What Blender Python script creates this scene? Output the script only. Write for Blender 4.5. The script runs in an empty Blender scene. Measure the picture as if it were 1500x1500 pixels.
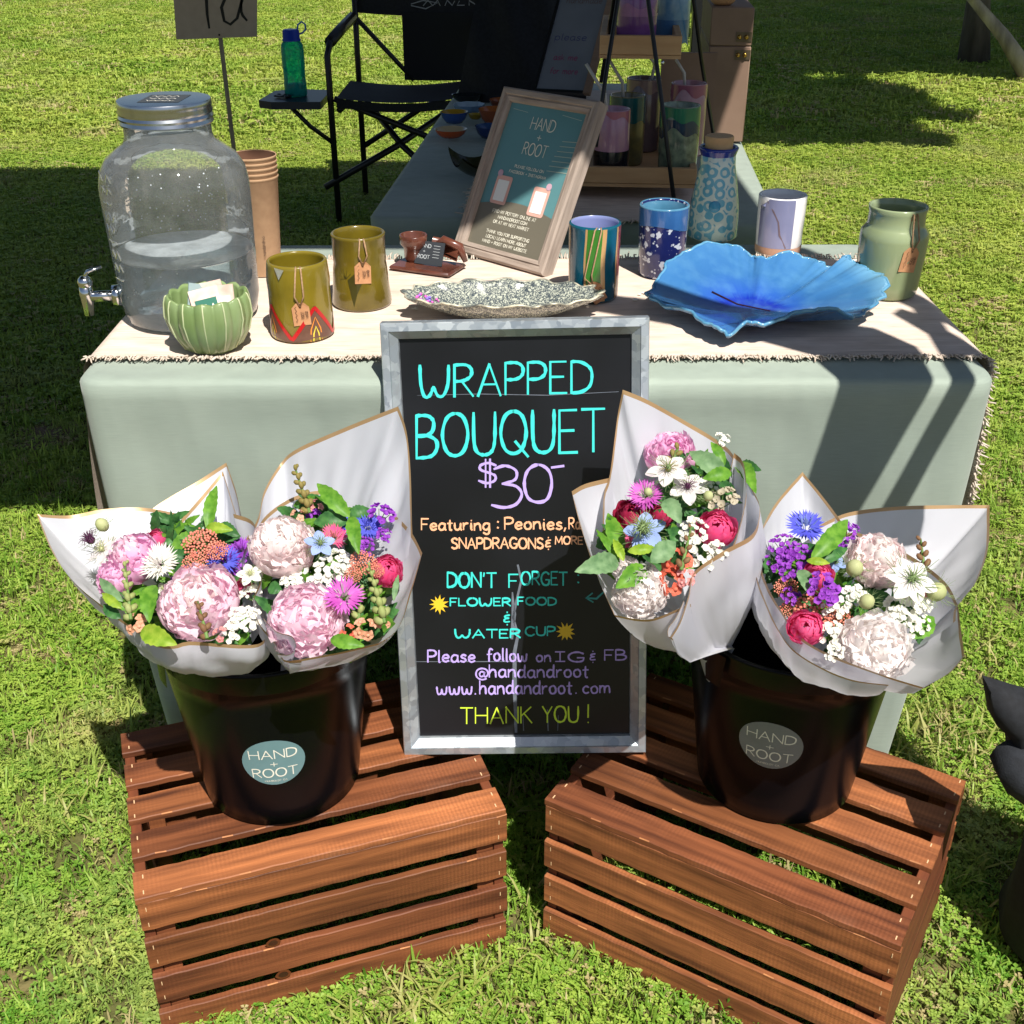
import bpy, math, random
from math import sin, cos, pi, radians as R
from mathutils import Vector as V, Matrix
SC = bpy.context.scene
COL = SC.collection

# ------------------------------------------------------------------ camera, sky, sun, exposure
CAM_H, PITCH, FPX = 1.3006, 0.501466, 1726.1
cd = bpy.data.cameras.new('camera'); cam = bpy.data.objects.new('camera', cd); COL.objects.link(cam)
cam.location = (0, 0, CAM_H); cam.rotation_euler = (pi/2 - PITCH, R(.1), 0)
cd.sensor_fit = 'HORIZONTAL'; cd.sensor_width = 36; cd.lens = 36*FPX/1500
cd.clip_start = .05; cd.clip_end = 400
SC.camera = cam
SUN_DIR = V((.26, -.60, 1)).normalized()           # towards the sun
w = bpy.data.worlds.new('World'); SC.world = w; w.use_nodes = True
nt = w.node_tree; bg = nt.nodes['Background']
sky = nt.nodes.new('ShaderNodeTexSky'); sky.sky_type = 'NISHITA'; sky.sun_disc = False
sky.sun_elevation = math.asin(SUN_DIR.z); sky.sun_rotation = math.atan2(SUN_DIR.x, SUN_DIR.y)
nt.links.new(sky.outputs[0], bg.inputs[0]); bg.inputs[1].default_value = .05
sl = bpy.data.lights.new('sun', 'SUN'); sl.energy = 5; sl.angle = R(.5); sl.color = (1, .955, .88)
so = bpy.data.objects.new('sun', sl); COL.objects.link(so)
so.rotation_euler = (-SUN_DIR).to_track_quat('-Z', 'Y').to_euler(); so.location = (2, -4, 6)
SC.view_settings.view_transform = 'Standard'; SC.view_settings.look = 'None'
SC.view_settings.exposure = .5; SC.view_settings.gamma = 1
SC.view_settings.use_curve_mapping = False
SC.cycles.max_bounces = 8; SC.cycles.transparent_max_bounces = 12

# ------------------------------------------------------------------ measuring from the photograph
def ray(px, py):
    X, Y = px-750, 750-py
    c, s = cos(PITCH), sin(PITCH)
    return V((X, FPX*c + Y*s, -FPX*s + Y*c))/FPX
CP = V((0, 0, CAM_H))
def at(px, py, y):  d = ray(px, py); return CP + d*(y/d.y)
def atz(px, py, z): d = ray(px, py); return CP + d*((z-CAM_H)/d.z)
def atplane(px, py, o, n): d = ray(px, py); return CP + d*((o-CP).dot(n)/d.dot(n))
rnd = random.Random(7)
def U(a, b): return rnd.uniform(a, b)

# ------------------------------------------------------------------ mesh helpers
class MB:
    def __init__(s): s.v = []; s.f = []; s.m = []
    def add(s, vs, fs, mi=0, X=None):
        n = len(s.v)
        s.v += [tuple(X @ V(p)) if X else tuple(p) for p in vs]
        s.f += [tuple(i+n for i in f) for f in fs]; s.m += [mi]*len(fs)
    def box(s, a, b, mi=0, X=None, bev=0):
        (x0, y0, z0), (x1, y1, z1) = a, b
        if bev:
            e = bev
            P = []
            for z, zi in ((z0, 0), (z0+e, 1), (z1-e, 1), (z1, 0)):
                i = 0 if zi else e
                x_, y_, X_, Y_ = x0+i, y0+i, x1-i, y1-i
                P += [(x_+e*zi, y_, z), (X_-e*zi, y_, z), (X_, y_+e*zi, z), (X_, Y_-e*zi, z), (X_-e*zi, Y_, z), (x_+e*zi, Y_, z), (x_, Y_-e*zi, z), (x_, y_+e*zi, z)]
            F = [tuple(range(7, -1, -1)), tuple(range(24, 32))]
            for k in range(3):
                for i in range(8): F.append((k*8+i, k*8+(i+1) % 8, k*8+8+(i+1) % 8, k*8+8+i))
            s.add(P, F, mi, X); return
        s.add([(x0,y0,z0),(x1,y0,z0),(x1,y1,z0),(x0,y1,z0),(x0,y0,z1),(x1,y0,z1),(x1,y1,z1),(x0,y1,z1)],
              [(3,2,1,0),(4,5,6,7),(0,1,5,4),(1,2,6,5),(2,3,7,6),(3,0,4,7)], mi, X)
    def tube(s, pts, r, n=8, mi=0, X=None, cap=True, flat=1.0):
        pts = [V(p) for p in pts]; k = len(pts)
        rr = r if isinstance(r, (list, tuple)) else [r]*k
        vs = []; up = None
        for i, p in enumerate(pts):
            d = (pts[min(i+1, k-1)] - pts[max(i-1, 0)])
            if d.length < 1e-9: d = V((0, 0, 1))
            d.normalize()
            if up is None: up = V((0, 0, 1)) if abs(d.z) < .9 else V((1, 0, 0))
            a = d.cross(up)
            if a.length < 1e-6: a = d.cross(V((0, 1, 0)))
            a.normalize(); b = a.cross(d).normalized(); up = b
            for j in range(n):
                t = 2*pi*j/n; vs.append(p + a*cos(t)*rr[i] + b*sin(t)*rr[i]*flat)
        fs = [(i*n+j, i*n+(j+1) % n, (i+1)*n+(j+1) % n, (i+1)*n+j) for i in range(k-1) for j in range(n)]
        if cap: fs += [tuple(range(n-1, -1, -1)), tuple(range((k-1)*n, k*n))]
        s.add(vs, fs, mi, X)
    def lathe(s, prof, n=32, mi=0, X=None, fn=None, cap=(False, False)):
        vs = []
        for (r, z) in prof:
            for j in range(n):
                t = 2*pi*j/n; q = r*(fn(t, z) if fn else 1); vs.append((q*cos(t), q*sin(t), z))
        k = len(prof)
        fs = [(i*n+j, i*n+(j+1) % n, (i+1)*n+(j+1) % n, (i+1)*n+j) for i in range(k-1) for j in range(n)]
        if cap[0]: fs.append(tuple(range(n-1, -1, -1)))
        if cap[1]: fs.append(tuple(range((k-1)*n, k*n)))
        s.add(vs, fs, mi, X)
    def grid(s, fn, nu, nv, mi=0, X=None, mif=None):
        vs = [fn(i/nu, j/nv) for j in range(nv+1) for i in range(nu+1)]
        n = len(s.v)
        s.v += [tuple(X @ V(p)) if X else tuple(p) for p in vs]
        for j in range(nv):
            for i in range(nu):
                a = j*(nu+1)+i
                s.f.append((n+a, n+a+1, n+a+nu+2, n+a+nu+1)); s.m.append(mif(i, j) if mif else mi)
    def ball(s, c, r, n=8, mi=0, X=None, sc=(1, 1, 1), M=None):
        k = max(4, n//2+1); vs = []
        for i in range(k+1):
            ph = pi*i/k
            for j in range(n):
                t = 2*pi*j/n; p = V((sin(ph)*cos(t)*sc[0], sin(ph)*sin(t)*sc[1], -cos(ph)*sc[2]))*r
                if M: p = M @ p
                vs.append(p + V(c))
        fs = [(i*n+j, i*n+(j+1) % n, (i+1)*n+(j+1) % n, (i+1)*n+j) for i in range(k) for j in range(n)]
        s.add(vs, fs, mi, X)
    def build(s, name, mats, parent=None, smooth=True, off=None, kind=None, ang=None):
        me = bpy.data.meshes.new(name)
        vs = s.v if off is None else [(a-off[0], b-off[1], c-off[2]) for a, b, c in s.v]
        me.from_pydata(vs, [], s.f)
        if not isinstance(mats, (list, tuple)): mats = [mats]
        for m in mats: me.materials.append(m)
        me.polygons.foreach_set('material_index', s.m)
        if smooth: me.polygons.foreach_set('use_smooth', [True]*len(s.f))
        me.validate(); me.update()
        if smooth and ang: me.set_sharp_from_angle(angle=R(ang))
        o = bpy.data.objects.new(name, me); COL.objects.link(o)
        if parent: o.parent = parent
        if kind: o['kind'] = kind
        return o
def tag(o, label=None, cat=None, group=None, kind=None):
    if label: o['label'] = label
    if cat: o['category'] = cat
    if group: o['group'] = group
    if kind: o['kind'] = kind
    return o
def thing(name, label, cat, loc=(0, 0, 0), rz=0, group=None):
    o = bpy.data.objects.new(name, None); COL.objects.link(o); o.empty_display_size = .05
    o.location = loc; o.rotation_euler = (0, 0, rz)
    return tag(o, label, cat, group)
def xf(loc=(0, 0, 0), z=None, spin=0, scale=1):
    """matrix that puts +Z along z"""
    q = V(z).normalized().to_track_quat('Z', 'Y').to_matrix().to_4x4() if z is not None else Matrix()
    return Matrix.Translation(V(loc)) @ q @ Matrix.Rotation(spin, 4, 'Z') @ Matrix.Scale(scale, 4)

# ------------------------------------------------------------------ materials
def lin(h):
    if not isinstance(h, str): return tuple(h)
    h = h.lstrip('#'); c = [int(h[i:i+2], 16)/255 for i in (0, 2, 4)]
    return tuple(x/12.92 if x <= .04045 else ((x+.055)/1.055)**2.4 for x in c)
MC = {}
def mat(name, c, c2=None, scale=20, rough=.6, metal=0, bump=0, bscale=None, stretch=(1, 1, 1), spec=.5, trans=0, ior=1.45,
        tl=0, detail=4, coat=0, rnd_obj=0, contrast=1, sheen=0, alpha=1, bdist=.002):
    if name in MC: return MC[name]
    m = bpy.data.materials.new(name); m.use_nodes = True; MC[name] = m
    N = m.node_tree.nodes; L = m.node_tree.links; b = N['Principled BSDF']
    c = lin(c); b.inputs['Base Color'].default_value = (*c, 1)
    b.inputs['Roughness'].default_value = rough; b.inputs['Metallic'].default_value = metal
    b.inputs['Specular IOR Level'].default_value = spec; b.inputs['Coat Weight'].default_value = coat
    b.inputs['Coat Roughness'].default_value = .05
    b.inputs['Transmission Weight'].default_value = trans; b.inputs['IOR'].default_value = ior
    b.inputs['Sheen Weight'].default_value = sheen; b.inputs['Alpha'].default_value = alpha
    tc = N.new('ShaderNodeTexCoord'); mp = N.new('ShaderNodeMapping'); mp.inputs['Scale'].default_value = stretch
    L.new(tc.outputs['Object'], mp.inputs[0])
    if rnd_obj:
        oi = N.new('ShaderNodeObjectInfo'); mu = N.new('ShaderNodeVectorMath'); mu.operation = 'SCALE'
        cx = N.new('ShaderNodeCombineXYZ'); L.new(oi.outputs['Random'], cx.inputs[0]); L.new(oi.outputs['Random'], cx.inputs[1]); L.new(oi.outputs['Random'], cx.inputs[2])
        L.new(cx.outputs[0], mu.inputs[0]); mu.inputs['Scale'].default_value = 37
        L.new(mu.outputs[0], mp.inputs['Location'])
    out = None
    if c2 is not None:
        no = N.new('ShaderNodeTexNoise'); no.inputs['Scale'].default_value = scale; no.inputs['Detail'].default_value = detail
        L.new(mp.outputs[0], no.inputs['Vector'])
        mr = N.new('ShaderNodeMapRange'); mr.inputs[1].default_value = .5-.22/contrast; mr.inputs[2].default_value = .5+.22/contrast
        L.new(no.outputs[0], mr.inputs[0])
        mx = N.new('ShaderNodeMix'); mx.data_type = 'RGBA'; mx.inputs[6].default_value = (*c, 1); mx.inputs[7].default_value = (*lin(c2), 1)
        L.new(mr.outputs[0], mx.inputs[0]); out = mx.outputs[2]
        L.new(out, b.inputs['Base Color'])
    if rnd_obj and out is not None:
        hs = N.new('ShaderNodeHueSaturation'); mr2 = N.new('ShaderNodeMapRange')
        mr2.inputs[3].default_value = 1-rnd_obj; mr2.inputs[4].default_value = 1+rnd_obj
        L.new(oi.outputs['Random'], mr2.inputs[0]); L.new(mr2.outputs[0], hs.inputs['Value']); L.new(out, hs.inputs['Color'])
        out = hs.outputs[0]; L.new(out, b.inputs['Base Color'])
    if bump:
        nb = N.new('ShaderNodeTexNoise'); nb.inputs['Scale'].default_value = bscale or scale*2; nb.inputs['Detail'].default_value = 5
        L.new(mp.outputs[0], nb.inputs['Vector'])
        bp = N.new('ShaderNodeBump'); bp.inputs['Strength'].default_value = bump; bp.inputs['Distance'].default_value = bdist
        L.new(nb.outputs[0], bp.inputs['Height']); L.new(bp.outputs[0], b.inputs['Normal'])
    if tl:
        t = N.new('ShaderNodeBsdfTranslucent'); ms = N.new('ShaderNodeMixShader'); ms.inputs[0].default_value = tl
        if out is not None: L.new(out, t.inputs[0])
        else: t.inputs[0].default_value = (*c, 1)
        L.new(b.outputs[0], ms.inputs[1]); L.new(t.outputs[0], ms.inputs[2]); L.new(ms.outputs[0], N['Material Output'].inputs[0])
    return m
def nodes(m): return m.node_tree.nodes, m.node_tree.links, m.node_tree.nodes['Principled BSDF']

# stroke lettering: capitals are 1 high, x-height .6
G = {
'A': (.72, ".0,0 .36,1|.36,1 .72,0|.13,.36 .59,.36"), 'B': (.6, "0,0 0,1|0,1 .33,.99 .5,.86 .48,.64 .3,.53 0,.52|0,.52 .33,.52 .58,.4 .6,.2 .42,.03 0,0"),
'C': (.68, ".66,.84 .45,1 .2,.94 .03,.68 .03,.32 .2,.06 .45,0 .66,.16"), 'D': (.66, "0,0 0,1|0,1 .32,.97 .6,.78 .66,.5 .58,.2 .32,.03 0,0"),
'E': (.52, "0,0 0,1|0,1 .5,1|0,.52 .42,.52|0,0 .52,0"), 'F': (.5, "0,0 0,1|0,1 .5,1|0,.5 .4,.5"),
'G': (.7, ".66,.84 .45,1 .2,.94 .03,.68 .03,.32 .2,.06 .45,0 .64,.12 .68,.42|.68,.42 .4,.42"), 'H': (.66, "0,0 0,1|.66,0 .66,1|0,.5 .66,.5"),
'I': (.4, ".2,0 .2,1|0,1 .4,1|0,0 .4,0"), 'K': (.6, "0,0 0,1|.55,1 0,.42|.18,.58 .6,0"), 'L': (.5, "0,1 0,0|0,0 .5,0"),
'M': (.8, "0,0 .06,1|.06,1 .4,.2|.4,.2 .74,1|.74,1 .8,0"), 'N': (.66, "0,0 0,1|0,1 .66,0|.66,0 .66,1"),
'O': (.78, ".39,1 .13,.88 .01,.5 .13,.12 .39,0 .65,.12 .77,.5 .65,.88 .39,1"), 'P': (.56, "0,0 0,1|0,1 .36,1 .55,.86 .54,.62 .34,.48 0,.47"),
'Q': (.8, ".39,1 .13,.88 .01,.5 .13,.12 .39,0 .65,.12 .77,.5 .65,.88 .39,1|.45,.28 .82,-.08"), 'R': (.6, "0,0 0,1|0,1 .36,1 .54,.86 .52,.64 .3,.5 0,.48|.22,.5 .6,0"),
'S': (.58, ".55,.86 .36,1 .12,.94 .05,.75 .18,.58 .42,.47 .56,.28 .48,.07 .26,0 .02,.13"), 'T': (.66, "0,1 .66,1|.33,1 .33,0"),
'U': (.64, "0,1 .01,.35 .1,.08 .32,0 .54,.08 .63,.35 .64,1"), 'V': (.66, "0,1 .33,0|.33,0 .66,1"), 'W': (.95, "0,1 .03,.4 .14,.02 .3,.02 .44,.3|.44,.3 .58,.02 .76,.04 .9,.4 .92,.98"),
'X': (.6, "0,0 .6,1|0,1 .6,0"), 'Y': (.62, "0,1 .31,.5|.62,1 .31,.5|.31,.5 .31,0"),
'a': (.5, ".44,.55 .2,.6 .03,.4 .03,.15 .17,0 .36,.08 .45,.3|.45,.58 .45,.12 .54,0"), 'c': (.42, ".42,.5 .22,.6 .04,.42 .04,.16 .2,0 .42,.08"),
'd': (.5, ".44,.55 .2,.6 .03,.4 .03,.15 .17,0 .36,.08 .45,.3|.47,1 .45,.12 .54,0"), 'e': (.46, ".04,.3 .42,.34 .38,.54 .2,.6 .04,.42 .04,.16 .2,0 .44,.1"),
'f': (.36, ".42,.92 .26,1 .15,.8 .14,0|0,.55 .34,.58"), 'g': (.5, ".44,.55 .2,.6 .03,.4 .03,.15 .17,0 .36,.08 .45,.3|.46,.58 .45,-.2 .28,-.4 .04,-.26"),
'h': (.48, "0,1 0,0|0,.3 .14,.56 .34,.58 .42,.4 .44,0"), 'i': (.14, ".06,.58 .07,.05 .14,0|.07,.8 .07,.84"), 'l': (.14, ".06,1 .06,.08 .14,0"),
'm': (.74, "0,.6 0,0|0,.34 .12,.56 .28,.56 .33,.38 .33,0|.33,.34 .45,.56 .62,.56 .68,.38 .7,0"), 'n': (.48, "0,.6 0,0|0,.34 .14,.56 .34,.58 .42,.4 .46,0"),
'o': (.48, ".24,.6 .05,.48 .02,.26 .1,.05 .26,0 .42,.1 .46,.33 .38,.54 .24,.6"), 'r': (.36, "0,.6 .02,0|.02,.34 .14,.55 .34,.58"),
's': (.38, ".36,.52 .2,.6 .05,.5 .1,.36 .3,.26 .35,.12 .2,0 0,.08"), 't': (.36, ".17,.9 .16,.1 .3,0|0,.6 .34,.62"), 'u': (.48, "0,.6 .02,.16 .16,0 .34,.08 .43,.3|.44,.6 .44,.1 .52,0"),
'p': (.5, '0,.6 0,-.35|0,.35 .12,.58 .3,.6 .44,.45 .44,.18 .3,0 .12,.03 0,.2'), 'k': (.44, '0,1 0,0|.38,.6 0,.25|.14,.36 .42,0'), 'b': (.5, '0,1 0,0|0,.35 .12,.58 .3,.6 .44,.45 .44,.18 .3,0 .12,.03 0,.2'), 'y': (.46, '0,.6 .22,.05|.44,.6 .2,-.1 .02,-.35'), 'v': (.46, '0,.6 .22,0|.22,0 .44,.6'),
'w': (.7, "0,.6 .06,.1 .18,0 .3,.12 .34,.42|.34,.42 .4,.08 .52,0 .64,.14 .68,.6"),
'0': (.7, ".35,1 .1,.85 .01,.5 .1,.12 .34,0 .58,.1 .68,.5 .6,.85 .35,1"), '1': (.12, ".06,1 .05,0"), '2': (.7, ".05,.5 .1,.05 .3,0 .45,.2 .5,1|.05,.5 .2,.72 .4,.5 .48,.15 .68,.0 .8,.1"),
'3': (.62, ".05,.92 .28,1 .5,.88 .48,.66 .22,.56|.22,.56 .5,.5 .62,.3 .5,.06 .25,-.02 .0,.04"),
'$': (.5, ".5,.8 .28,.9 .05,.8 .06,.62 .3,.5 .48,.38 .46,.18 .24,.08 0,.18|.2,1.05 .2,-.08|.33,1.05 .33,-.08"),
'&': (.34, ".3,.62 .1,.56 .08,.42 .26,.38|.26,.38 .06,.3 .06,.1 .3,.12|.18,.85 .18,.8|.18,-.1 .18,-.14"),
'@': (.8, ".55,.6 .35,.65 .25,.4 .35,.2 .52,.3 .58,.62 .56,.25 .68,.2 .8,.45 .72,.8 .42,.95 .12,.8 .02,.45 .12,.1 .42,-.08 .7,.02"),
':': (.16, ".08,.62 .1,.6|.08,.14 .1,.12"), ',': (.14, ".08,.08 .0,-.18"), '.': (.14, ".06,.03 .08,.01"), '!': (.14, ".08,1 .07,.3|.07,.02 .08,0"),
"'": (.12, ".08,1 .04,.78"), '+': (.55, ".275,.2 .275,.75|0,.475 .55,.475"), '-': (.4, "0,.5 .4,.55"), ' ': (.34, "")}
def strokes(ch):
    w_, s_ = G[ch]; out = []
    for st in s_.split('|'):
        if not st.strip(): continue
        P = [tuple(map(float, q.split(','))) for q in st.split()]
        if len(P) > 2:
            Q = []
            for i in range(len(P)-1):
                closed = P[0] == P[-1]
                p0 = P[i-1] if i else (P[-2] if closed else P[0]); p1 = P[i]; p2 = P[i+1]
                p3 = P[i+2] if i+2 < len(P) else (P[1] if closed else P[-1])
                for k in range(4):
                    t = k/4
                    Q.append(tuple(.5*((2*p1[a]) + (-p0[a]+p2[a])*t + (2*p0[a]-5*p1[a]+4*p2[a]-p3[a])*t*t + (-p0[a]+3*p1[a]-3*p2[a]+p3[a])*t**3) for a in (0, 1)))
            Q.append(P[-1]); P = Q
        out.append(P)
    return w_, out
def text_width(t, sp=.16): return sum(G[c][0]+sp for c in t) - sp
def ribbon(mb, P, w, fn, mi=0, h=0.0, jit=0):
    """flat pen stroke along the 2-D polyline P (same unit as w); fn(x, y, h) -> 3-D"""
    n = len(P); Lp = []; Rp = []
    for i in range(n):
        a = P[max(i-1, 0)]; b = P[min(i+1, n-1)]
        dx, dy = b[0]-a[0], b[1]-a[1]; l = math.hypot(dx, dy) or 1e-9; dx /= l; dy /= l
        x, y = P[i]; ww = w*.5*(1+U(-jit, jit))
        if i == 0: x -= dx*ww*.5; y -= dy*ww*.5
        if i == n-1: x += dx*ww*.5; y += dy*ww*.5
        Lp.append((x-dy*ww, y+dx*ww)); Rp.append((x+dy*ww, y-dx*ww))
    k = .65   # round the two ends a little
    def mid(p, q, f): return (p[0]+(q[0]-p[0])*f, p[1]+(q[1]-p[1])*f)
    for e, s_ in ((0, 1), (-1, -1)):
        a, b = Lp[e], Rp[e]; Lp[e] = mid(a, b, .15); Rp[e] = mid(a, b, .85)
    vs = [fn(p[0], p[1], h) for p in Lp] + [fn(p[0], p[1], h) for p in Rp]
    mb.add(vs, [(i, n+i, n+i+1, i+1) for i in range(n-1)], mi)
def write(mb, text, x, y, size, width, w, fn, mi=0, sp=.16, jit=0, slope=0, wob=0):
    """text with its left end of the baseline at x, y, capitals size high, stretched to width (None: natural)"""
    tw = text_width(text, sp)*size; sx = (width/tw if width else 1)*size
    cx = x; k = 0
    for ch in text:
        gw, ss = strokes(ch); dy = U(-wob, wob)*size
        for P in ss:
            Q = [(cx+p[0]*sx, y+dy+slope*(cx+p[0]*sx-x)+p[1]*size) for p in P]
            ribbon(mb, Q, w, fn, mi, .00001*(k % 7), jit); k += 1
        cx += (gw+sp)*sx

# ================================================================== GROUND
def lawn_colour(m, blades):
    N, L, b = nodes(m)
    ge = N.new('ShaderNodeNewGeometry')
    def noise(sc, det=4):
        n = N.new('ShaderNodeTexNoise'); n.inputs['Scale'].default_value = sc; n.inputs['Detail'].default_value = det
        L.new(ge.outputs['Position'], n.inputs['Vector']); return n.outputs[0]
    def mix(f, a, c):
        x = N.new('ShaderNodeMix'); x.data_type = 'RGBA'
        L.new(f, x.inputs[0])
        for i, q in ((6, a), (7, c)):
            if isinstance(q, tuple): x.inputs[i].default_value = (*q, 1)
            else: L.new(q, x.inputs[i])
        return x.outputs[2]
    def rng(v, a, c):
        r = N.new('ShaderNodeMapRange'); r.inputs[1].default_value = a; r.inputs[2].default_value = c; L.new(v, r.inputs[0]); return r.outputs[0]
    c = mix(rng(noise(.9), .38, .62), (.26, .37, .035), (.47, .48, .085))
    sy = N.new('ShaderNodeSeparateXYZ'); L.new(ge.outputs['Position'], sy.inputs[0])
    nr = mix(rng(noise(1.4), .36, .64), (.13, .33, .025), (.27, .42, .045))
    c = mix(rng(sy.outputs[1], 1.8, 4.5), nr, c)
    c = mix(rng(noise(2.3, 7), .54, .70), c, (.50, .42, .19))
    if blades:
        oi = N.new('ShaderNodeObjectInfo')
        c2 = mix(rng(oi.outputs['Random'], .0, 1.), (.10, .27, .025), (.55, .66, .13))
        x = N.new('ShaderNodeMix'); x.data_type = 'RGBA'; x.inputs[0].default_value = .55; L.new(c, x.inputs[6]); L.new(c2, x.inputs[7]); c = x.outputs[2]
        c = mix(rng(oi.outputs['Random'], .92, .95), c, (.50, .42, .20))
    else:
        c = mix(rng(noise(38, 8), .40, .62), (.10, .12, .03), c)
        c = mix(rng(noise(1.3, 7), .60, .70), c, (.22, .16, .09))
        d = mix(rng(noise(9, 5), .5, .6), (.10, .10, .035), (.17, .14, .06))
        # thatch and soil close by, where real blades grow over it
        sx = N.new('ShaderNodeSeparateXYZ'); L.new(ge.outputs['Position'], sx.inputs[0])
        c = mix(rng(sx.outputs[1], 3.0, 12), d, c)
    L.new(c, b.inputs['Base Color'])
    return c
m_ground = mat('lawn_soil', (.2, .25, .05), rough=.95, spec=.1, bump=.6, scale=30, bscale=45, bdist=.02); lawn_colour(m_ground, False)
m_blade = mat('grass_blade', (.2, .3, .05), rough=.5, spec=.35)
_c = lawn_colour(m_blade, True); N, L, b = nodes(m_blade)
_t = N.new('ShaderNodeBsdfTranslucent'); _m = N.new('ShaderNodeMixShader'); _m.inputs[0].default_value = .35
L.new(_c, _t.inputs[0]); L.new(b.outputs[0], _m.inputs[1]); L.new(_t.outputs[0], _m.inputs[2]); L.new(_m.outputs[0], N['Material Output'].inputs[0])

mb = MB()
mb.grid(lambda u, v: (-120+240*u, -20+220*v, .012*sin(u*300)*sin(v*280)*(0 if v < .12 else 1)), 60, 60)
tag(mb.build('lawn', m_ground), kind='structure')

def clump(n, rad, h, wd, clover, seed):
    r = random.Random(seed); mb = MB()
    for i in range(n):
        a = r.uniform(0, 2*pi); q = rad*math.sqrt(r.random()); x, y = q*cos(a), q*sin(a)
        f = r.uniform(0, 2*pi); bend = r.uniform(.2, 1.5); hh = h*r.uniform(.45, 1.2); ww = wd*r.uniform(.6, 1.3)
        dx, dy = cos(f), sin(f); px, py = -dy*ww*.5, dx*ww*.5
        P = []
        for t, k in ((0, .8), (.45, 1), (.8, .7)):
            bx = hh*bend*.6*t*t; z = hh*(t-.25*bend*t*t)
            P += [(x+dx*bx-px*k, y+dy*bx-py*k, z), (x+dx*bx+px*k, y+dy*bx+py*k, z)]
        bx = hh*bend*.6; P.append((x+dx*bx, y+dy*bx, hh*(1-.25*bend)-.1*hh*bend))
        mb.add(P, [(0, 1, 3, 2), (2, 3, 5, 4), (4, 5, 6)])
    for i in range(clover):
        a = r.uniform(0, 2*pi); q = rad*math.sqrt(r.random()); x, y = q*cos(a), q*sin(a); z = h*r.uniform(.35, .8); s = wd*r.uniform(1.6, 2.8)
        for k in range(3):
            t = a+k*2*pi/3; ct, st = cos(t), sin(t)
            mb.add([(x, y, z), (x+s*(ct*.6-st*.5), y+s*(st*.6+ct*.5), z+s*.25), (x+s*ct*1.15, y+s*st*1.15, z+s*.1), (x+s*(ct*.6+st*.5), y+s*(st*.6-ct*.5), z+s*.2)], [(0, 1, 2, 3)])
    me = bpy.data.meshes.new('grass_tuft'); me.from_pydata(mb.v, [], mb.f); me.materials.append(m_blade)
    return bpy.data.objects.new('grass_tuft', me)
def grass_zone(name, quads, dens, tufts, seed, smin, smax):
    mb = MB()
    for q in quads: mb.add([(x, y, .003) for x, y in q], [(0, 1, 2, 3)])
    o = mb.build(name, m_blade, smooth=False, kind='stuff')
    g = bpy.data.node_groups.new(name, 'GeometryNodeTree')
    g.interface.new_socket('Geometry', in_out='INPUT', socket_type='NodeSocketGeometry')
    g.interface.new_socket('Geometry', in_out='OUTPUT', socket_type='NodeSocketGeometry')
    N = g.nodes; L = g.links; gi = N.new('NodeGroupInput'); go = N.new('NodeGroupOutput')
    dp = N.new('GeometryNodeDistributePointsOnFaces'); dp.inputs['Density'].default_value = dens; dp.inputs['Seed'].default_value = seed
    L.new(gi.outputs[0], dp.inputs[0])
    jo = N.new('GeometryNodeJoinGeometry')
    for t in tufts:
        oi = N.new('GeometryNodeObjectInfo'); oi.inputs[0].default_value = t; oi.inputs['As Instance'].default_value = True
        L.new(oi.outputs['Geometry'], jo.inputs[0])
    ip = N.new('GeometryNodeInstanceOnPoints'); ip.inputs['Pick Instance'].default_value = True
    L.new(dp.outputs[0], ip.inputs['Points']); L.new(jo.outputs[0], ip.inputs['Instance'])
    ri = N.new('FunctionNodeRandomValue'); ri.data_type = 'INT'; ri.inputs[4].default_value = 0; ri.inputs[5].default_value = len(tufts)-1
    L.new(ri.outputs[2], ip.inputs['Instance Index'])
    rr = N.new('FunctionNodeRandomValue'); rr.data_type = 'FLOAT_VECTOR'; rr.inputs[0].default_value = (-.12, -.12, 0); rr.inputs[1].default_value = (.12, .12, 6.283)
    L.new(rr.outputs[0], ip.inputs['Rotation'])
    rs = N.new('FunctionNodeRandomValue'); rs.data_type = 'FLOAT'; rs.inputs[2].default_value = smin; rs.inputs[3].default_value = smax; rs.inputs['Seed'].default_value = 5
    L.new(rs.outputs[1], ip.inputs['Scale']); L.new(ip.outputs[0], go.inputs[0])
    md = o.modifiers.new('grow', 'NODES'); md.node_group = g
    return o
nearT = [clump(24, .03, .021, .0024, 4, s) for s in range(4)] + [clump(14, .03, .018, .0024, 14, 11), clump(12, .03, .016, .0024, 18, 13), clump(12, .022, .038, .0028, 0, 12)]
midT = [clump(30, .06, .024, .0040, 6, s+20) for s in range(4)]
farT = [clump(44, .14, .034, .008, 6, s+40) for s in range(4)]
def fq(y0, y1, k=.52, m=.35): return [[(-y0*k-m, y0), (y0*k+m, y0), (y1*k+m, y1), (-y1*k-m, y1)]]
grass_zone('short_grass', fq(.72, 1.7) + fq(1.7, 2.9), 2300, nearT, 1, .6, 1.25)
grass_zone('mown_grass', fq(2.9, 4.4) + fq(4.4, 6.6), 800, midT, 2, .7, 1.35)
grass_zone('far_grass', fq(6.6, 10) + fq(10, 17), 130, farT, 3, .7, 1.4)
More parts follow.
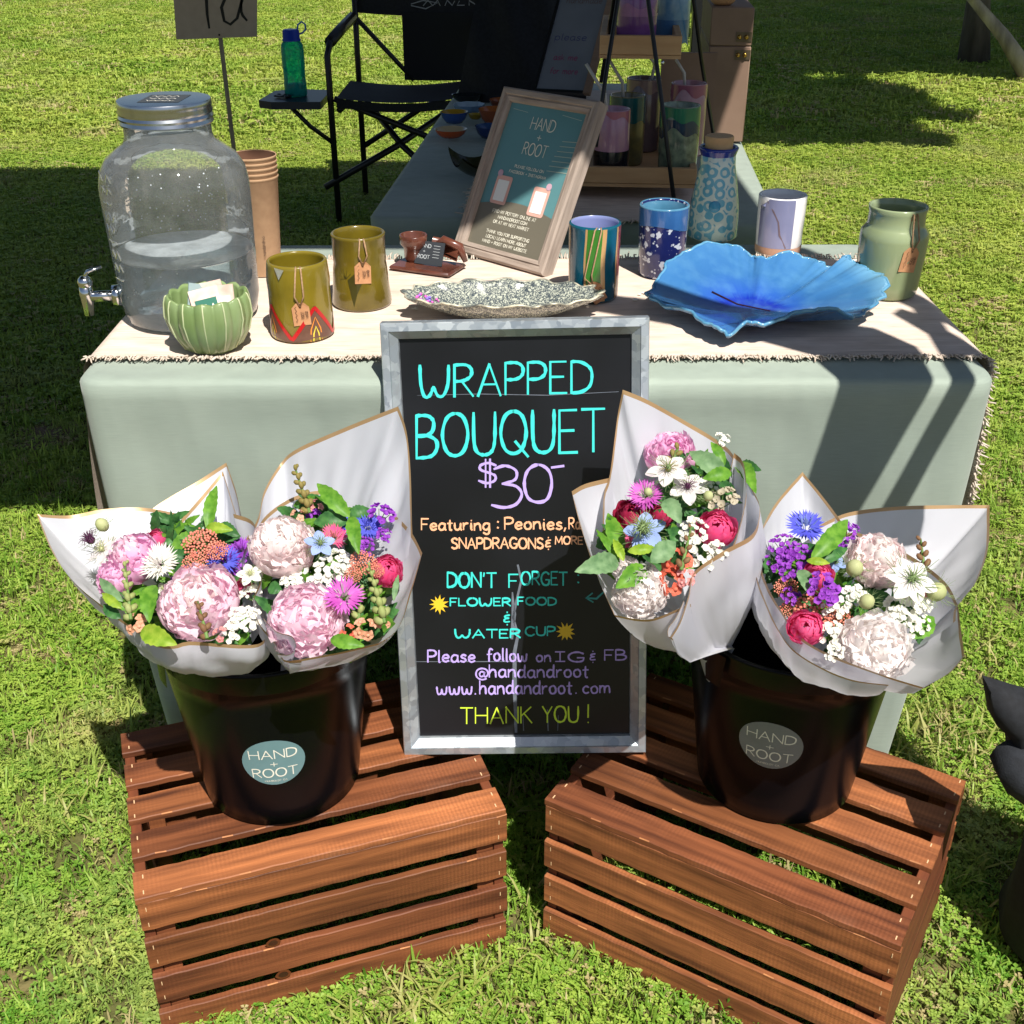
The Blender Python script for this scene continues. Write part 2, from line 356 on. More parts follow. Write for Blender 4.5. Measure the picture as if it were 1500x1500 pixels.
# a few longer tussocks by the crates
mb = MB(); r_ = random.Random(5)
for (px, py, n, h) in ((1290, 1090, 60, .075), (1350, 1060, 45, .07), (660, 1465, 50, .05), (600, 1480, 40, .05), (715, 1440, 25, .05), (520, 1492, 40, .045), (850, 1395, 20, .04), (1415, 1290, 20, .06), (1330, 1120, 40, .06), (1440, 1130, 35, .06), (1425, 1080, 30, .06), (790, 1330, 16, .05), (765, 1180, 16, .05), (1230, 1480, 30, .04), (95, 1210, 20, .05), (1450, 960, 30, .06)):
    c = atz(px, py, 0)
    for i in range(n):
        x, y = c.x+r_.gauss(0, .035), c.y+r_.gauss(0, .03); f = r_.uniform(0, 2*pi); ww = .002; hh = h*r_.uniform(.5, 1.1); bd = r_.uniform(.2, 1.2)
        dx, dy = cos(f), sin(f); P = []
        for t, k in ((0, .8), (.4, 1), (.75, .7)): P += [(x+dx*hh*bd*t*t+dy*ww*k, y+dy*hh*bd*t*t-dx*ww*k, hh*t*(1-.3*bd*t)), (x+dx*hh*bd*t*t-dy*ww*k, y+dy*hh*bd*t*t+dx*ww*k, hh*t*(1-.3*bd*t))]
        P.append((x+dx*hh*bd, y+dy*hh*bd, hh*(1-.35*bd))); mb.add(P, [(0, 1, 3, 2), (2, 3, 5, 4), (4, 5, 6)])
m_straw = mat('long_grass', (.30, .38, .06), (.52, .45, .20), scale=14, rough=.5, tl=.35)
mb.build('long_grass', m_straw, kind='stuff')
# bare earth patches in the lawn
m_soil = mat('bare_soil', (.24, .16, .10), (.13, .09, .05), scale=60, rough=1, bump=.8, bdist=.01)
for (px, py, rx, ry) in ((1440, 445, .16, .12), (1490, 380, .1, .05), (1455, 120, .8, .25), (70, 640, .10, .13), (1250, 130, .25, .06)):
    c = atz(px, py, 0); mb = MB(); vs = [(c.x, c.y, .017)]
    for k in range(28):
        t = 2*pi*k/28; q = 1+.25*sin(3*t+px)+.15*sin(7*t); vs.append((c.x+rx*q*cos(t), c.y+ry*q*sin(t), .004))
    mb.add(vs, [(0, 1+k, 1+(k+1) % 28) for k in range(28)]); tag(mb.build('bare_earth', m_soil), kind='structure')

# ================================================================== TREES (their shade falls over the lawn)
m_bark = mat('sunlit_bark', '#b9b0a4', '#5a5148', scale=9, rough=.9, bump=1, stretch=(1, 1, .25), bdist=.02)  # sunlight on the leaning trunk is put into this paler bark colour
m_leaf = mat('tree_leaf', (.06, .10, .02), (.12, .17, .03), scale=3, rough=.55, tl=.12)
def tree(label, base, pts, rad, blobs, seed):
    r = random.Random(seed)
    t = thing('tree', label, 'tree', base)
    mb = MB(); P = [V(base)] + [V(p) for p in pts]
    k = len(P); mb.tube(P, [rad*1.35]+[rad*(1-.12*i) for i in range(1, k)], 12)
    mb.build('trunk', m_bark if seed == 1 else mat('dark_bark', '#6f675c', '#332d27', scale=9, rough=.9, bump=1, stretch=(1, 1, .25), bdist=.02), t, off=base)
    top = P[-1]; lb = MB(); bb = MB()
    for (c, q) in blobs:
        c = V(c); bb.tube([top, (top+c)/2+V((0, 0, .3)), c], [rad*.5, rad*.3, .02], 6)
        n = min(2600, int(560*q*q/.16*.5)+100)
        for i in range(n):
            d = V((r.gauss(0, 1), r.gauss(0, 1), r.gauss(0, 1))).normalized()*(q*r.random()**.4); d.z *= .45
            p = c+d; a = V((r.uniform(-1, 1), r.uniform(-1, 1), r.uniform(-.4, .4))).normalized(); b_ = a.cross(V((r.uniform(-.3, .3), r.uniform(-.3, .3), 1))).normalized()
            s = r.uniform(.08, .16); lb.add([p-a*s, p-b_*s*.45, p+a*s, p+b_*s*.45], [(0, 1, 2, 3)])
    bb.build('limb', m_bark, t, off=base); lb.build('crown', m_leaf, t, off=base, smooth=False)
SV = V((SUN_DIR.x/SUN_DIR.z, SUN_DIR.y/SUN_DIR.z, 1))
def blobs(lst, seed):
    r = random.Random(seed); out = []
    for (px, py, q) in lst:
        z = r.uniform(2.7, 3.6); g = atz(px, py, 0); c = g+SV*z; out.append((tuple(c), q*1.22))
    return out
bA = atz(1512, 122, 0); upA = at(1424, 0, 8.6)
tree('leaning pale sunlit tree trunk at the upper right corner of the lawn', tuple(bA), [bA.lerp(upA, .5)+V((.0, 0, .03)), upA, upA+(upA-bA)*1.1+V((.5, -.8, .4)), V((upA.x+.2, 6.6, 3.4))], .05,
     blobs([(1155, 135, .42), (1225, 140, .42), (1190, 165, .4), (1150, 185, .36), (1110, 195, .3), (1110, 165, .3), (1205, 195, .28), (1260, 150, .32), (1270, 185, .2), (1320, 203, .16), (1345, 210, .12), (1310, 165, .2), (1365, 172, .16), (1100, 110, .3)], 3), 1)
bB = atz(1425, 95, 0)
tree('dark upright tree trunk just left of the leaning one', tuple(bB), [bB+V((-.05, 0, .5)), bB+V((-.1, 0, 1.4)), bB+V((.1, -.6, 3.2))], .09,
     blobs([(1180, 80, .55), (1240, 90, .5), (1300, 95, .5), (1360, 85, .6), (1420, 70, .8), (1480, 90, .7), (1410, 100, .4), (1330, 60, .6), (1290, 78, .4), (1120, 60, .3), (1450, 110, .3), (1470, 60, .9), (1380, 40, 1.), (1260, 50, .7)], 4), 2)
bC = atz(1585, 40, 0)
tree('shaded tree trunk at the right edge, farther back than the leaning one', tuple(bC), [bC+V((-.25, 0, 1.2)), bC+V((-.5, -.6, 3.6))], .16,
     blobs([(1130, 12, .8), (1190, 14, .9), (1250, 10, .9), (1310, 22, 1.1), (1370, 18, 1.2), (1440, 25, 1.4), (1490, 15, 1.4), (1500, 45, 1.)]+[(1105+44*i+(22 if j % 2 else 0), 18+19*j, .5+.05*(4-j)) for j in range(5) for i in range(10) if not (j in (1, 3) and i % 4 != 1)], 6), 3)

# ================================================================== CANOPY (shades the back table)
m_black = mat('black_powder_coat', '#17181a', rough=.38, spec=.5)
m_bfab = mat('black_fabric', '#131418', '#1e2025', scale=120, rough=.85, bump=.3, bscale=500, bdist=.0006)
m_canfab = mat('canopy_fabric', '#2a3f5c', '#243650', scale=6, rough=.8)
x0, x1, y0, y1, ze = -2.28, .87, 1.0, 4.45, 2.3
can = thing('canopy_tent', 'black legged pop up canopy tent standing over the tables', 'canopy', (.80, 1.0, 0))
off = (.80, 1.0, 0)
for (x, y) in ((x1, y0), (x0, y0), (x0, y1), (x1+.0, y1)):
    if y == y1 and x == x1: x = .65
    mb = MB(); mb.box((x-.02, y-.02, .01), (x+.02, y+.02, 2.28), bev=.003); mb.build('leg', m_black, can, off=off, ang=40)
    mb = MB(); mb.box((x-.075, y-.055, .004), (x+.055, y+.055, .016), bev=.002); mb.build('foot_plate', mat('steel_plate', '#8b8d90', rough=.5, metal=.8), can, off=off, ang=40)
mb = MB(); cx, cy = (x0+x1)/2, (y0+y1)/2
mb.add([(x0, y0, ze), (x1, y0, ze), (x1, y1, ze), (x0, y1, ze), (cx, cy, 3.1)], [(0, 1, 4), (1, 2, 4), (2, 3, 4), (3, 0, 4)])
mb.build('roof', m_canfab, can, smooth=False, off=off)
def bar(a, b_, wd=.026, th=.014):
    mb = MB(); a, b_ = V(a), V(b_); mb.tube([a, b_], wd/1.41, 4, X=None, flat=.7); mb.build('shadow_bar', m_black, can, off=off, smooth=False)
bar((.858, 1.0, 1.78), (.64, 1.0, 1.10), .030); bar((.790, 1.0, 1.43), (.815, 1.0, 1.74), .036);  # unseen bars, placed to cast the shadow stripes on the front table
mb = MB()  # unseen panel, added; its outline is shaped to shade the front table
ol = [(.52, .98), (.59, .98), (.615, 1.16), (.678, 1.34), (.73, 1.50), (.725, 1.62), (.62, 1.72), (.50, 1.80), (.41, 1.88), (.38, 1.80), (.46, 1.70), (.545, 1.60), (.585, 1.50), (.565, 1.34), (.545, 1.18)]
n = len(ol)
for k in range(7):
    a, b_ = ol[k], ol[k+1]; c, d = ol[n-1-k], ol[n-2-k] if k < 6 else ol[8]
    def pt(q, yy): return (q[0], yy, q[1])
    mb.add([pt(a, .985), pt(b_, .985), pt(d, .985), pt(c, .985), pt(a, 1.015), pt(b_, 1.015), pt(d, 1.015), pt(c, 1.015)], [(0, 1, 2, 3), (7, 6, 5, 4), (0, 4, 5, 1), (2, 6, 7, 3), (0, 3, 7, 4), (1, 5, 6, 2)])
mb.build('shade_panel', m_bfab, can, smooth=False, off=off)

# weight bag around the leg
wb = thing('weight_bag', 'black fabric weight bag wrapped round the canopy leg on the grass at the right edge', 'weight bag', (.782, 1.115, 0))
mb = MB()
def bagf(t, z): return 1+.05*sin(3*t+z*30)+.03*sin(7*t-z*50)
mb.lathe([(.0, .012), (.105, .012), (.122, .03), (.118, .12), (.112, .2), (.118, .27), (.10, .30), (.04, .315)], 36, fn=bagf)
mb.build('body', m_bfab, wb)
def slab(pts, y, t, name, m):
    P = [at(px, py, y) for px, py in pts]; c = V((.782, 1.115, 0)); n = len(P); mb = MB()
    mid = sum((p for p in P), V())/n
    vs = [p-c for p in P]+[p+V((0, t, 0))-c for p in P]+[mid-V((0, .014, 0))-c]
    mb.add(vs, [(2*n, i, (i+1) % n) for i in range(n)]+[(i, n+i, n+(i+1) % n, (i+1) % n) for i in range(n)]+[tuple(range(2*n-1, n-1, -1))]); mb.build(name, m, wb, ang=75)
slab([(1450, 1014), (1490, 1026), (1540, 1040), (1540, 1130), (1486, 1126), (1483, 1088), (1458, 1064)], 1.04, .03, 'top_strap', m_bfab)
slab([(1487, 1116), (1474, 1124), (1463, 1139), (1472, 1162), (1486, 1172), (1502, 1184), (1540, 1190), (1540, 1106)], 1.015, .035, 'flap', mat('grey_fabric', '#23262c', '#17191e', scale=80, rough=.85, bump=.3, bscale=400))

# ================================================================== TABLES
SAGE = mat('sage_stretch_cloth', (.32, .375, .315), (.265, .32, .27), scale=5, rough=.75, bump=.25, bscale=700, bdist=.0005, sheen=.2)
N, L, b = nodes(SAGE)
# fine linen weave over soft pulls in the stretched cloth
_bn = N.new('ShaderNodeTexNoise'); _bm = N.new('ShaderNodeMapping'); _bm.inputs['Scale'].default_value = (5, 5, 1.6); _bm.inputs['Rotation'].default_value = (0, .6, 0); _bt = N.new('ShaderNodeTexCoord'); _bn.inputs['Scale'].default_value = 1.2; _bn.inputs['Detail'].default_value = 3
L.new(_bt.outputs['Object'], _bm.inputs[0]); L.new(_bm.outputs[0], _bn.inputs['Vector']); _bb = N.new('ShaderNodeBump'); _bb.inputs['Distance'].default_value = .035; _bb.inputs['Strength'].default_value = .5; L.new(_bn.outputs[0], _bb.inputs['Height'])
L.new(_bb.outputs[0], [n_ for n_ in N if n_.type == 'BUMP' and n_ != _bb][0].inputs['Normal'])
_tc = N.new('ShaderNodeTexCoord'); _n1 = N.new('ShaderNodeTexNoise'); _mp = N.new('ShaderNodeMapping'); _mp.inputs['Scale'].default_value = (40, 40, 900)
L.new(_tc.outputs['Object'], _mp.inputs[0]); L.new(_mp.outputs[0], _n1.inputs['Vector']); _n1.inputs['Scale'].default_value = 1
_hs = N.new('ShaderNodeHueSaturation'); _r = N.new('ShaderNodeMapRange'); _r.inputs[3].default_value = .88; _r.inputs[4].default_value = 1.1
L.new(_n1.outputs[0], _r.inputs[0]); L.new(_r.outputs[0], _hs.inputs['Value'])
_src = b.inputs['Base Color'].links[0].from_socket; L.new(_src, _hs.inputs['Color']); L.new(_hs.outputs[0], b.inputs['Base Color'])
def table(label, loc, rz, w_, d_, H_, arch, taper):
    t = thing('covered_table', label, 'table', loc, rz)
    mb = MB(); rc = .03; per = []
    nside = 72; nsd = 30
    hw, hd = w_/2, d_/2
    for (ax, ay, bx, by, n_) in ((-hw+rc, -hd, hw-rc, -hd, nside), (hw, -hd+rc, hw, hd-rc, nsd), (hw-rc, hd, -hw+rc, hd, nside), (-hw, hd-rc, -hw, -hd+rc, nsd)):
        for i in range(n_+1): per.append((ax+(bx-ax)*i/n_, ay+(by-ay)*i/n_, i/n_))
        # corner
        cx_, cy_ = (hw-rc if bx > 0 else -hw+rc), (hd-rc if by > 0 else -hd+rc)
        a0 = math.atan2(by-cy_, bx-cx_)
        for k in (1, 2, 3): a = a0+pi/2*k/4; per.append((cx_+rc*cos(a), cy_+rc*sin(a), None))
    n = len(per); rows = []
    lev = [(.0, 0), (.3, 1), (.92, 2), (1.0, 3)]
    vs = []
    prof = [(H_, .012), (H_-.002, .004), (H_-.007, .0), (H_-.026, 0.0)] + [(None, k/22) for k in range(1, 23)]
    for (z, q) in prof:
        for (x, y, s_) in per:
            if z is not None: k = 1-q/hd; vs.append((x*(1-q/hw), y*(1-q/hd), z))
            else:
                u = 0 if s_ is None else sin(pi*s_); hem = arch*(max(0, u)**.8); z_ = (H_-.026)*(1-q)+hem*q
                f = 1-taper*(1-z_/H_)**1.6*1.0
                sag = .025*u*sin(pi*min(1, (H_-z_)/H_))
                ed = hw-abs(x); sag += (.0035*sin(ed*110+z_*9+(2 if x > 0 else 0))*math.exp(-ed/.07)+.0012*sin(x*31+z_*26)+.001*sin(x*57-z_*14+1))*min(1, (H_-z_)/.12) if abs(abs(y)-hd) < 1e-4 else 0
                vs.append((x*f-(math.copysign(sag, x) if abs(abs(x)-hw) < 1e-4 else 0), y*(1-taper*1.3*(1-z_/H_)**1.4)-(math.copysign(sag, y) if abs(abs(y)-hd) < 1e-4 else 0), z_))
    k = len(prof)
    fs = [(i*n+(j+1) % n, i*n+j, (i+1)*n+j, (i+1)*n+(j+1) % n) for i in range(k-1) for j in range(n)]
    fs.append(tuple(range(n)))
    mb.add(vs, fs); c = mb.build('fitted_cover', SAGE, t, ang=50)
    mb = MB(); mb.box((-hw+.02, -hd+.02, H_-.045), (hw-.02, hd-.02, H_-.008)); mb.build('tabletop', mat('white_plastic', '#c9c9c4', rough=.5), t, smooth=False)
    for sx in (-1, 1):
        for sy in (-1, 1):
            mb = MB(); mb.tube([(sx*(hw-.12), sy*(hd-.1), H_-.045), (sx*(hw*.93-.06), sy*(hd-.08), .0)], .013, 8); mb.build('leg', m_black, t)
    return t
TX, TY = .029, 1.665
table('sage green covered front table standing behind the price board', (TX, TY, 0), 0, 1.152, .61, .74, .42, .07)
T2 = thing
tb2 = (.165, 2.885, 0)
table('sage green covered table at the back, end on, under the canopy shade', tb2, R(-4.3), .745, 1.55, .74, .1, .05)

# ---- woven runners
m_run = mat('runner_weave', '#e3d1c2', '#cdb9a9', scale=60, rough=.9, bump=.5, bscale=350, stretch=(.35, 1, 1), bdist=.0008)
N, L, b = nodes(m_run)
_w = N.new('ShaderNodeTexNoise'); _mp = N.new('ShaderNodeMapping'); _mp.inputs['Scale'].default_value = (14, 420, 420); _tc = N.new('ShaderNodeTexCoord')
L.new(_tc.outputs['Object'], _mp.inputs[0]); L.new(_mp.outputs[0], _w.inputs['Vector']); _w.inputs['Scale'].default_value = 1; _w.inputs['Detail'].default_value = 2
_r = N.new('ShaderNodeMapRange'); _r.inputs[1].default_value = .3; _r.inputs[2].default_value = .44; _r.inputs[3].default_value = .72; _r.inputs[4].default_value = 1
_hs = N.new('ShaderNodeHueSaturation'); L.new(_w.outputs[0], _r.inputs[0]); L.new(_r.outputs[0], _hs.inputs['Value'])
_src = b.inputs['Base Color'].links[0].from_socket; L.new(_src, _hs.inputs['Color']); L.new(_hs.outputs[0], b.inputs['Base Color'])
m_fr = mat('runner_fringe', '#f1e6da', '#dccab8', scale=90, rough=.95, tl=.35)
def fringe(mb, a, b_, n, out, ln, seed):
    r = random.Random(seed); a, b_, out = V(a), V(b_), V(out).normalized()
    for i in range(n):
        p = a.lerp(b_, (i+r.random())/n)+out*.001; e = V((r.uniform(-1, 1), r.uniform(-1, 1), r.uniform(-.3, .8)))*.4
        l_ = ln*r.uniform(.4, 1.2); q = p+(out+e*.6)*l_*.5+V((0, 0, r.uniform(0, .004))); s = q+(out+V((r.uniform(-1, 1), r.uniform(-1, 1), r.uniform(-.8, .2)))*.9)*l_*.5
        mb.tube([p-out*.003, q, s], [.0011, .0014, .0008], 4)
rt = thing('table_runner', 'cream woven runner with frayed edges across the front table', 'table runner', (TX, 1.65, .74))
off = (TX, 1.65, .74)
xl, xr = -.552, .612; ya, yb = 1.432, 1.868
def runf(u, v):
    s_ = -.30+ (1.164+.64)*u; y = ya+(yb-ya)*v + .004*sin(u*19)*(1-2*v)
    if s_ < 0: d = -s_; x, z = xl-.004-.02*sin(min(1, d/.3)*2)-.02*d*sin(v*9), .742-d+.001
    elif s_ > 1.164: d = s_-1.164; x, z = xr+.004+.035*d+.016*sin(v*10)*d/.3, .742-d
    else:
        x, z = xl+s_, .7433; e = min(s_, 1.164-s_)
        if e < .012: z -= (.012-e)**2*20
    return (x, y, z)
mb = MB(); mb.grid(runf, 150, 20); cl = mb.build('cloth', m_run, rt, off=off)
mb = MB(); fringe(mb, (xl, ya, .744), (xr, ya, .744), 900, (0, -1, .12), .011, 3); fringe(mb, (xl, yb, .744), (xr, yb, .744), 300, (0, 1, .1), .012, 4)
for i in range(40):
    a, b_ = runf((.30+1.164)/1.804+i/40*.187, 0), runf((.30+1.164)/1.804+(i+1)/40*.187, 0); fringe(mb, a, b_, 10, (.35, -1, 0), .013, 50+i)
for i in range(20):
    a, b_ = runf(1, i/20), runf(1, (i+1)/20); fringe(mb, a, b_, 10, (.2, 0, -1), .02, 90+i)
    a, b_ = runf(0, i/20), runf(0, (i+1)/20); fringe(mb, a, b_, 10, (-.4, 0, -1), .02, 120+i)
fr_ = mb.build('fringe', m_fr, rt, off=off, kind='stuff')
# second runner, down the back table
r2 = thing('table_runner', 'cream runner with tasselled edge lying down the middle of the shaded back table', 'table runner', (.2, 2.8, .74), R(-4.3))
mb = MB(); mb.grid(lambda u, v: (-.22+.42*u, -.70+1.40*v, .003+.0012*sin(v*40+u*9)), 20, 40); mb.build('cloth', m_run, r2)
mb = MB(); fringe(mb, (-.22, -.70, .004), (-.22, .70, .004), 420, (-1, 0, .1), .022, 6); fringe(mb, (-.22, -.70, .004), (.2, -.70, .004), 120, (0, -1, .1), .02, 7); mb.build('fringe', m_fr, r2, kind='stuff')

# ================================================================== CRATES
m_wood = mat('stained_pine', '#a9683f', '#54301f', scale=8, rough=.55, bump=.35, bscale=60, stretch=(.5, 9, 9), rnd_obj=.32, spec=.3, bdist=.0012)
N, L, b = nodes(m_wood)
_tc = N.new('ShaderNodeTexCoord'); _wv = N.new('ShaderNodeTexWave'); _wv.bands_direction = 'X'; _wv.inputs['Scale'].default_value = 62; _wv.inputs['Distortion'].default_value = 2.5; _wv.inputs['Detail'].default_value = 3; _wv.inputs['Detail Scale'].default_value = 4
L.new(_tc.outputs['Object'], _wv.inputs['Vector'])
_np = N.new('ShaderNodeTexNoise'); _np.inputs['Scale'].default_value = 9; L.new(_tc.outputs['Object'], _np.inputs['Vector'])
_mm = N.new('ShaderNodeMath'); _mm.operation = 'MULTIPLY'; _rr = N.new('ShaderNodeMapRange'); _rr.inputs[1].default_value = .42; _rr.inputs[2].default_value = .62
L.new(_np.outputs[0], _rr.inputs[0]); L.new(_wv.outputs['Fac'], _mm.inputs[0]); L.new(_rr.outputs[0], _mm.inputs[1])
_hs = N.new('ShaderNodeHueSaturation'); _r2 = N.new('ShaderNodeMapRange'); _r2.inputs[3].default_value = .94; _r2.inputs[4].default_value = 1.18
L.new(_mm.outputs[0], _r2.inputs[0]); L.new(_r2.outputs[0], _hs.inputs['Value'])
_src = b.inputs['Base Color'].links[0].from_socket; L.new(_src, _hs.inputs['Color']); L.new(_hs.outputs[0], b.inputs['Base Color'])
_oi = N.new('ShaderNodeObjectInfo'); _fr = N.new('ShaderNodeMath'); _fr.operation = 'MULTIPLY'; _fr.inputs[1].default_value = 7.31; _f2 = N.new('ShaderNodeMath'); _f2.operation = 'FRACT'; L.new(_oi.outputs['Random'], _fr.inputs[0]); L.new(_fr.outputs[0], _f2.inputs[0])
_rp = N.new('ShaderNodeMapRange'); _rp.inputs[1].default_value = .35; _rp.inputs[2].default_value = .95; _rp.inputs[4].default_value = .75; L.new(_f2.outputs[0], _rp.inputs[0])
_mq = N.new('ShaderNodeMix'); _mq.data_type = 'RGBA'; _mq.blend_type = 'MULTIPLY'; _mq.inputs[7].default_value = (.52, .46, .55, 1); L.new(_rp.outputs[0], _mq.inputs[0]); L.new(_hs.outputs[0], _mq.inputs[6])
_n3 = N.new('ShaderNodeTexNoise'); _n3.inputs['Scale'].default_value = 5; _n3.inputs['Detail'].default_value = 6; L.new(_tc.outputs['Object'], _n3.inputs['Vector']); _r3 = N.new('ShaderNodeMapRange'); _r3.inputs[1].default_value = .55; _r3.inputs[2].default_value = .75; _r3.inputs[4].default_value = .5; L.new(_n3.outputs[0], _r3.inputs[0])
_mw = N.new('ShaderNodeMix'); _mw.data_type = 'RGBA'; _mw.inputs[7].default_value = (.30, .17, .11, 1); L.new(_r3.outputs[0], _mw.inputs[0]); L.new(_mq.outputs[2], _mw.inputs[6]); L.new(_mw.outputs[2], b.inputs['Base Color'])
m_raw = mat('raw_wood_edge', '#c98a55', '#8a5231', scale=30, rough=.7)
m_knot = mat('wood_knot', '#2e160d', '#4a2515', scale=60, rough=.5)
m_staple = mat('staple_wood_chip', '#d9b48a', rough=.6)
def slat_mesh(L_, W_, T_, seed):
    """slat lying along x, centred, with slightly uneven sawn edges and chipped arrises"""
    r = random.Random(seed); mb = MB(); n = 34; e = .0012
    def edge(i, s): return s*(W_/2)+r.uniform(-.0007, .0007)
    sec = []
    for i in range(n+1):
        x = -L_/2+L_*i/n; a, b_ = edge(i, -1), edge(i, 1); z0, z1 = 0, T_+r.uniform(-.0003, .0003)
        sec.append([(x, a, z0), (x, b_, z0), (x, b_, z1-e), (x, b_-e, z1), (x, a+e, z1), (x, a, z1-e)])
    vs = [p for s_ in sec for p in s_]; fs = []; mi = []
    for i in range(n):
        for j in range(6):
            fs.append((i*6+j, (i+1)*6+j, (i+1)*6+(j+1) % 6, i*6+(j+1) % 6)); mi.append(1 if j in (2, 4) and r.random() < .05 else 0)
    fs += [(5, 4, 3, 2, 1, 0), tuple(n*6+j for j in range(6))]; mi += [0, 0]
    me = bpy.data.meshes.new('slat'); me.from_pydata(vs, [], [f[::-1] for f in fs]); me.materials.append(m_wood); me.materials.append(m_raw)
    me.polygons.foreach_set('material_index', mi); me.update(); return me
CL, CD, CH = .457, .3175, .245
slats = [slat_mesh(CL, .0452, .0085, s) for s in range(7)]
def crate(label, loc, rz, seed, knots):
    r = random.Random(seed)
    t = thing('wooden_crate', label, 'crate', loc, rz, 'upturned slatted crates under the flower buckets')
    def piece(name, me, M):
        o = bpy.data.objects.new(name, me); COL.objects.link(o); o.parent = t; o.matrix_local = M; return o
    T_ = .0085; k = 0
    for i in range(5):       # top
        y = .0227+(CD-.0454)*i/4; piece('slat', slats[(i*3+seed) % 7], Matrix.Translation((CL/2+r.uniform(-.001, .001), y, CH-T_)) @ Matrix.Rotation(r.uniform(-.002, .002), 4, 'Z'))
    RX = Matrix.Rotation(pi/2, 4, 'X')
    for i in range(4):       # front and back
        z = CH-T_-.0231-i*(CH-T_-.0464)/3
        piece('slat', slats[(i*2+seed+1) % 7], Matrix.Translation((CL/2+r.uniform(-.001, .001), T_, z)) @ RX)
        piece('slat', slats[(i*2+seed+4) % 7], Matrix.Translation((CL/2, CD-T_, z)) @ Matrix.Rotation(-pi/2, 4, 'X'))
    for (a, b_) in ((.0, .118), (.1195, CH-T_-.0004)):
        for x in (.0012, CL-.0142):
            mb = MB(); mb.box((-.0065, -(CD/2-T_-.0006), 0), (.0065, CD/2-T_-.0006, b_-a), bev=.0008)
            o = mb.build('end_board', MCW, t, smooth=False); o.location = (x+.0065, CD/2, a)
    for (x, y) in ((.026, .024), (CL-.026, .024), (.026, CD-.024), (CL-.026, CD-.024)):
        mb = MB(); mb.box((-.011, -.012, 0), (.011, .012, CH-T_-.001)); o = mb.build('corner_post', m_wood, t, smooth=False); o.location = (x, y, 0)
    mb = MB()
    for i in range(5):
        for x in (.009, CL-.009):
            for q in (-.014, .013):
                y = .0227+(CD-.0454)*i/4+q+r.uniform(-.003, .003); xx = x+r.uniform(-.002, .002)
                mb.box((xx-.0007, y-.003, CH-.0002), (xx+.0007, y+.003, CH+.0004))
    for i in range(4):
        for x in (.009, CL-.009):
            for q in (-.013, .012):
                z = CH-T_-.0231-i*(CH-T_-.0464)/3+q; xx = x+r.uniform(-.002, .002); mb.box((xx-.0005, -.0004, z-.003), (xx+.0005, .0002, z+.003))
    mb.build('staple', m_staple, t, smooth=False, kind='stuff')
    if knots:
        for (x, z, s_) in knots:
            mb = MB(); n = 16
            for (q, m_, h_) in ((1.0, 0, .0003), (.62, 1, .0006)):
                vs = [(x, -h_, z)]+[(x+s_*q*1.25*cos(2*pi*j/n)*(1+.1*sin(5*j)), -h_, z+s_*q*sin(2*pi*j/n)) for j in range(n)]
                mb.add(vs, [(0, 1+j, 1+(j+1) % n) for j in range(n)], m_)
            mb.build('knot', [m_wood2, m_knot], t, smooth=False)
    return t
m_wood2 = mat('knot_ring', '#5f3018', rough=.5)
MCW = mat('stained_end_board', '#7c4529', '#5a3020', scale=9, rough=.6, bump=.35, bscale=60, stretch=(9, .5, 9), spec=.4, bdist=.0012)
crate('left reddish brown slatted crate, with dark knots in its lower front slats', (-.441, .987, 0), .333, 1, [(.148, .118, .0075), (.155, .058, .008)])
crate('right reddish brown slatted crate, angled to show its solid end board', (.041, 1.155, 0), -.545, 3, None)

# ================================================================== PRICE BOARD
TLb, TRb, BLb, BRb = at(560, 478, 1.364), at(946, 461, 1.358), at(586, 1107, 1.242), at(948, 1101, 1.238)
bo = (BLb+BRb)/2; bup = ((TLb+TRb)/2-bo); BHt = bup.length; bup.normalize()
bx = ((BRb-BLb)+(TRb-TLb)); bx = (bx-bup*bx.dot(bup)).normalized(); bn = bx.cross(bup).normalized()   # towards the viewer
BW = ((BRb-BLb).length+(TRb-TLb).length)/2
MBd = Matrix(((bx.x, bup.x, bn.x, bo.x), (bx.y, bup.y, bn.y, bo.y), (bx.z, bup.z, bn.z, bo.z), (0, 0, 0, 1)))
board = thing('chalkboard', 'galvanised framed chalkboard lettered WRAPPED BOUQUET, standing between the two buckets', 'chalkboard'); board.matrix_world = MBd
m_galv = mat('galvanised_steel', (.42, .47, .52), rough=.38, metal=.75, spec=.5)
N, L, b = nodes(m_galv)
_tc = N.new('ShaderNodeTexCoord'); _v = N.new('ShaderNodeTexVoronoi'); _v.inputs['Scale'].default_value = 85
_no = N.new('ShaderNodeTexNoise'); _no.inputs['Scale'].default_value = 60; L.new(_tc.outputs['Object'], _no.inputs['Vector'])
_va = N.new('ShaderNodeVectorMath'); _va.operation = 'MULTIPLY_ADD'; _va.inputs[1].default_value = (.02, .02, .02); L.new(_no.outputs['Color'], _va.inputs[0]); L.new(_tc.outputs['Object'], _va.inputs[2])
L.new(_va.outputs[0], _v.inputs['Vector'])
_sx = N.new('ShaderNodeSeparateColor'); L.new(_v.outputs['Color'], _sx.inputs[0])
_mx = N.new('ShaderNodeMix'); _mx.data_type = 'RGBA'; _mx.inputs[6].default_value = (.42, .47, .52, 1); _mx.inputs[7].default_value = (.62, .67, .70, 1)
L.new(_sx.outputs[0], _mx.inputs[0]); L.new(_mx.outputs[2], b.inputs['Base Color'])
_r = N.new('ShaderNodeMapRange'); _r.inputs[3].default_value = .3; _r.inputs[4].default_value = .55; L.new(_sx.outputs[1], _r.inputs[0]); L.new(_r.outputs[0], b.inputs['Roughness'])
FW = .0225
prof = [(0, -.022), (0, 0), (.001, .0012), (.0100, .0016), (.0108, .0), (.0205, -.0085), (.0215, -.0135)]
hw = BW/2
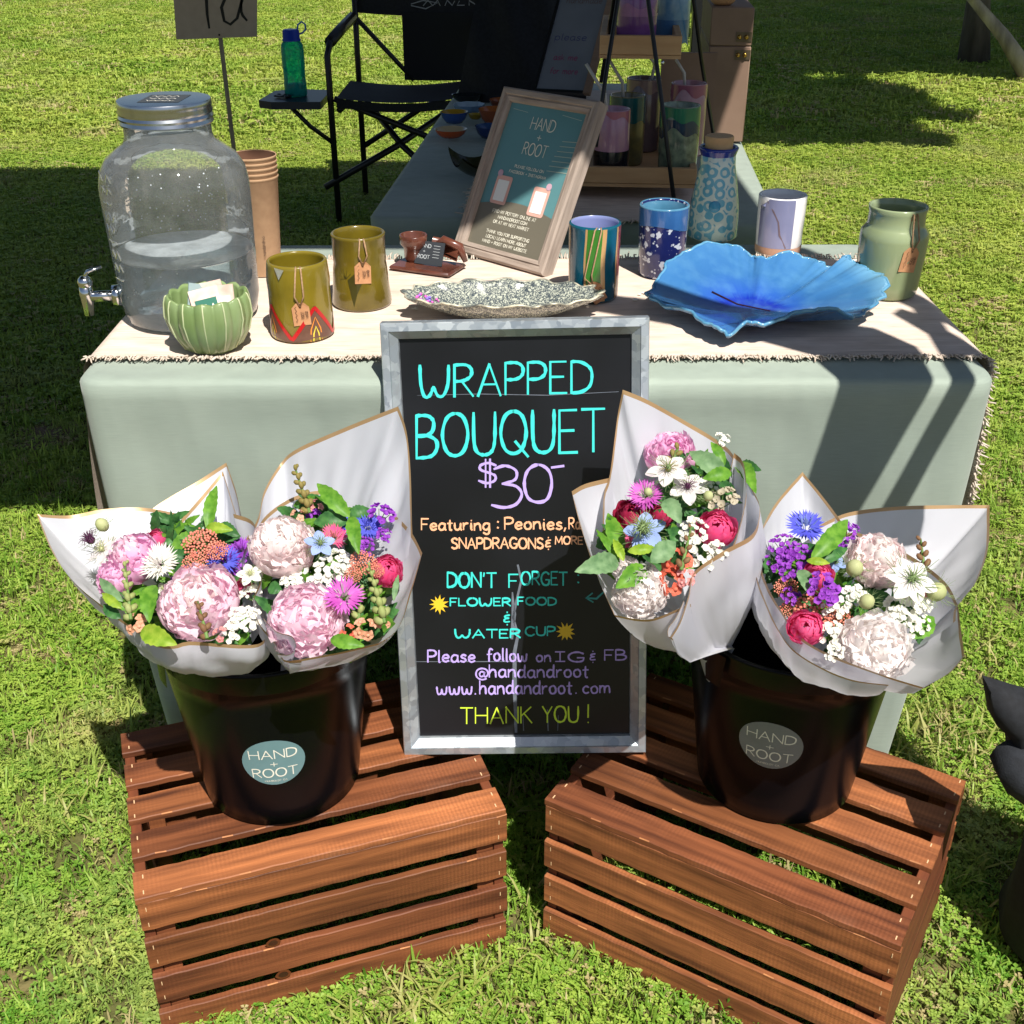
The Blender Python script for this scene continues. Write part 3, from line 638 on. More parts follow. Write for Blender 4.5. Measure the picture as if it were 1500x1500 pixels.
corners = [(-hw, 0, 1, 1), (hw, 0, -1, 1), (hw, BHt, -1, -1), (-hw, BHt, 1, -1)]
for k in range(4):
    a, b_ = corners[k], corners[(k+1) % 4]; mb = MB(); n = 1; vs = []
    for (d, h) in prof:
        vs += [(a[0]+a[2]*d, a[1]+a[3]*d, h), (b_[0]+b_[2]*d, b_[1]+b_[3]*d, h)]
    mb.add(vs, [(2*i, 2*i+1, 2*i+3, 2*i+2) for i in range(len(prof)-1)]); mb.build('frame_rail', m_galv, board, smooth=False)
m_slate = mat('chalkboard_black', '#08090b', '#191b20', scale=6, rough=.38, bump=.06, bscale=260, contrast=.8, bdist=.0004)
mb = MB(); mb.box((-hw+.0195, .0195, -.021), (hw-.0195, BHt-.0195, -.0132)); mb.build('panel', m_slate, board, smooth=False)
mb = MB(); mb.box((-hw+.03, BHt*.62, -.026), (hw-.03, BHt*.65, -.0222)); mb.build('back_brace', m_black, board, smooth=False)
IM = MBd.inverted(); PO = bo+bn*(-.0131)
def bfn(x, y, h=0):
    p = IM @ atplane(x, -y, PO, bn); return (p.x, p.y, -.0131+.0004+h)
m_teal = mat('marker_turquoise', (.05, .66, .60), rough=.5); m_lil = mat('marker_lilac', (.48, .36, .80), rough=.5)
m_pch = mat('marker_peach', (.90, .46, .26), rough=.5); m_yg = mat('marker_lime', (.62, .82, .05), rough=.5); m_yel = mat('marker_yellow', (.80, .52, .03), rough=.5)
rnd.seed(11)
def line(items, m, name='lettering'):
    mb = MB()
    for (t, x0_, y0_, x1_, size, w_, *sl_) in items: write(mb, t, x0_, -y0_, size, x1_-x0_, w_*.9, bfn, jit=.22, slope=(sl_[0] if sl_ else 0), wob=.03)
    mb.build(name, m, board, smooth=False)
line([('WRAPPED', 614, 581, 866, 46, 5.2, .02)], m_teal)
line([('BOUQUET', 609, 669, 884, 62, 5.6, .03)], m_teal)
line([('$', 700, 710, 725, 36, 4), ('3', 719, 742, 763, 60, 4.6), ('0', 766, 737, 808, 55, 5), ('-', 807, 706, 824, 44, 4.6)], m_lil)
line([('Featuring', 616, 776, 716, 16, 3.2), (':', 724, 775, 731, 18, 3.6), ('Peonies,', 738, 775, 828, 17, 3.2), ('Ranunculus,', 832, 775, 912, 16, 2.6)], m_pch)
line([('SNAPDRAGONS', 660, 803, 794, 15, 3.2), ('&', 797, 802, 806, 18, 2.8), ('MORE', 812, 797, 852, 11, 2.6)], m_pch)
line([("DON'T", 654, 860, 725, 21, 4), ('F', 744, 860, 757, 19, 3.6), ('ORGET', 762, 857, 829, 19, 3.1), (':', 841, 856, 849, 22, 3)], m_teal)
line([('FLOWER', 658, 887, 746, 11, 3.1), ('FOOD', 757, 886, 813, 11, 2.8)], m_teal)
line([('&', 736, 913, 746, 19, 2.8)], m_teal)
line([('WATER', 665, 934, 760, 12, 3.2), ('CUP', 768, 931, 811, 13, 2.8)], m_teal)
line([('Please', 625, 969, 694, 17, 3), ('follow', 712, 968, 770, 18, 3), ('on', 784, 969, 805, 15, 2.8), ('IG', 812, 969, 854, 14, 2.8), ('&', 862, 968, 871, 17, 2.4), ('FB', 884, 967, 915, 15, 2.8)], m_lil)
line([('@', 695, 994, 713, 16, 2.6), ('handandroot', 715, 992, 860, 18, 2.9)], m_lil)
line([('www.', 638, 1017, 696, 18, 3), ('handandroot', 701, 1016, 836, 19, 3), ('.', 840, 1016, 844, 17, 3), ('com', 852, 1015, 892, 17, 2.8)], m_lil)
line([('THANK', 673, 1059, 777, 23, 3), ('YOU', 793, 1058, 845, 23, 3), ('!', 857, 1058, 862, 26, 3)], m_yg)
for (cx, cy, q) in ((641, 885, 14), (827, 925, 15)):
    mb = MB(); vs = [bfn(cx, -cy)]
    for k in range(22): a = 2*pi*k/22; rr_ = q*(1 if k % 2 else .5)*U(.85, 1.1); vs.append(bfn(cx+rr_*cos(a), -cy+rr_*sin(a)))
    mb.add(vs, [(0, 1+k, 1+(k+1) % 22) for k in range(22)]); mb.build('flower_drawing', m_yel, board, smooth=False)
mb = MB(); ribbon(mb, [(858, -876), (872, -877), (884, -866)], 3, bfn); ribbon(mb, [(866, -869), (857, -876), (867, -882)], 3, bfn); mb.build('arrow_drawing', mat('marker_dull_teal', (.05, .33, .33), rough=.6), board, smooth=False)
m_smear = mat('chalk_smear', (.10, .115, .14), (.16, .18, .22), scale=90, rough=.5)
for P, w_ in (([(757, -828), (762, -850), (755, -880), (750, -905), (757, -930), (752, -955), (752, -1000), (754, -1072)], 4.5), ([(749, -868), (751, -900), (748, -935)], 5),
             ([(800, -1040), (801, -1070)], 2), ([(816, -1048), (815, -1070)], 1.6), ([(764, -1045), (765, -1070)], 1.6), ([(610, -579), (700, -577), (800, -579), (905, -574)], .8), ([(606, -969), (700, -969), (760, -969)], 1)):
    mb = MB(); ribbon(mb, P, w_, lambda x, y, h: bfn(x, y, -.0003), jit=.5); mb.build('water_streak', m_smear, board, smooth=False)

# ================================================================== BUCKETS
m_bkt = mat('black_gloss_plastic', '#08080b', '#0b0b0f', scale=8, rough=.26, spec=.17, coat=0, bump=.02, bscale=14, bdist=.004)
BR0, BR1, BHh, BZ = .100, .127, .255, .245
m_lab = mat('sticker_sage', '#6f9096', '#688a90', scale=50, rough=.5); m_lab2 = mat('sticker_grey', '#85888a', '#7c8082', scale=50, rough=.42)
m_cream = mat('print_cream', '#f1ede0', rough=.6)
def bucket(label, cx, cy, spx, spy, mlab):
    t = thing('flower_bucket', label, 'bucket', (cx, cy, BZ), 0, 'black flower buckets on the crates')
    mb = MB(); o_ = [(0, .0), (BR0-.006, 0), (BR0, .004)]
    o_ += [(BR0+(BR1-BR0)*k/8, .004+(BHh-.034)*k/8) for k in range(1, 9)]
    o_ += [(BR1+.002, BHh-.029), (BR1+.0035, BHh-.027), (BR1+.0035, BHh-.006), (BR1+.005, BHh-.003), (BR1+.0055, BHh), (BR1+.003, BHh+.002), (BR1-.001, BHh), (BR1-.003, BHh-.006)]
    o_ += [(BR1-.004-(BR1-BR0)*k/6, BHh-.03-(BHh-.036)*k/6) for k in range(0, 7)] + [(0, .004)]
    mb.lathe(o_, 72); mb.build('body', m_bkt, t)
    r_at = lambda z: BR0+(BR1-BR0)*(z-.004)/(BHh-.034)
    # handle ears
    for a in (-.95, pi-.95):
        mb = MB(); r = BR1+.004; mb.grid(lambda u, v: ((r+.004)*sin(a+(u-.5)*.26*(1-.35*(1-v))), -(r+.004)*cos(a+(u-.5)*.26*(1-.35*(1-v))), BHh-.048+.045*v), 6, 3); mb.build('handle_ear', m_bkt, t)
    # where the sticker sits
    y = cy-.11
    for k in range(6): p = at(spx, spy, y); y = cy-math.sqrt(max(1e-6, r_at(p.z-BZ)**2-(p.x-cx)**2))
    a0 = math.atan2(p.x-cx, cy-y); z0 = p.z-BZ
    def sf(u, v, h=0): z = z0+v; r = r_at(z)+.0004+h; a = a0+u/.113; return (r*sin(a), -r*cos(a), z)
    mb = MB(); q = .0375; n = 40; vs = [sf(0, 0)]
    for ring in (.35, .7, 1): vs += [sf(q*ring*cos(2*pi*k/n), q*ring*sin(2*pi*k/n)) for k in range(n)]
    mb.add(vs, [(0, 1+k, 1+(k+1) % n) for k in range(n)] + [(1+r*n+k, 1+(r+1)*n+k, 1+(r+1)*n+(k+1) % n, 1+r*n+(k+1) % n) for r in (0, 1) for k in range(n)])
    s = mb.build('round_sticker', mlab, t)
    mb = MB(); f = lambda x, y, h: sf(x, y, .0003+h)
    write(mb, 'HAND', -.0275, .0075, .014, .055, .0018, f); write(mb, '+', -.004, -.0075, .0115, .008, .0014, f)
    write(mb, 'ROOT', -.027, -.0235, .014, .054, .0018, f); write(mb, 'HUMBOLDT CA'.replace('X', ''), -.0135, -.0315, .0026, .027, .0004, f)
    mb.build('lettering', m_cream, s, smooth=False)
    return t
BLc, BRc = (-.305, 1.205), (.345, 1.205)
bucket('black bucket on the left crate holding two bouquets, teal round sticker', *BLc, 399, 1117, m_lab)
bucket('black bucket on the right crate holding two bouquets, grey round sticker', *BRc, 1126, 1093, m_lab2)

# ================================================================== FLOWERS
def fmat(n, a, b_, rough=.55, tl=.3, scale=55, con=1): return mat(n, a, b_, scale=scale, rough=rough, tl=tl, spec=.25, contrast=con)
F = dict(
 pink=fmat('petal_blush', (.98, .70, .82), (.98, .84, .90), tl=.5), white=fmat('petal_white', (.97, .90, .89), (.98, .95, .92), tl=.5), lav=fmat('petal_lavender_pink', (.93, .50, .76), (.96, .70, .86), tl=.48),
 shell=fmat('petal_shell', (.97, .81, .82), (.98, .91, .89), tl=.5), hot=fmat('petal_hot_pink', (.86, .07, .27), (.92, .22, .44), tl=.45), red=fmat('petal_crimson', (.42, .02, .07), (.55, .05, .14)),
 blue=fmat('petal_blue', (.09, .09, .62), (.16, .19, .75)), sky=fmat('petal_sky', (.30, .42, .80), (.42, .52, .85)), mag=fmat('petal_magenta', (.50, .06, .42), (.68, .20, .60)),
 pur=fmat('petal_purple', (.24, .03, .42), (.40, .10, .60)), coral=fmat('floret_coral', (.72, .20, .14), (.85, .40, .28), scale=200), ivory=fmat('floret_ivory', (.80, .78, .68), (.86, .86, .80)),
 peach=fmat('petal_peach', (.78, .36, .20), (.80, .48, .34)), orange=fmat('petal_red_orange', (.72, .11, .06), (.82, .25, .16)), salmon=fmat('petal_salmon', (.82, .30, .30), (.85, .45, .42)),
 bud=fmat('bud_olive', (.26, .22, .06), (.36, .28, .10)), budb=fmat('bud_brown', (.22, .11, .06), (.32, .19, .09)), budg=fmat('bud_green', (.34, .40, .13), (.44, .48, .20)),
 leaf=fmat('leaf_bright', (.075, .22, .02), (.18, .38, .045), .42, .3, 110, 1.4), leafd=fmat('leaf_dark', (.028, .10, .03), (.07, .20, .05), .42, .2, 110, 1.4), leafs=fmat('leaf_sage', (.12, .23, .10), (.23, .37, .18), .5, .25, 110, 1.4),
 lime=fmat('leaf_lime', (.20, .36, .025), (.38, .52, .06), .42, .35, 110, 1.4), stem=mat('stem_green', (.14, .24, .06), rough=.6), dark=mat('stamen_dark', (.08, .02, .06), rough=.6), frill=fmat('frill_green', (.22, .32, .12), (.30, .40, .18)),
 pale=fmat('pod_pale', (.50, .55, .24), (.60, .62, .34)), beige=fmat('floret_beige', (.48, .42, .30), (.58, .52, .40)))
fr = random.Random(3)
def petal(mb, X, phi, hw_, th0, th1, R0, R1, ruf, mi, nu=6, nv=5):
    ph = fr.uniform(0, 6); k1 = fr.uniform(2, 5)
    def f(u, v):
        s = 2*u-1; wv = math.sqrt(max(0, 1-(max(0, v-.55)/.47)**2)) if v > .55 else .45+.55*v/.55
        a = phi+s*hw_*wv*(1 if th1 > .5 else 1.3); th = th0+(th1-th0)*v
        r = R0+(R1-R0)*v**.7+ruf*.5*v*v*sin(k1*s*2+ph)+ruf*.45*v**4*sin(7*s+ph*2)
        th += ruf*.9*v**3*sin(4*s+ph)+ruf*.4*v**4*sin(11*s+ph*3)
        return (r*sin(th)*cos(a), r*sin(th)*sin(a), r*cos(th))
    mb.grid(f, nu, nv, mi, X)
def rpetal(mb, X, phi, th, r0, r1, w_, mi, curl, nu=4, nv=3):
    """short ruffled petal standing on the dome of the flower"""
    ph = fr.uniform(0, 6); d = V((sin(th)*cos(phi), sin(th)*sin(phi), cos(th))); tw = fr.uniform(-.9, .9)
    a = V((-sin(phi), cos(phi), 0)); b_ = d.cross(a); s1 = a*cos(tw)+b_*sin(tw); s2 = d.cross(s1)
    def f(u, v):
        s = 2*u-1; k = (.35+.65*v**.6)*(1-.28*s*s*v); ww = w_*(.55+.45*sin(pi*(.25+.6*v)))
        return d*(r0+(r1-r0)*v*(1-.16*s*s)+.03*v*sin(s*8+ph))+s1*s*ww+s2*(curl*v*v+.10*v*sin(s*5+ph)+.06*v*v*sin(11*s+ph))*w_*2.2
    mb.grid(f, nu, nv, mi, X)
def peony(mb, X, mi=0, open_=1.0, rings=7, ruf=.06, inner=None):
    n0 = 7
    for k in range(2):
        for j in range(n0-k):
            petal(mb, X, 2*pi*j/(n0-k)+k*.5+fr.uniform(-.3, .3), .62, 2.5, (1.28-.22*k)*open_*fr.uniform(.9, 1.1), .62, (1.06-.05*k)*fr.uniform(.95, 1.06), ruf*fr.uniform(.6, 1.3), mi, 9, 7)
    mb.ball((0, 0, .02), .74, 14, mi, X)
    N_ = 74 if rings >= 7 else 44
    for k in range(N_):
        t = (k+.5)/N_; th = math.acos(1-t*(1-cos(1.35)))*fr.uniform(.93, 1.07); phi = k*2.39996+fr.uniform(-.2, .2)
        rr = 1-.05*t+fr.uniform(-.06, .05); rpetal(mb, X, phi, th, .76, rr, (.15+.20*t)*fr.uniform(.85, 1.25), inner if (inner is not None and t < .35) else mi, fr.uniform(-.3, .7), 5, 4)
def ranunculus(mb, X, mi=0):
    for k in range(7):
        t = k/6; n = int(3+4.5*t)
        for j in range(n): petal(mb, X, 2*pi*j/n+k*.9+fr.uniform(-.3, .3), (3.6/n)*fr.uniform(.85, 1.1), 2.5, (.14+1.0*t)*fr.uniform(.85, 1.12)+.04, (.5+.4*t)*.62, (.62+.4*t**.8)*fr.uniform(.95, 1.06), .045*fr.uniform(.5, 1.5), mi, 7, 5)
def cornflower(mb, X, mi=0, mi2=1, n=16, mi3=None):
    for k in range(n):
        a = 2*pi*k/n+fr.uniform(-.15, .15); up = fr.uniform(.0, .5); L_ = fr.uniform(.8, 1.05)
        d = V((cos(a), sin(a), up)).normalized(); sd = V((-sin(a), cos(a), 0)); c = d*.15
        for q in (-.5, -.17, .17, .5):
            tip = d*L_+sd*q*.55+V((0, 0, fr.uniform(-.1, .1))); m = d*(L_*.6)+sd*q*.38
            mb.add([c, m-sd*.075, tip, m+sd*.075], [(0, 1, 2, 3)], mi, X)
    for k in range(26):
        a = fr.uniform(0, 2*pi); q = fr.uniform(0, .35); p = V((q*cos(a), q*sin(a), .1)); e = p+V((q*cos(a)*.7, q*sin(a)*.7, fr.uniform(.25, .5)))
        mb.tube([p, e], [.03, .02], 3, mi2, X, cap=False)
def opetal(mb, X, a, L_, W_, up, mi, curl=.1, nu=4, nv=6):
    d = V((cos(a), sin(a), 0)); sd = V((-sin(a), cos(a), 0))
    def f(u, v):
        s = 2*u-1; wv = W_*(sin(pi*min(1, v*.93+.05))**.75); p = d*(L_*(.08+.92*v))+sd*s*wv; p.z = up*v+curl*(s*s*.6)*wv/W_-curl*v*v*1.2; return p
    mb.grid(f, nu, nv, mi, X)
def nigella(mb, X, mi=0, pod=1, frill=2, n=6, dark=None, big=1.0):
    for k in range(n): opetal(mb, X, 2*pi*k/n+fr.uniform(-.1, .1), fr.uniform(.8, .95)*big, .30*big, .12, mi)
    mb.ball((0, 0, .16), .13, 8, pod, X, (1, 1, 1.3))
    for k in range(18):
        a = 2*pi*k/18; e = V((cos(a)*.42, sin(a)*.42, .30+.1*(k % 2))); mb.tube([(0, 0, .1), e*.6+V((0, 0, .12)), e], [.022, .016, .012], 3, dark if dark is not None else pod, X, cap=False)
    for k in range(5):
        a = 2*pi*k/5+.3; mb.tube([(0, 0, .25), (cos(a)*.15, sin(a)*.15, .45), (cos(a)*.32, sin(a)*.32, .46)], [.03, .02, .01], 3, pod, X, cap=False)
    if frill is not None: frills(mb, X, frill, 16, 1.15)
def frills(mb, X, mi, n, r):
    for k in range(n):
        a = 2*pi*k/n+fr.uniform(-.2, .2); L_ = r*fr.uniform(.7, 1.1); up = fr.uniform(-.2, .5); p = V((cos(a)*L_, sin(a)*L_, up)); m = V((cos(a)*L_*.55, sin(a)*L_*.55, up*.2-.05))
        mb.tube([(0, 0, -.1), m, p], [.02, .016, .008], 3, mi, X, cap=False)
        for q in (-.4, .4):
            mb.tube([m, m+V((cos(a+q)*.45, sin(a+q)*.45, .12))*r*.8], [.013, .006], 3, mi, X, cap=False)
def statice(mb, X, mi=0, n=26, st=1, c=None):
    for k in range(n):
        a = fr.uniform(0, 2*pi); q = math.sqrt(fr.random())*.9; z = .35*(1-q*q)+fr.uniform(-.12, .12); p = V((q*cos(a), q*sin(a), z)); s = fr.uniform(.15, .24)
        nn = V((q*cos(a)*.8+fr.uniform(-.3, .3), q*sin(a)*.8+fr.uniform(-.3, .3), 1)).normalized(); Y = X @ xf(p, nn, fr.uniform(0, 6), s)
        vs = [(0, 0, -.5)]+[((1+.12*(j % 2))*cos(2*pi*j/10), (1+.12*(j % 2))*sin(2*pi*j/10), .3+.22*(j % 2)) for j in range(10)]
        mb.add(vs, [(0, 1+j, 1+(j+1) % 10) for j in range(10)], mi, Y); mb.ball((0, 0, -.1), .22, 5, c if c is not None else mi, Y)
    for k in range(6): a = k; mb.tube([(0, 0, -.9), (cos(a)*.5, sin(a)*.5, .1)], .03, 4, st, X, cap=False)
def yarrow(mb, X, mi=0, n=110, st=1):
    for k in range(n):
        a = k*2.39996; q = math.sqrt((k+.5)/n); z = .22*(1-q*q)+fr.uniform(-.05, .05); s = fr.uniform(.065, .10)
        mb.ball((q*cos(a)+fr.uniform(-.04, .04), q*sin(a)+fr.uniform(-.04, .04), z), s, 5, mi, X, (1, 1, .8))
    for k in range(8): a = k*.8; mb.tube([(0, 0, -.9), (cos(a)*.6, sin(a)*.6, 0)], .03, 4, st, X, cap=False)
def spike(mb, p0, p1, r0, r1, n, mi=0, st=1, off=V()):
    """buds stacked in a spiral between two world points"""
    p0, p1 = V(p0), V(p1); ax = (p1-p0).normalized(); a = ax.cross(V((0, 1, 0))).normalized(); b_ = ax.cross(a)
    mb.tube([p0-ax*.006, p1], [.0022, .001], 5, st)
    for k in range(n):
        t = k/(n-1); c = p0.lerp(p1, t); r = r0+(r1-r0)*t; th = k*2.1; d = a*cos(th)+b_*sin(th)
        M_ = (ax*.8+d*.7).normalized().to_track_quat('Z', 'Y').to_matrix()
        mb.ball(c+d*r*.75, r, 7, mi, None, (.62, .62, .95), M_)
def leafmesh(mb, p0, p1, wd, nrm, mi=0, serr=.06, fold=.35, droop=.12):
    p0, p1 = V(p0), V(p1); d = p1-p0; L_ = d.length; d.normalize(); s_ = d.cross(V(nrm)).normalized(); n_ = s_.cross(d).normalized(); nv = 14
    def f(u, v):
        s = 2*u-1; wv = wd*.5*(sin(pi*v**.8)**.8)*(1+serr*(1 if int(v*nv) % 2 else -1)*abs(s)) if 0 < v < 1 else .0004
        return p0+d*L_*v+s_*s*wv+n_*(abs(s)*wv*fold+sin(pi*v)*L_*droop-.0006*cos(v*60)*abs(s))
    mb.grid(f, 4, nv, mi)

# ================================================================== BOUQUETS
m_paper = mat('wrapping_paper', (.73, .73, .79), (.69, .70, .77), scale=5, rough=.38, tl=.42, spec=.45)
m_gold = mat('gold_paper_edge', (.50, .33, .17), (.44, .28, .14), scale=20, rough=.35, tl=.15, metal=.3)
def depth(p): return p.y*cos(PITCH)+(CAM_H-p.z)*sin(PITCH)
class Bouquet:
    def __init__(s, label, base, ctr, Y0, sl, sx=0):
        s.b = V(base); s.bc = BLc if base[0] < 0 else BRc; s.c = ctr; s.Y0 = Y0; s.sl = sl; s.sx = sx
        s.t = thing('bouquet', label, 'bouquet', base, 0, 'paper wrapped bouquets in the buckets')
        mb = MB(); bc_ = BLc if base[0] < 0 else BRc; e = V(((bc_[0]-base[0])*.75, (bc_[1]-base[1])*.8, -.20)); mb.tube([V((0, 0, .012)), e*.3, e], [.017, .018, .022], 20, cap=False); mb.build('paper_foot', m_paper, s.t)
        s.ctr3 = s.p(*ctr); s.ax = (s.ctr3-s.b).normalized()
    bc = None
    def Y(s, px, py): return s.Y0+s.sl*(py-s.c[1])+s.sx*(px-s.c[0])
    def p(s, px, py, dY=0): return at(px, py, s.Y(px, py)+dY)
    def sheet(s, rim, a0, a1, bulge=.010, rb=.017, nv=16, gold=.0062, sides=(0, 0)):
        """rim: (px, py, extra depth[, corner])"""
        P = [(s.p(q[0], q[1], q[2]), len(q) > 3) for q in rim]
        out = []
        for i in range(len(P)-1):
            p1, p2 = P[i][0], P[i+1][0]
            p0 = P[i-1][0] if i and not P[i][1] else p1; p3 = P[i+2][0] if i+2 < len(P) and not P[i+1][1] else p2
            n = max(3, int((p2-p1).length/.006))
            for k in range(n):
                t = k/n; out.append(.5*((2*p1)+(p2-p0)*t+(2*p0-5*p1+4*p2-p3)*t*t+(3*p1-p0-3*p2+p3)*t**3))
        out.append(P[-1][0]); m = len(out)-1
        fw = fr.uniform(0, 6)
        def f(u, v):
            i = min(m, int(round(u*m))); r_ = out[i]; a = a0+(a1-a0)*u; bs = s.b+V((rb*cos(a), rb*sin(a), 0))
            d = bs.lerp(r_, v); o_ = V((r_.x-s.b.x, r_.y-s.b.y, 0)).normalized(); L_ = (r_-bs).length
            d = d+o_*(bulge*sin(pi*v)+.0022*sin(v*9+u*14+fw)*v*(1-v)*4+(.0055*abs(((u*5+fw+v*.6) % 1)*2-1)+.0028*abs(((u*13+fw*3-v*1.1) % 1)*2-1)+.0018*abs(((v*4+fw+u*2.3) % 1)*2-1))*v*min(1, (1-v)*5))
            cx_, cy_ = s.bc; h = V((d.x-cx_, d.y-cy_, 0)); zt = d.z-BZ
            lim = (BR0-.008+(BR1-BR0)*zt/BHh) if zt < BHh+.004 else BR1-.008+(zt-BHh-.004)*2.2
            if h.length > lim: h *= lim/h.length; d = V((cx_+h.x, cy_+h.y, d.z))
            return d
        vv = [0]+[k/(nv-3) for k in range(1, nv-3)]
        vs = []; e = []
        mb = MB(); rows = nv
        Ls = [(o_-s.b).length for o_ in out]
        for j in range(rows+1):
            for i in range(m+1):
                g = 1-gold/Ls[i]
                v = g*j/(rows-1) if j < rows else 1
                vs.append(f(i/m, v))
        fs = []; ms = []
        for j in range(rows):
            for i in range(m):
                a = j*(m+1)+i; fs.append((a, a+1, a+m+2, a+m+1)); ms.append(1 if j == rows-1 or (sides[0] and i < 1 and j > rows*.35) or (sides[1] and i > m-2 and j > rows*.35) else 0)
        mb.v = [tuple(q) for q in vs]; mb.f = fs; mb.m = ms
        mb.build('wrapping_sheet', [m_paper, m_gold], s.t, off=s.b)
    def X(s, px, py, size, dY=0, tilt=.45, toward=None):
        size *= 1.03
        p = s.p(px, py, dY); sc = size*depth(p)/FPX
        n = (s.ax*.55+V((0, -.55, .6))+(p-s.ctr3)*tilt*8).normalized()
        if toward: n = (n+V(toward)).normalized()
        return xf(p-s.b, n, fr.uniform(0, 6), sc)
    def fl(s, kind, px, py, size, *mats, dY=0, **kw):
        mb = MB(); X = s.X(px, py, size, dY)
        M_ = [F[m_] for m_ in mats]
        if kind == 'peony': peony(mb, X, 0, inner=(1 if len(mats) > 1 else None), **kw)
        elif kind == 'ranunculus': ranunculus(mb, X)
        elif kind == 'cornflower': cornflower(mb, X, 0, 1)
        elif kind == 'nigella': nigella(mb, X, 0, 1, 2, dark=3 if len(mats) > 3 else None, **kw)
        elif kind == 'statice': statice(mb, X, 0, c=2 if len(mats) > 2 else None)
        elif kind == 'yarrow': yarrow(mb, X, 0)
        elif kind == 'seed_pod':
            mb.ball((0, 0, 0), .62, 10, 0, X, (1, 1, 1.2)); frills(mb, X, 1, 14, 1.5)
        elif kind == 'thistle':
            for k in range(26): a = k*2.4; q = .9*((k+1)/26)**.5; mb.tube([(0, 0, -.2), (q*.6*cos(a), q*.6*sin(a), .5), (q*cos(a), q*sin(a), .8-.5*q)], [.05, .04, .015], 4, 0, X, cap=False)
            mb.ball((0, 0, .0), .35, 8, 0, X)
            frills(mb, X, 1, 12, 1.1)
        names = {'statice': 'statice_sprig', 'yarrow': 'yarrow_head', 'nigella': 'nigella_flower', 'thistle': 'nigella_pod', 'seed_pod': 'nigella_bud'}
        o = mb.build(names.get(kind, kind), M_, s.t)
        # its stem, down into the bundle
        top = X.translation; sb = MB(); sb.tube([top-X.to_3x3().col[2].normalized()*.004, top*.6, top*.25+V((fr.uniform(-.008, .008), fr.uniform(-.008, .008), 0))], .0022, 5)
        s.stems = getattr(s, 'stems', MB()); s.stems.add(sb.v, sb.f)
        return o
    def leaf(s, x0_, y0_, x1_, y1_, wd, m_='leaf', dY=-.02, dY1=None, **kw):
        p0, p1 = s.p(x0_, y0_, dY), s.p(x1_, y1_, dY if dY1 is None else dY1); mb = MB()
        k = wd*depth(p0)/FPX; leafmesh(mb, p0-s.b, p1-s.b, k, (0, -.75, .65), **kw); mb.build('leaf', F[m_], s.t)
    def snap(s, x0_, y0_, x1_, y1_, r0, r1, n, m_='bud', dY=-.03):
        p0, p1 = s.p(x0_, y0_, dY), s.p(x1_, y1_, dY); k = depth(p0)/FPX; mb = MB(); spike(mb, p0-s.b, p1-s.b, r0*k, r1*k, n); mb.build('snapdragon_stem', [F[m_], F['stem']], s.t)
    def lips(s, px, py, size, m_, n=5, dY=-.02):
        mb = MB(); X = s.X(px, py, size, dY)
        for k in range(n):
            a = 2*pi*k/n+fr.uniform(-.3, .3); q = .55; Y_ = X @ xf((q*cos(a), q*sin(a), fr.uniform(-.1, .25)), (cos(a)*.8, sin(a)*.8, .8), fr.uniform(0, 6), .52)
            for j in range(5): opetal(mb, Y_, 2*pi*j/5, .9, .42, .35, 0, .25, 3, 4)
            mb.ball((0, 0, 0), .35, 6, 0, Y_)
        mb.build('snapdragon_flower', F[m_], s.t)
    def filler(s, pts, n, seed):
        r = random.Random(seed); mb = MB()
        for k in range(n):
            px, py, q = r.choice(pts); px += r.uniform(-q, q); py += r.uniform(-q, q)
            p = s.p(px, py, r.uniform(.005, .04)); a = r.uniform(0, 2*pi); d = V((cos(a), -.3*sin(a), sin(a)))*r.uniform(.014, .026)
            leafmesh(mb, p-s.b-d, p-s.b+d, r.uniform(.009, .016), (0, -.75, .65), r.choice((0, 0, 1)))
        mb.build('foliage', [F['leafd'], F['leaf']], s.t, kind='stuff')
        if hasattr(s, 'stems'): s.stems.build('stems', F['stem'], s.t, kind='stuff')

# ---- A: leftmost bouquet
A = Bouquet('leftmost bouquet, its white paper pointing left, coral yarrow beside a blush peony', tuple(at(322, 982, 1.118)), (250, 860), 1.115, -.00085)
A.sheet([(225, 800, .06), (215, 752, .06), (290, 703, .06), (330, 677, .05, 1), (344, 718, .04), (353, 758, .03), (372, 810, .0), (388, 850, -.01)], 1.9, .2, .01)
A.sheet([(240, 795, .05), (254, 771, .045, 1), (290, 731, .05), (325, 690, .05, 1), (336, 725, .04), (348, 765, .03)], 1.7, .7, .006)
A.sheet([(273, 755, .05), (210, 743, .05), (150, 745, .04), (100, 754, .03), (52, 752, .03, 1), (74, 806, .01), (105, 850, -.005), (150, 888, -.01), (205, 926, -.01), (246, 945, -.015)], 2.3, 4.6, .014)
A.sheet([(190, 915, -.005), (222, 938, -.01), (250, 945, -.02), (275, 939, -.025), (325, 943, -.028), (376, 943, -.02), (388, 925, .0), (392, 890, .02)], 3.9, 6.2, .02)
A.filler([(230, 845, 45), (320, 805, 32), (212, 895, 22), (340, 880, 35), (260, 790, 30), (250, 920, 22), (330, 922, 22)], 150, 1)
A.fl('peony', 294, 886, 57, 'pink', 'shell', dY=-.01)
A.fl('peony', 198, 822, 40, 'lav', 'pink', dY=.0); A.fl('peony', 170, 848, 28, 'lav', dY=.0, rings=5)
A.fl('ranunculus', 226, 792, 18, 'hot', dY=.01); A.fl('ranunculus', 325, 800, 17, 'mag', dY=.02); A.fl('ranunculus', 357, 861, 15, 'hot', dY=.0)
A.fl('cornflower', 234, 826, 32, 'ivory', 'white', dY=-.035); A.fl('cornflower', 326, 822, 28, 'blue', 'pur', dY=-.01); A.fl('cornflower', 352, 806, 24, 'pur', 'pur', dY=.01)
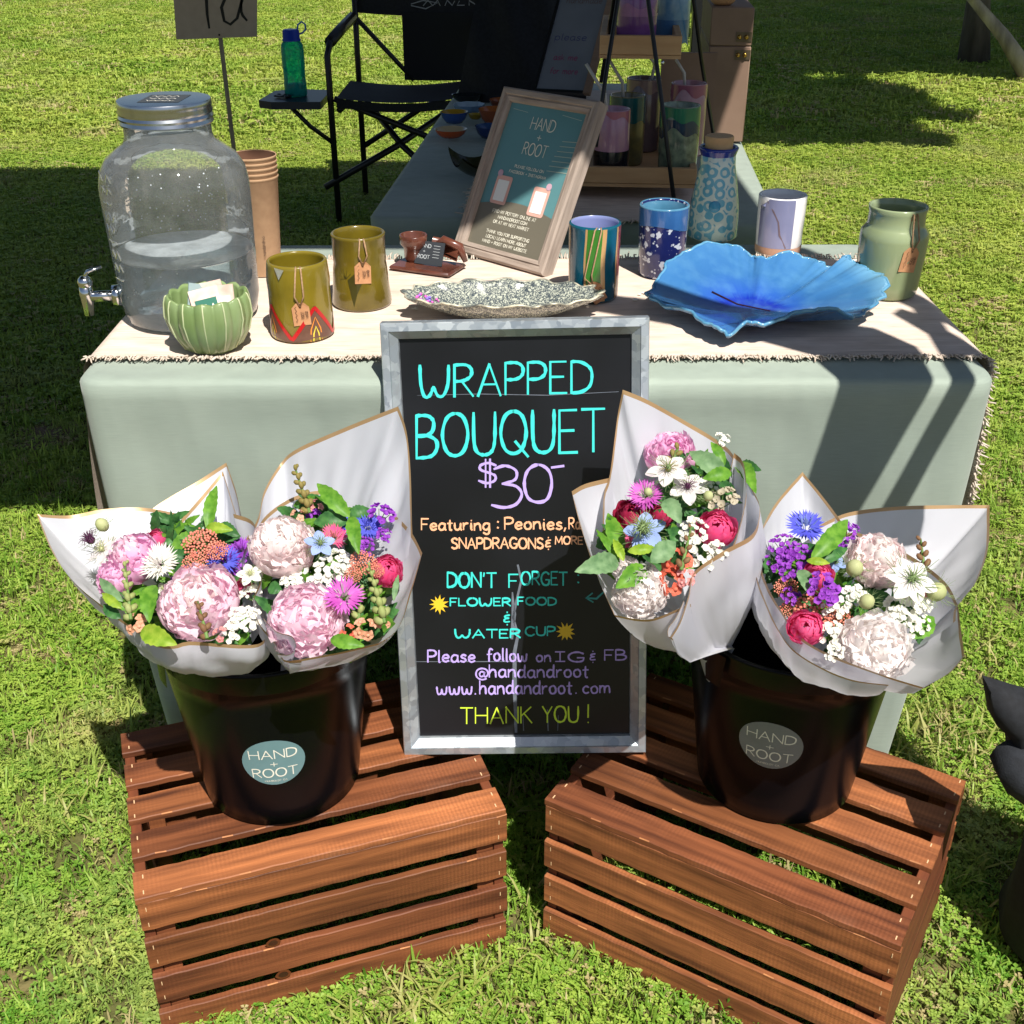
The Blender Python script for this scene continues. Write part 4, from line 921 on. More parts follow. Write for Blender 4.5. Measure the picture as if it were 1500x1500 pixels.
A.fl('statice', 268, 845, 20, 'pur', 'stem', dY=-.01); A.fl('statice', 345, 828, 20, 'pur', 'stem', dY=.01)
A.fl('yarrow', 292, 794, 26, 'coral', 'stem', dY=-.03); A.fl('yarrow', 316, 806, 17, 'coral', 'stem', dY=-.03); A.fl('yarrow', 284, 824, 19, 'coral', 'stem', dY=-.035)
A.fl('nigella', 150, 806, 27, 'white', 'pale', 'frill', dY=-.01, n=5, big=1.1); A.fl('thistle', 131, 790, 19, 'dark', 'frill', dY=-.03); A.fl('seed_pod', 148, 768, 15, 'pale', 'frill', dY=-.01)
A.fl('nigella', 365, 841, 20, 'ivory', 'pale', 'frill', dY=-.03, n=5, big=1.1); A.fl('nigella', 238, 862, 14, 'ivory', 'pale', 'frill', dY=-.01, n=5)
A.fl('statice', 366, 872, 17, 'ivory', 'stem', dY=-.01); A.fl('statice', 356, 908, 24, 'ivory', 'stem', dY=-.02); A.fl('statice', 340, 925, 20, 'ivory', 'stem', dY=-.02)
A.snap(189, 900, 181, 822, 9, 4.5, 15, 'budg'); A.snap(300, 928, 288, 880, 8.5, 5, 10, 'budb', -.05)
A.lips(196, 912, 19, 'peach', 4); A.lips(320, 928, 13, 'salmon', 3, -.04)
A.leaf(304, 778, 316, 711, 20, 'leaf', -.01); A.leaf(300, 772, 340, 776, 17, 'lime', -.02); A.leaf(318, 770, 350, 785, 22, 'leafd', .0)
A.leaf(222, 856, 217, 912, 27, 'leaf', -.045); A.leaf(205, 922, 258, 944, 30, 'lime', -.04); A.leaf(178, 880, 144, 846, 16, 'leafs', -.02); A.leaf(176, 890, 148, 868, 14, 'lime', -.025)
A.leaf(262, 800, 232, 770, 24, 'leafd', .01); A.leaf(250, 805, 292, 778, 22, 'leaf', .01); A.leaf(175, 905, 150, 885, 18, 'leafd', -.01); A.leaf(300, 775, 297, 752, 10, 'leafs', .0)

# ---- B: second from the left
B = Bouquet('second bouquet from the left, tall pointed white paper, two large pale peonies', tuple(at(434, 968, 1.118)), (480, 840), 1.115, -.00075)
B.sheet([(352, 800, .03), (376, 759, .05), (386, 718, .06), (411, 677, .07), (436, 656, .05), (504, 626, .005), (582, 595, -.05, 1), (594, 631, -.045), (600, 690, -.02), (602, 768, -.01), (604, 800, .0)], 2.7, .3, .012)
B.sheet([(356, 806, .0), (368, 788, .03), (389, 754, .045), (430, 727, .05), (477, 718, .05), (531, 729, .045), (572, 751, .02), (600, 778, -.005), (617, 810, -.015, 1), (602, 863, -.01), (583, 918, -.015), (553, 942, -.02, 1), (520, 950, -.03), (477, 959, -.035), (422, 968, -.035)], 2.9, -1.9, .014)
B.sheet([(340, 752, .03, 1), (369, 764, .02), (378, 800, .0), (383, 841, -.01), (369, 880, -.01), (378, 912, -.02), (400, 940, -.03), (414, 966, -.035), (440, 968, -.035)], 2.6, 4.5, .006)
B.sheet([(384, 905, -.03), (404, 925, -.05), (425, 931, -.06), (432, 945, -.06), (424, 958, -.05), (404, 958, -.04)], 3.6, 4.4, .0, gold=.003)
B.filler([(480, 800, 50), (540, 870, 35), (430, 850, 40), (450, 760, 30), (500, 930, 22), (550, 910, 20)], 150, 2)
B.fl('peony', 414, 806, 48, 'shell', 'white', dY=-.005); B.fl('peony', 447, 912, 55, 'pink', 'pink', dY=-.02, ruf=.12)
B.fl('ranunculus', 564, 838, 26, 'hot', dY=-.005); B.fl('cornflower', 488, 788, 23, 'hot', 'salmon', dY=-.02)
B.fl('cornflower', 493, 768, 24, 'blue', 'blue', dY=.0); B.fl('cornflower', 537, 774, 25, 'blue', 'blue', dY=-.005)
B.fl('statice', 558, 754, 21, 'pur', 'stem', dY=-.01); B.fl('statice', 452, 755, 16, 'pur', 'stem', dY=.01); B.fl('statice', 535, 800, 16, 'pur', 'stem', dY=-.01); B.fl('statice', 561, 784, 13, 'pur', 'stem', dY=-.01)
B.fl('nigella', 468, 797, 26, 'sky', 'frill', 'frill', dY=-.04, n=5); B.fl('cornflower', 502, 875, 31, 'mag', 'ivory', dY=-.05)
B.fl('statice', 496, 820, 20, 'ivory', 'stem', dY=-.03); B.fl('statice', 472, 842, 26, 'ivory', 'stem', dY=-.03); B.fl('statice', 502, 841, 18, 'ivory', 'stem', dY=-.02); B.fl('statice', 432, 857, 22, 'ivory', 'stem', dY=-.01)
B.fl('yarrow', 530, 824, 20, 'coral', 'stem', dY=-.035); B.fl('yarrow', 516, 842, 13, 'coral', 'stem', dY=-.035); B.fl('yarrow', 550, 835, 12, 'coral', 'stem', dY=-.03)
B.snap(450, 744, 430, 682, 8.5, 5, 15, 'bud', -.01); B.lips(461, 740, 13, 'salmon', 3, .0); B.lips(436, 753, 13, 'peach', 3, -.01)
B.snap(560, 905, 539, 828, 11, 4, 17, 'budg', -.05); B.snap(524, 900, 527, 862, 8, 5, 8, 'budg', -.04)
B.lips(533, 920, 20, 'peach', 4, -.045); B.lips(508, 925, 15, 'orange', 3, -.03); B.lips(560, 912, 12, 'peach', 3, -.04)
B.leaf(511, 757, 463, 708, 25, 'leaf', -.02); B.leaf(508, 762, 458, 765, 30, 'leafd', -.01); B.leaf(512, 760, 540, 745, 26, 'leafd', .0); B.leaf(514, 756, 524, 812, 22, 'leaf', -.05); B.leaf(392, 858, 412, 866, 20, 'leafd', -.02)
B.leaf(482, 936, 532, 946, 22, 'leaf', -.055); B.leaf(575, 880, 582, 842, 9, 'leafs', -.02)

# ---- C: third, leaning against the board
C = Bouquet('third bouquet from the left, its paper overlapping the right edge of the price board', tuple(at(1040, 965, 1.150)), (985, 775), 1.125, -.00075)
C.sheet([(881, 800, .01), (883, 726, .03), (892, 695, .03), (903, 612, .0), (911, 571, -.03, 1), (947, 586, -.01), (999, 615, .03), (1046, 643, .05), (1072, 666, .045), (1085, 700, .03)], 2.9, .5, .012)
C.sheet([(893, 700, .035), (856, 709, .02), (836, 720, .01, 1), (848, 768, .02), (872, 841, -.005), (898, 901, -.03, 1), (947, 908, -.04), (990, 893, -.045), (1010, 885, -.045)], 2.9, 5.0, .014)
C.sheet([(1068, 690, .0), (1074, 664, .0, 1), (1088, 680, -.01), (1091, 729, -.015), (1076, 790, -.03), (1062, 815, -.03)], .6, -.4, .0)
C.sheet([(1092, 690, .02), (1100, 716, .0), (1111, 742, -.005), (1102, 781, -.02), (1059, 807, -.04), (1016, 838, -.055), (1007, 872, -.06), (994, 911, -.065), (980, 934, -.065, 1), (984, 936, -.064)], .9, -1.6, .016)
C.sheet([(1000, 880, -.055), (988, 905, -.07), (977, 920, -.07), (978, 934, -.066), (990, 925, -.055)], 4.2, 4.9, .0, gold=.003)
C.filler([(985, 780, 50), (940, 820, 32), (1035, 715, 25), (910, 790, 14), (1000, 700, 25)], 140, 3)
C.fl('peony', 982, 672, 38, 'lav', 'lav', dY=.02, ruf=.03); C.snap(976, 690, 993, 656, 9, 6, 10, 'bud', -.025)
C.fl('nigella', 978, 690, 34, 'white', 'frill', 'frill', 'bud', dY=-.035, n=5, big=1.05); C.fl('nigella', 1006, 716, 32, 'white', 'dark', 'frill', 'dark', dY=-.02, n=5, big=1.05)
C.fl('cornflower', 944, 727, 28, 'mag', 'ivory', dY=-.02); C.fl('seed_pod', 1036, 727, 12, 'pale', 'frill', dY=-.05); C.fl('seed_pod', 948, 721, 10, 'pale', 'frill', dY=-.06)
C.fl('statice', 1036, 712, 18, 'ivory', 'stem', dY=-.01); C.fl('statice', 1058, 733, 24, 'beige', 'stem', dY=-.01); C.fl('statice', 1056, 645, 15, 'ivory', 'stem', dY=.0)
C.fl('ranunculus', 924, 757, 27, 'red', dY=-.005); C.fl('ranunculus', 966, 756, 22, 'red', dY=.01); C.fl('ranunculus', 1047, 778, 31, 'hot', dY=-.02); C.fl('ranunculus', 915, 790, 16, 'hot', dY=.0)
C.fl('statice', 1014, 780, 23, 'ivory', 'stem', dY=-.03); C.fl('statice', 1026, 812, 26, 'ivory', 'stem', dY=-.04); C.fl('statice', 1050, 806, 16, 'ivory', 'stem', dY=-.035)
C.fl('nigella', 944, 780, 36, 'sky', 'frill', 'frill', dY=-.04, n=5); C.fl('thistle', 940, 774, 22, 'frill', 'frill', dY=-.06)
C.snap(998, 828, 1011, 772, 8, 4, 10, 'budb', -.06); C.lips(990, 822, 26, 'orange', 5, -.04); C.lips(980, 852, 24, 'orange', 5, -.04); C.lips(1003, 846, 17, 'salmon', 4, -.05)
C.fl('peony', 938, 868, 40, 'white', 'white', dY=-.025, ruf=.12); C.fl('peony', 915, 835, 20, 'white', dY=.0, rings=5)
C.leaf(1062, 700, 1008, 662, 30, 'leafs', -.02); C.leaf(1060, 682, 1040, 648, 16, 'leaf', -.01); C.leaf(1070, 693, 1028, 702, 22, 'leaf', -.035); C.leaf(1062, 705, 1030, 680, 24, 'leafd', -.01)
C.leaf(1078, 678, 1106, 724, 24, 'leaf', .03, .0); C.leaf(1080, 684, 1114, 690, 20, 'leafd', .04, .02)
C.leaf(972, 732, 996, 768, 27, 'leafs', -.06); C.leaf(904, 822, 840, 838, 32, 'leafs', -.03, -.05); C.leaf(908, 818, 889, 752, 26, 'leaf', -.01); C.leaf(906, 824, 872, 776, 12, 'leaf', -.02); C.leaf(912, 822, 897, 790, 14, 'lime', -.03)
C.leaf(945, 832, 900, 862, 32, 'leaf', -.045); C.leaf(950, 828, 935, 858, 24, 'leafd', -.04); C.leaf(918, 808, 962, 804, 16, 'lime', -.065); C.leaf(952, 824, 988, 794, 30, 'leafs', -.065); C.leaf(978, 775, 998, 800, 26, 'leafd', -.02)

# ---- D: rightmost
D = Bouquet('rightmost bouquet, paper spread wide, bright blue cornflower and white nigella', tuple(at(1205, 985, 1.125)), (1260, 865), 1.095, -.00085)
D.sheet([(1100, 850, .01), (1106, 813, .02), (1111, 784, .035), (1134, 739, .05), (1174, 692, .055, 1), (1199, 722, .055), (1224, 755, .05), (1240, 780, .05)], 3.0, 1.5, .012)
D.sheet([(1190, 775, .05), (1240, 752, .055), (1312, 743, .05), (1386, 741, .04), (1448, 741, .03, 1), (1446, 801, .015), (1430, 850, .0), (1402, 887, -.005), (1398, 910, -.01)], 1.8, -.2, .012)
D.sheet([(1215, 790, .04), (1248, 781, .042), (1287, 792, .04), (1340, 820, .03), (1384, 855, .01), (1402, 890, .0, 1), (1406, 925, -.01), (1411, 961, -.02, 1), (1391, 985, -.03), (1351, 1008, -.04, 1), (1330, 1003, -.04)], 1.5, -1.2, .016)
D.sheet([(1112, 800, .02), (1113, 830, .005), (1124, 862, -.01), (1147, 902, -.025), (1171, 934, -.035), (1213, 959, -.04), (1287, 988, -.045), (1351, 1008, -.042)], 2.9, 5.3, .018)
D.sheet([(1104, 810, .018), (1106, 842, .0), (1119, 880, -.02), (1138, 922, -.035), (1160, 952, -.045), (1200, 978, -.05), (1248, 997, -.053), (1300, 1004, -.05)], 2.8, 5.0, .024, gold=.0045)
D.filler([(1195, 850, 45), (1290, 885, 50), (1155, 840, 22), (1250, 930, 30)], 140, 4)
D.fl('cornflower', 1179, 773, 31, 'blue', 'sky', dY=-.01); D.fl('statice', 1144, 798, 20, 'pur', 'stem', dY=-.01); D.fl('statice', 1136, 824, 17, 'pur', 'stem', dY=-.01); D.fl('statice', 1170, 815, 21, 'pur', 'stem', dY=-.02)
D.fl('statice', 1156, 838, 17, 'pur', 'stem', dY=-.02); D.fl('statice', 1242, 778, 16, 'pur', 'stem', dY=.0); D.fl('statice', 1237, 796, 13, 'pur', 'stem', dY=.0); D.fl('statice', 1205, 862, 27, 'pur', 'stem', dY=-.05)
D.fl('statice', 1156, 874, 15, 'pur', 'stem', dY=-.02); D.fl('ranunculus', 1196, 846, 24, 'hot', dY=-.02); D.fl('ranunculus', 1178, 921, 28, 'hot', dY=-.03)
D.fl('peony', 1280, 826, 43, 'shell', 'white', dY=.0, ruf=.10); D.fl('peony', 1278, 950, 50, 'white', 'white', dY=-.025, open_=1.15, ruf=.13)
D.fl('nigella', 1332, 851, 43, 'white', 'frill', 'frill', dY=-.05, n=6); D.fl('seed_pod', 1370, 868, 22, 'pale', 'frill', dY=-.03); D.fl('seed_pod', 1250, 833, 20, 'pale', 'frill', dY=-.03); D.fl('seed_pod', 1268, 882, 18, 'pale', 'frill', dY=-.05)
D.fl('nigella', 1222, 826, 18, 'sky', 'frill', 'frill', dY=-.01, n=5)
D.fl('statice', 1243, 876, 26, 'ivory', 'stem', dY=-.03); D.fl('statice', 1222, 890, 20, 'ivory', 'stem', dY=-.03); D.fl('statice', 1320, 888, 27, 'ivory', 'stem', dY=-.02); D.fl('statice', 1345, 882, 20, 'ivory', 'stem', dY=-.02)
D.fl('statice', 1318, 915, 26, 'ivory', 'stem', dY=-.02); D.fl('statice', 1346, 912, 18, 'ivory', 'stem', dY=-.01); D.fl('statice', 1216, 930, 22, 'ivory', 'stem', dY=-.03); D.fl('statice', 1220, 955, 15, 'ivory', 'stem', dY=-.04)
D.fl('yarrow', 1192, 896, 30, 'coral', 'stem', dY=-.02); D.fl('yarrow', 1226, 910, 22, 'coral', 'stem', dY=-.02); D.fl('yarrow', 1150, 862, 17, 'coral', 'stem', dY=-.01); D.fl('yarrow', 1158, 892, 16, 'coral', 'stem', dY=-.01)
D.snap(1352, 832, 1347, 790, 8, 5, 10, 'budb', -.02); D.lips(1352, 866, 14, 'salmon', 4, -.01)
D.leaf(1186, 822, 1240, 762, 28, 'leaf', -.04); D.leaf(1190, 826, 1240, 804, 20, 'leafd', -.03); D.leaf(1180, 822, 1214, 826, 12, 'lime', -.05); D.leaf(1170, 835, 1186, 875, 22, 'leafs', -.04)
D.leaf(1150, 815, 1170, 790, 26, 'leafs', .0); D.leaf(1330, 935, 1366, 905, 30, 'leaf', .0); D.leaf(1126, 850, 1118, 812, 16, 'leafd', .01)

# ================================================================== THINGS ON THE FRONT TABLE
ZT = .7448
m_glass = bpy.data.materials.new('jar_glass'); m_glass.use_nodes = True
def thin_glass(m, tint, haze=.1, hz=(.75, .8, .82), gl=1.0, rough=.03, wob=.0):
    N = m.node_tree.nodes; L = m.node_tree.links; N.remove(N['Principled BSDF'])
    tr = N.new('ShaderNodeBsdfTransparent'); tr.inputs[0].default_value = (*tint, 1)
    g = N.new('ShaderNodeBsdfGlossy'); g.inputs['Roughness'].default_value = rough
    fz = N.new('ShaderNodeFresnel'); fz.inputs[0].default_value = 1.5
    m1 = N.new('ShaderNodeMixShader'); L.new(fz.outputs[0], m1.inputs[0]); L.new(tr.outputs[0], m1.inputs[1]); L.new(g.outputs[0], m1.inputs[2])
    d = N.new('ShaderNodeBsdfDiffuse'); d.inputs[0].default_value = (*hz, 1); t2 = N.new('ShaderNodeBsdfTranslucent'); t2.inputs[0].default_value = (*hz, 1); ad = N.new('ShaderNodeMixShader'); ad.inputs[0].default_value = .5
    L.new(d.outputs[0], ad.inputs[1]); L.new(t2.outputs[0], ad.inputs[2])
    tc = N.new('ShaderNodeTexCoord'); no = N.new('ShaderNodeTexNoise'); no.inputs['Scale'].default_value = 22; no.inputs['Detail'].default_value = 8; no.inputs['Roughness'].default_value = .65; L.new(tc.outputs['Object'], no.inputs['Vector'])
    r = N.new('ShaderNodeMapRange'); r.inputs[1].default_value = .35; r.inputs[2].default_value = .75; r.inputs[3].default_value = haze*.6; r.inputs[4].default_value = haze*1.4; L.new(no.outputs[0], r.inputs[0])
    m2 = N.new('ShaderNodeMixShader'); L.new(r.outputs[0], m2.inputs[0]); L.new(m1.outputs[0], m2.inputs[1]); L.new(ad.outputs[0], m2.inputs[2]); L.new(m2.outputs[0], N['Material Output'].inputs[0])
    if wob:
        nb = N.new('ShaderNodeTexNoise'); nb.inputs['Scale'].default_value = 26; L.new(tc.outputs['Object'], nb.inputs['Vector']); bp = N.new('ShaderNodeBump'); bp.inputs['Strength'].default_value = wob; bp.inputs['Distance'].default_value = .004
        L.new(nb.outputs[0], bp.inputs['Height']); L.new(bp.outputs[0], g.inputs['Normal'])
    return m
thin_glass(m_glass, (.97, .99, .98), .16, (.86, .87, .84), wob=.6)
m_water = thin_glass(bpy.data.materials.new('water') if True else None, (.74, .82, .90), .10, (.55, .66, .78), wob=.3) if False else None
mw = bpy.data.materials.new('drinking_water'); mw.use_nodes = True; thin_glass(mw, (.60, .74, .82), .14, (.50, .62, .74), wob=.8, rough=.02)
m_chrome = mat('chrome', (.72, .73, .75), rough=.12, metal=1); m_zinc = mat('zinc_lid', (.62, .64, .66), (.50, .53, .56), scale=14, rough=.24, metal=1)
jar = thing('drink_dispenser', 'large glass jar dispenser with metal lid and tap, partly filled with water', 'drink dispenser', (-.453, 1.600, ZT))
JB = [(.0, .004), (.078, .0), (.090, .006), (.0945, .03), (.0965, .10), (.0985, .16), (.0985, .185), (.095, .203), (.085, .219), (.069, .231), (.0595, .238), (.0565, .246), (.0560, .268)]
def jf(t, z): return 1+.006*sin(5*t+z*20)
mb = MB(); mb.lathe(JB, 64, fn=jf)
mb.lathe([(0, .010), (.080, .009), (.089, .02)], 48, fn=jf)
# embossed panel on the left side of the jar
for k in range(9):
    a = pi+.0+.0; zz = .07+.017*k; q = .0985
    for j in range(2):
        aa = -2.35-.16*j+U(-.04, .04); P = [((q-.001)*cos(aa+t*.06), (q-.001)*sin(aa+t*.06), zz+.006*sin(t*3+k)) for t in (-1, 0, 1)]
        mb.tube(P, .0012, 5)
mb.build('glass_body', m_glass, jar)
mb = MB(); wl = .092
mb.lathe([(0, .006), (.084, .006), (.0895, .03), (.0915, wl-.001)], 48, fn=jf); mb.build('water', mw, jar)
msf = bpy.data.materials.new('water_surface'); msf.use_nodes = True; thin_glass(msf, (.85, .9, .95), .75, (.80, .86, .93), wob=.8)  # bluish white haze colour stands in for sky reflected on the water
mb = MB(); mb.lathe([(.0928, wl+.002), (.0915, wl), (.05, wl-.001), (0, wl)], 48, fn=jf); mb.build('water_surface', msf, jar)
mb = MB()
for k in range(70):
    a = U(0, 2*pi); q = .0925; z = U(.045, wl-.004); mb.ball((q*cos(a), q*sin(a), z), U(.0006, .0014), 5)
for k in range(110):
    a = U(-2.6, -.4); z = U(.14, .215); q = .0955 if z < .2 else .088; mb.ball((q*cos(a), q*sin(a), z), U(.0005, .0013), 5)
mb.build('droplets', mat('droplet', (.8, .85, .9), rough=.05, spec=.8), jar, kind='stuff')
mb = MB(); mb.lathe([(.0, .292), (.060, .292), (.0672, .2915), (.0685, .289), (.0685, .284), (.0675, .282), (.0692, .278), (.0675, .2745), (.0692, .271), (.0675, .268), (.0690, .264), (.0672, .262), (.0650, .264)], 64); ld = mb.build('lid', m_zinc, jar, ang=50); ld.scale = (.885, .885, 1)
mb = MB(); lf = lambda x, y, h: (x, y, .2923+h)
mb.add([lf(-.03, -.035, 0), lf(.03, -.035, 0), lf(.034, .03, 0), lf(-.026, .03, 0)], [(0, 1, 2, 3)]); s_ = mb.build('lid_label', mat('dark_label', '#3b4045', rough=.6), ld, smooth=False)
mb = MB()
for i in range(3): ribbon(mb, [(-.02+.004*j, .015-.018*i+.004*sin(j*2.3+i)) for j in range(11)], .0015, lambda x, y, h: lf(x, y, .0003))
mb.build('label_writing', m_cream, s_, smooth=False)
tx = -.098
mb = MB(); mb.tube([(tx+.006, -.012, .032), (tx-.006, -.014, .032)], .0145, 16); mb.tube([(tx, -.014, .032), (tx-.042, -.02, .032)], .0075, 12)
mb.tube([(tx-.040, -.02, .050), (tx-.041, -.02, .035), (tx-.041, -.021, .006)], [.0085, .0095, .0068], 14); mb.ball((tx-.040, -.02, .052), .0105, 12)
mb.build('tap', m_chrome, jar)
mb = MB(); mb.tube([(tx-.040, -.02, .058), (tx-.034, -.02, .068), (tx-.014, -.019, .074)], [.0052, .0045, .0032], 8, flat=.6); mb.build('tap_lever', m_chrome, jar)

# nested kraft cups
m_kraft = mat('kraft_board', '#ad8d6d', '#a08062', scale=90, rough=.85); m_krin = mat('kraft_inside', '#6b4a38', rough=.9)
cu = [(.0265, 0), (.0345, .145), (.0355, .1462), (.0362, .148), (.0355, .15), (.0343, .149), (.0335, .14), (.026, .006), (0, .006)]
for k in range(5):
    lab = ['bottom kraft paper cup of the nested stack, the one showing its whole side', 'second kraft paper cup from the bottom of the nested stack', 'middle kraft paper cup of the nested stack of five', 'kraft paper cup just below the topmost of the nested stack', 'topmost open kraft paper cup of the nested stack by the jar'][k]
    mb = MB(); mb.lathe([(a, b_) for a, b_ in cu[:6]], 40, 0); mb.lathe(cu[5:], 40, 1)
    o = mb.build('paper_cup', [m_kraft, m_krin]); o.location = (-.388, 1.795, ZT+.0075*k); tag(o, lab, 'cup', 'nested kraft paper cups')
mb = MB(); cyl = lambda x, y, h: ((.0295+.0345*0+h+(y+.07)*.055)*sin(x/.03+.35), -(.0295+h+(y+.07)*.055)*cos(x/.03+.35), y+.07)
mb2 = MB(); f90 = lambda x, y, h: cyl(-y, x, .0012+h)
write(mb2, 'handandroot'[:10], -.035, -.001, .0042, .03, .0006, f90); o = mb2.build('printed_line', mat('print_dark', '#4a3a30', rough=.7), bpy.data.objects['paper_cup'], smooth=False)

# cactus planter with flower food
m_cact = mat('glaze_celadon', '#647d45', '#86996a', scale=30, rough=.32, coat=.3, stretch=(1, 1, .3)); m_rib = mat('glaze_rib', '#c6c9a2', '#a9b98a', scale=60, rough=.4, coat=.2)
pl = thing('cactus_planter', 'small green cactus shaped pottery bowl with scalloped rim in front of the jar', 'pottery bowl', (-.395, 1.468, ZT)); pl.scale = (.98, .98, .93)
NR = 13
def cf(t, z): return 1+.075*abs(cos(t*NR/2))**.6-.05
mb = MB(); prof = [(0, .001), (.030, 0), (.038, .006), (.050, .028), (.0555, .05), (.054, .068), (.0515, .077), (.0495, .079), (.047, .074), (.049, .05), (.043, .02), (0, .012)]
n = 156
vs = []
for (r, z) in prof:
    for j in range(n):
        t = 2*pi*j/n; q = r*cf(t, z)*(1+.012*sin(3*t)); zz = z+(.004*abs(cos(t*NR/2))-.002 if z > .06 else 0); vs.append((q*cos(t), q*sin(t), zz))
k = len(prof); mb.add(vs, [(i*n+j, i*n+(j+1) % n, (i+1)*n+(j+1) % n, (i+1)*n+j) for i in range(k-1) for j in range(n)]); mb.build('bowl', m_cact, pl)
for j in range(NR):
    t = 2*pi*j/NR+.0; mb = MB(); mb.tube([(r*cf(t, z)*1.012*cos(t), r*cf(t, z)*1.012*sin(t), z+.001) for r, z in prof[2:8]], .0011, 5); mb.build('rib_line', m_rib, pl)
m_sach = mat('sachet_pink', '#e3b9a8', '#efe6dd', scale=40, rough=.5); m_sg = mat('sachet_green', '#1f6b58', rough=.5); m_sb = mat('sachet_grey', '#8fa3a3', rough=.5)
for (x, y, rz, tl_, mm, lab) in ((.006, .012, .1, .12, m_sach, 'pink and white flower food sachet standing at the back of the green bowl'), (-.010, -.002, .6, .35, m_sb, 'grey blue flower food sachet leaning left in the green bowl'), (.020, -.006, -.35, .3, m_sach, 'pink edged flower food sachet leaning right in the green bowl'), (.006, -.014, .15, .45, m_sg, 'flower food sachet with a dark green panel at the front of the green bowl')):
    t_ = thing('flower_food_sachet', lab, 'sachet', (-.395+x, 1.468+y, ZT+.040), rz, 'flower food sachets in the green bowl')
    X = Matrix.Rotation(-tl_, 4, 'X') @ Matrix.Rotation((.3 if x < 0 else -.2), 4, 'Y')
    mb = MB(); mb.box((-.019, -.001, -.01), (.019, .001, .044), 0, X); mb.build('packet', m_sach if mm is m_sg else mm, t_, smooth=False)
    mb = MB(); mb.box((-.014, -.0016, .004), (.014, -.001, .030), 0, X); o = mb.build('printed_panel', mm if mm is not m_sach else m_cream, t_, smooth=False)
    if mm is m_sg:
        mb = MB(); ribbon(mb, [(.005*cos(a*.9), .018+.005*sin(a*.9)) for a in range(6)], .002, lambda x, y, h: X @ V((x-.004, -.0018, y))); write(mb, 'A', .004, .012, .01, .008, .0016, lambda x, y, h: X @ V((x, -.0018, y))); mb.build('print', m_cream, t_, smooth=False)

# price tags on a twine loop
m_tag = mat('kraft_tag', '#c39067', '#b5825b', scale=140, rough=.85); m_twine = mat('twine', '#b39170', '#8f7253', scale=300, rough=.95); m_ink = mat('tag_ink', '#4c3527', rough=.8)
def price_tag(parent, fn, u, v, w_=.022, h_=.034, rot=0, loop=None, rimz=None, txt=True):
    """fn(u, v, h) maps the surface; u, v is the tag's centre"""
    c_, s_ = cos(rot), sin(rot)
    g = lambda x, y, h=0: fn(u+x*c_-y*s_, v+x*s_+y*c_, .0012+h)
    P = [(-w_/2, -h_/2), (w_/2, -h_/2), (w_/2, h_/2-.007), (w_/2-.006, h_/2), (-w_/2+.006, h_/2), (-w_/2, h_/2-.007)]
    mb = MB(); n = len(P); mb.add([g(*p, 0) for p in P]+[g(*p, .0009) for p in P], [tuple(range(n)), tuple(range(2*n-1, n-1, -1))]+[(i, (i+1) % n, n+(i+1) % n, n+i) for i in range(n)])
    mb.add([g(.0016*cos(a), h_/2-.005+.0016*sin(a), .0012) for a in [2*pi*k/8 for k in range(8)]], [tuple(range(8))], 1)
    tg = mb.build('price_tag', [m_tag, m_ink], parent, smooth=False)
    if txt:
        mb = MB(); r90 = lambda x, y, h: g(-y, x, .0013)
        write(mb, 'HAND', -.006, -.0085, .0035, .010, .0006, r90); write(mb, 'ROOT', -.006, -.0035, .0035, .010, .0006, r90)
        ribbon(mb, [(-.012+.0022*j, .006+.0012*sin(j*2.1)) for j in range(12)], .0006, r90); mb.build('tag_print', m_ink, tg, smooth=False)
    mb = MB(); zr = rimz
    a = g(0, h_/2-.005, .001); 
    top = [fn(u-.006*s_-.002, zr-.001, .003), fn(u+.004, zr-.001, .003)]
    over = [fn(u-.002, zr+.002, -.002), fn(u+.004, zr+.002, -.002)]
    for q in (0, 1):
        p = V(a); m_ = V(g((-.5, .6)[q]*.01, h_/2+.010, .002)); mb.tube([p, m_, V(top[q]), V(over[q]), V(over[q])+V((0, 0, -.012))], .0012, 5)
    mb.build('twine_loop', m_twine, parent)
def cylf(rf, a0): return lambda u, v, h=0: ((rf(v)+h)*sin(a0+u/rf(v)), -(rf(v)+h)*cos(a0+u/rf(v)), v)
def shell(prof, th=.0045): 
    inn = [(max(0, r-th), max(z, th)) for r, z in prof][::-1]
    top = prof[-1]
    return prof + [(top[0]-th*.25, top[1]+th*.35), (top[0]-th*.75, top[1]+th*.35)] + inn[0:] + [(0, th)]
def interp(prof): 
    def f(z):
        for (a, b_) in zip(prof[1:], prof[2:]):
            if a[1] <= z <= b_[1] and b_[1] > a[1]: return a[0]+(b_[0]-a[0])*(z-a[1])/(b_[1]-a[1])
        return prof[-1][0]
    return f
# mug with flames
m_char = mat('glaze_chartreuse', '#857420', '#6e611a', scale=26, rough=.22, coat=.5, bump=.15, bscale=30, contrast=.8); m_char2 = mat('glaze_olive', '#74651c', '#554914', scale=20, rough=.22, coat=.5, bump=.25, bscale=34)
m_brn = mat('glaze_brown', '#6b4a3c', '#5d4034', scale=40, rough=.3, coat=.3); m_rd = mat('glaze_red', '#b3141a', rough=.3, coat=.3); m_or = mat('glaze_orange', '#e08a3a', rough=.4); m_ye = mat('glaze_yellow', '#e3d04a', rough=.4)
mug = thing('ceramic_tumbler', 'chartreuse tumbler with red zigzag and orange flames round its foot, tag on twine', 'tumbler', (-.285, 1.522, ZT)); mug.scale = (1, 1, .9)
pr = [(0, 0), (.0405, 0), (.0425, .003), (.0415, .035), (.0410, .07), (.0418, .085), (.0400, .108), (.0395, .112)]
mb = MB(); mb.lathe(shell(pr), 56); mb.build('body', m_char, mug)
mf = cylf(interp(pr), 0)
NZ = 4; circ = 2*pi*.0415; PHZ = .61
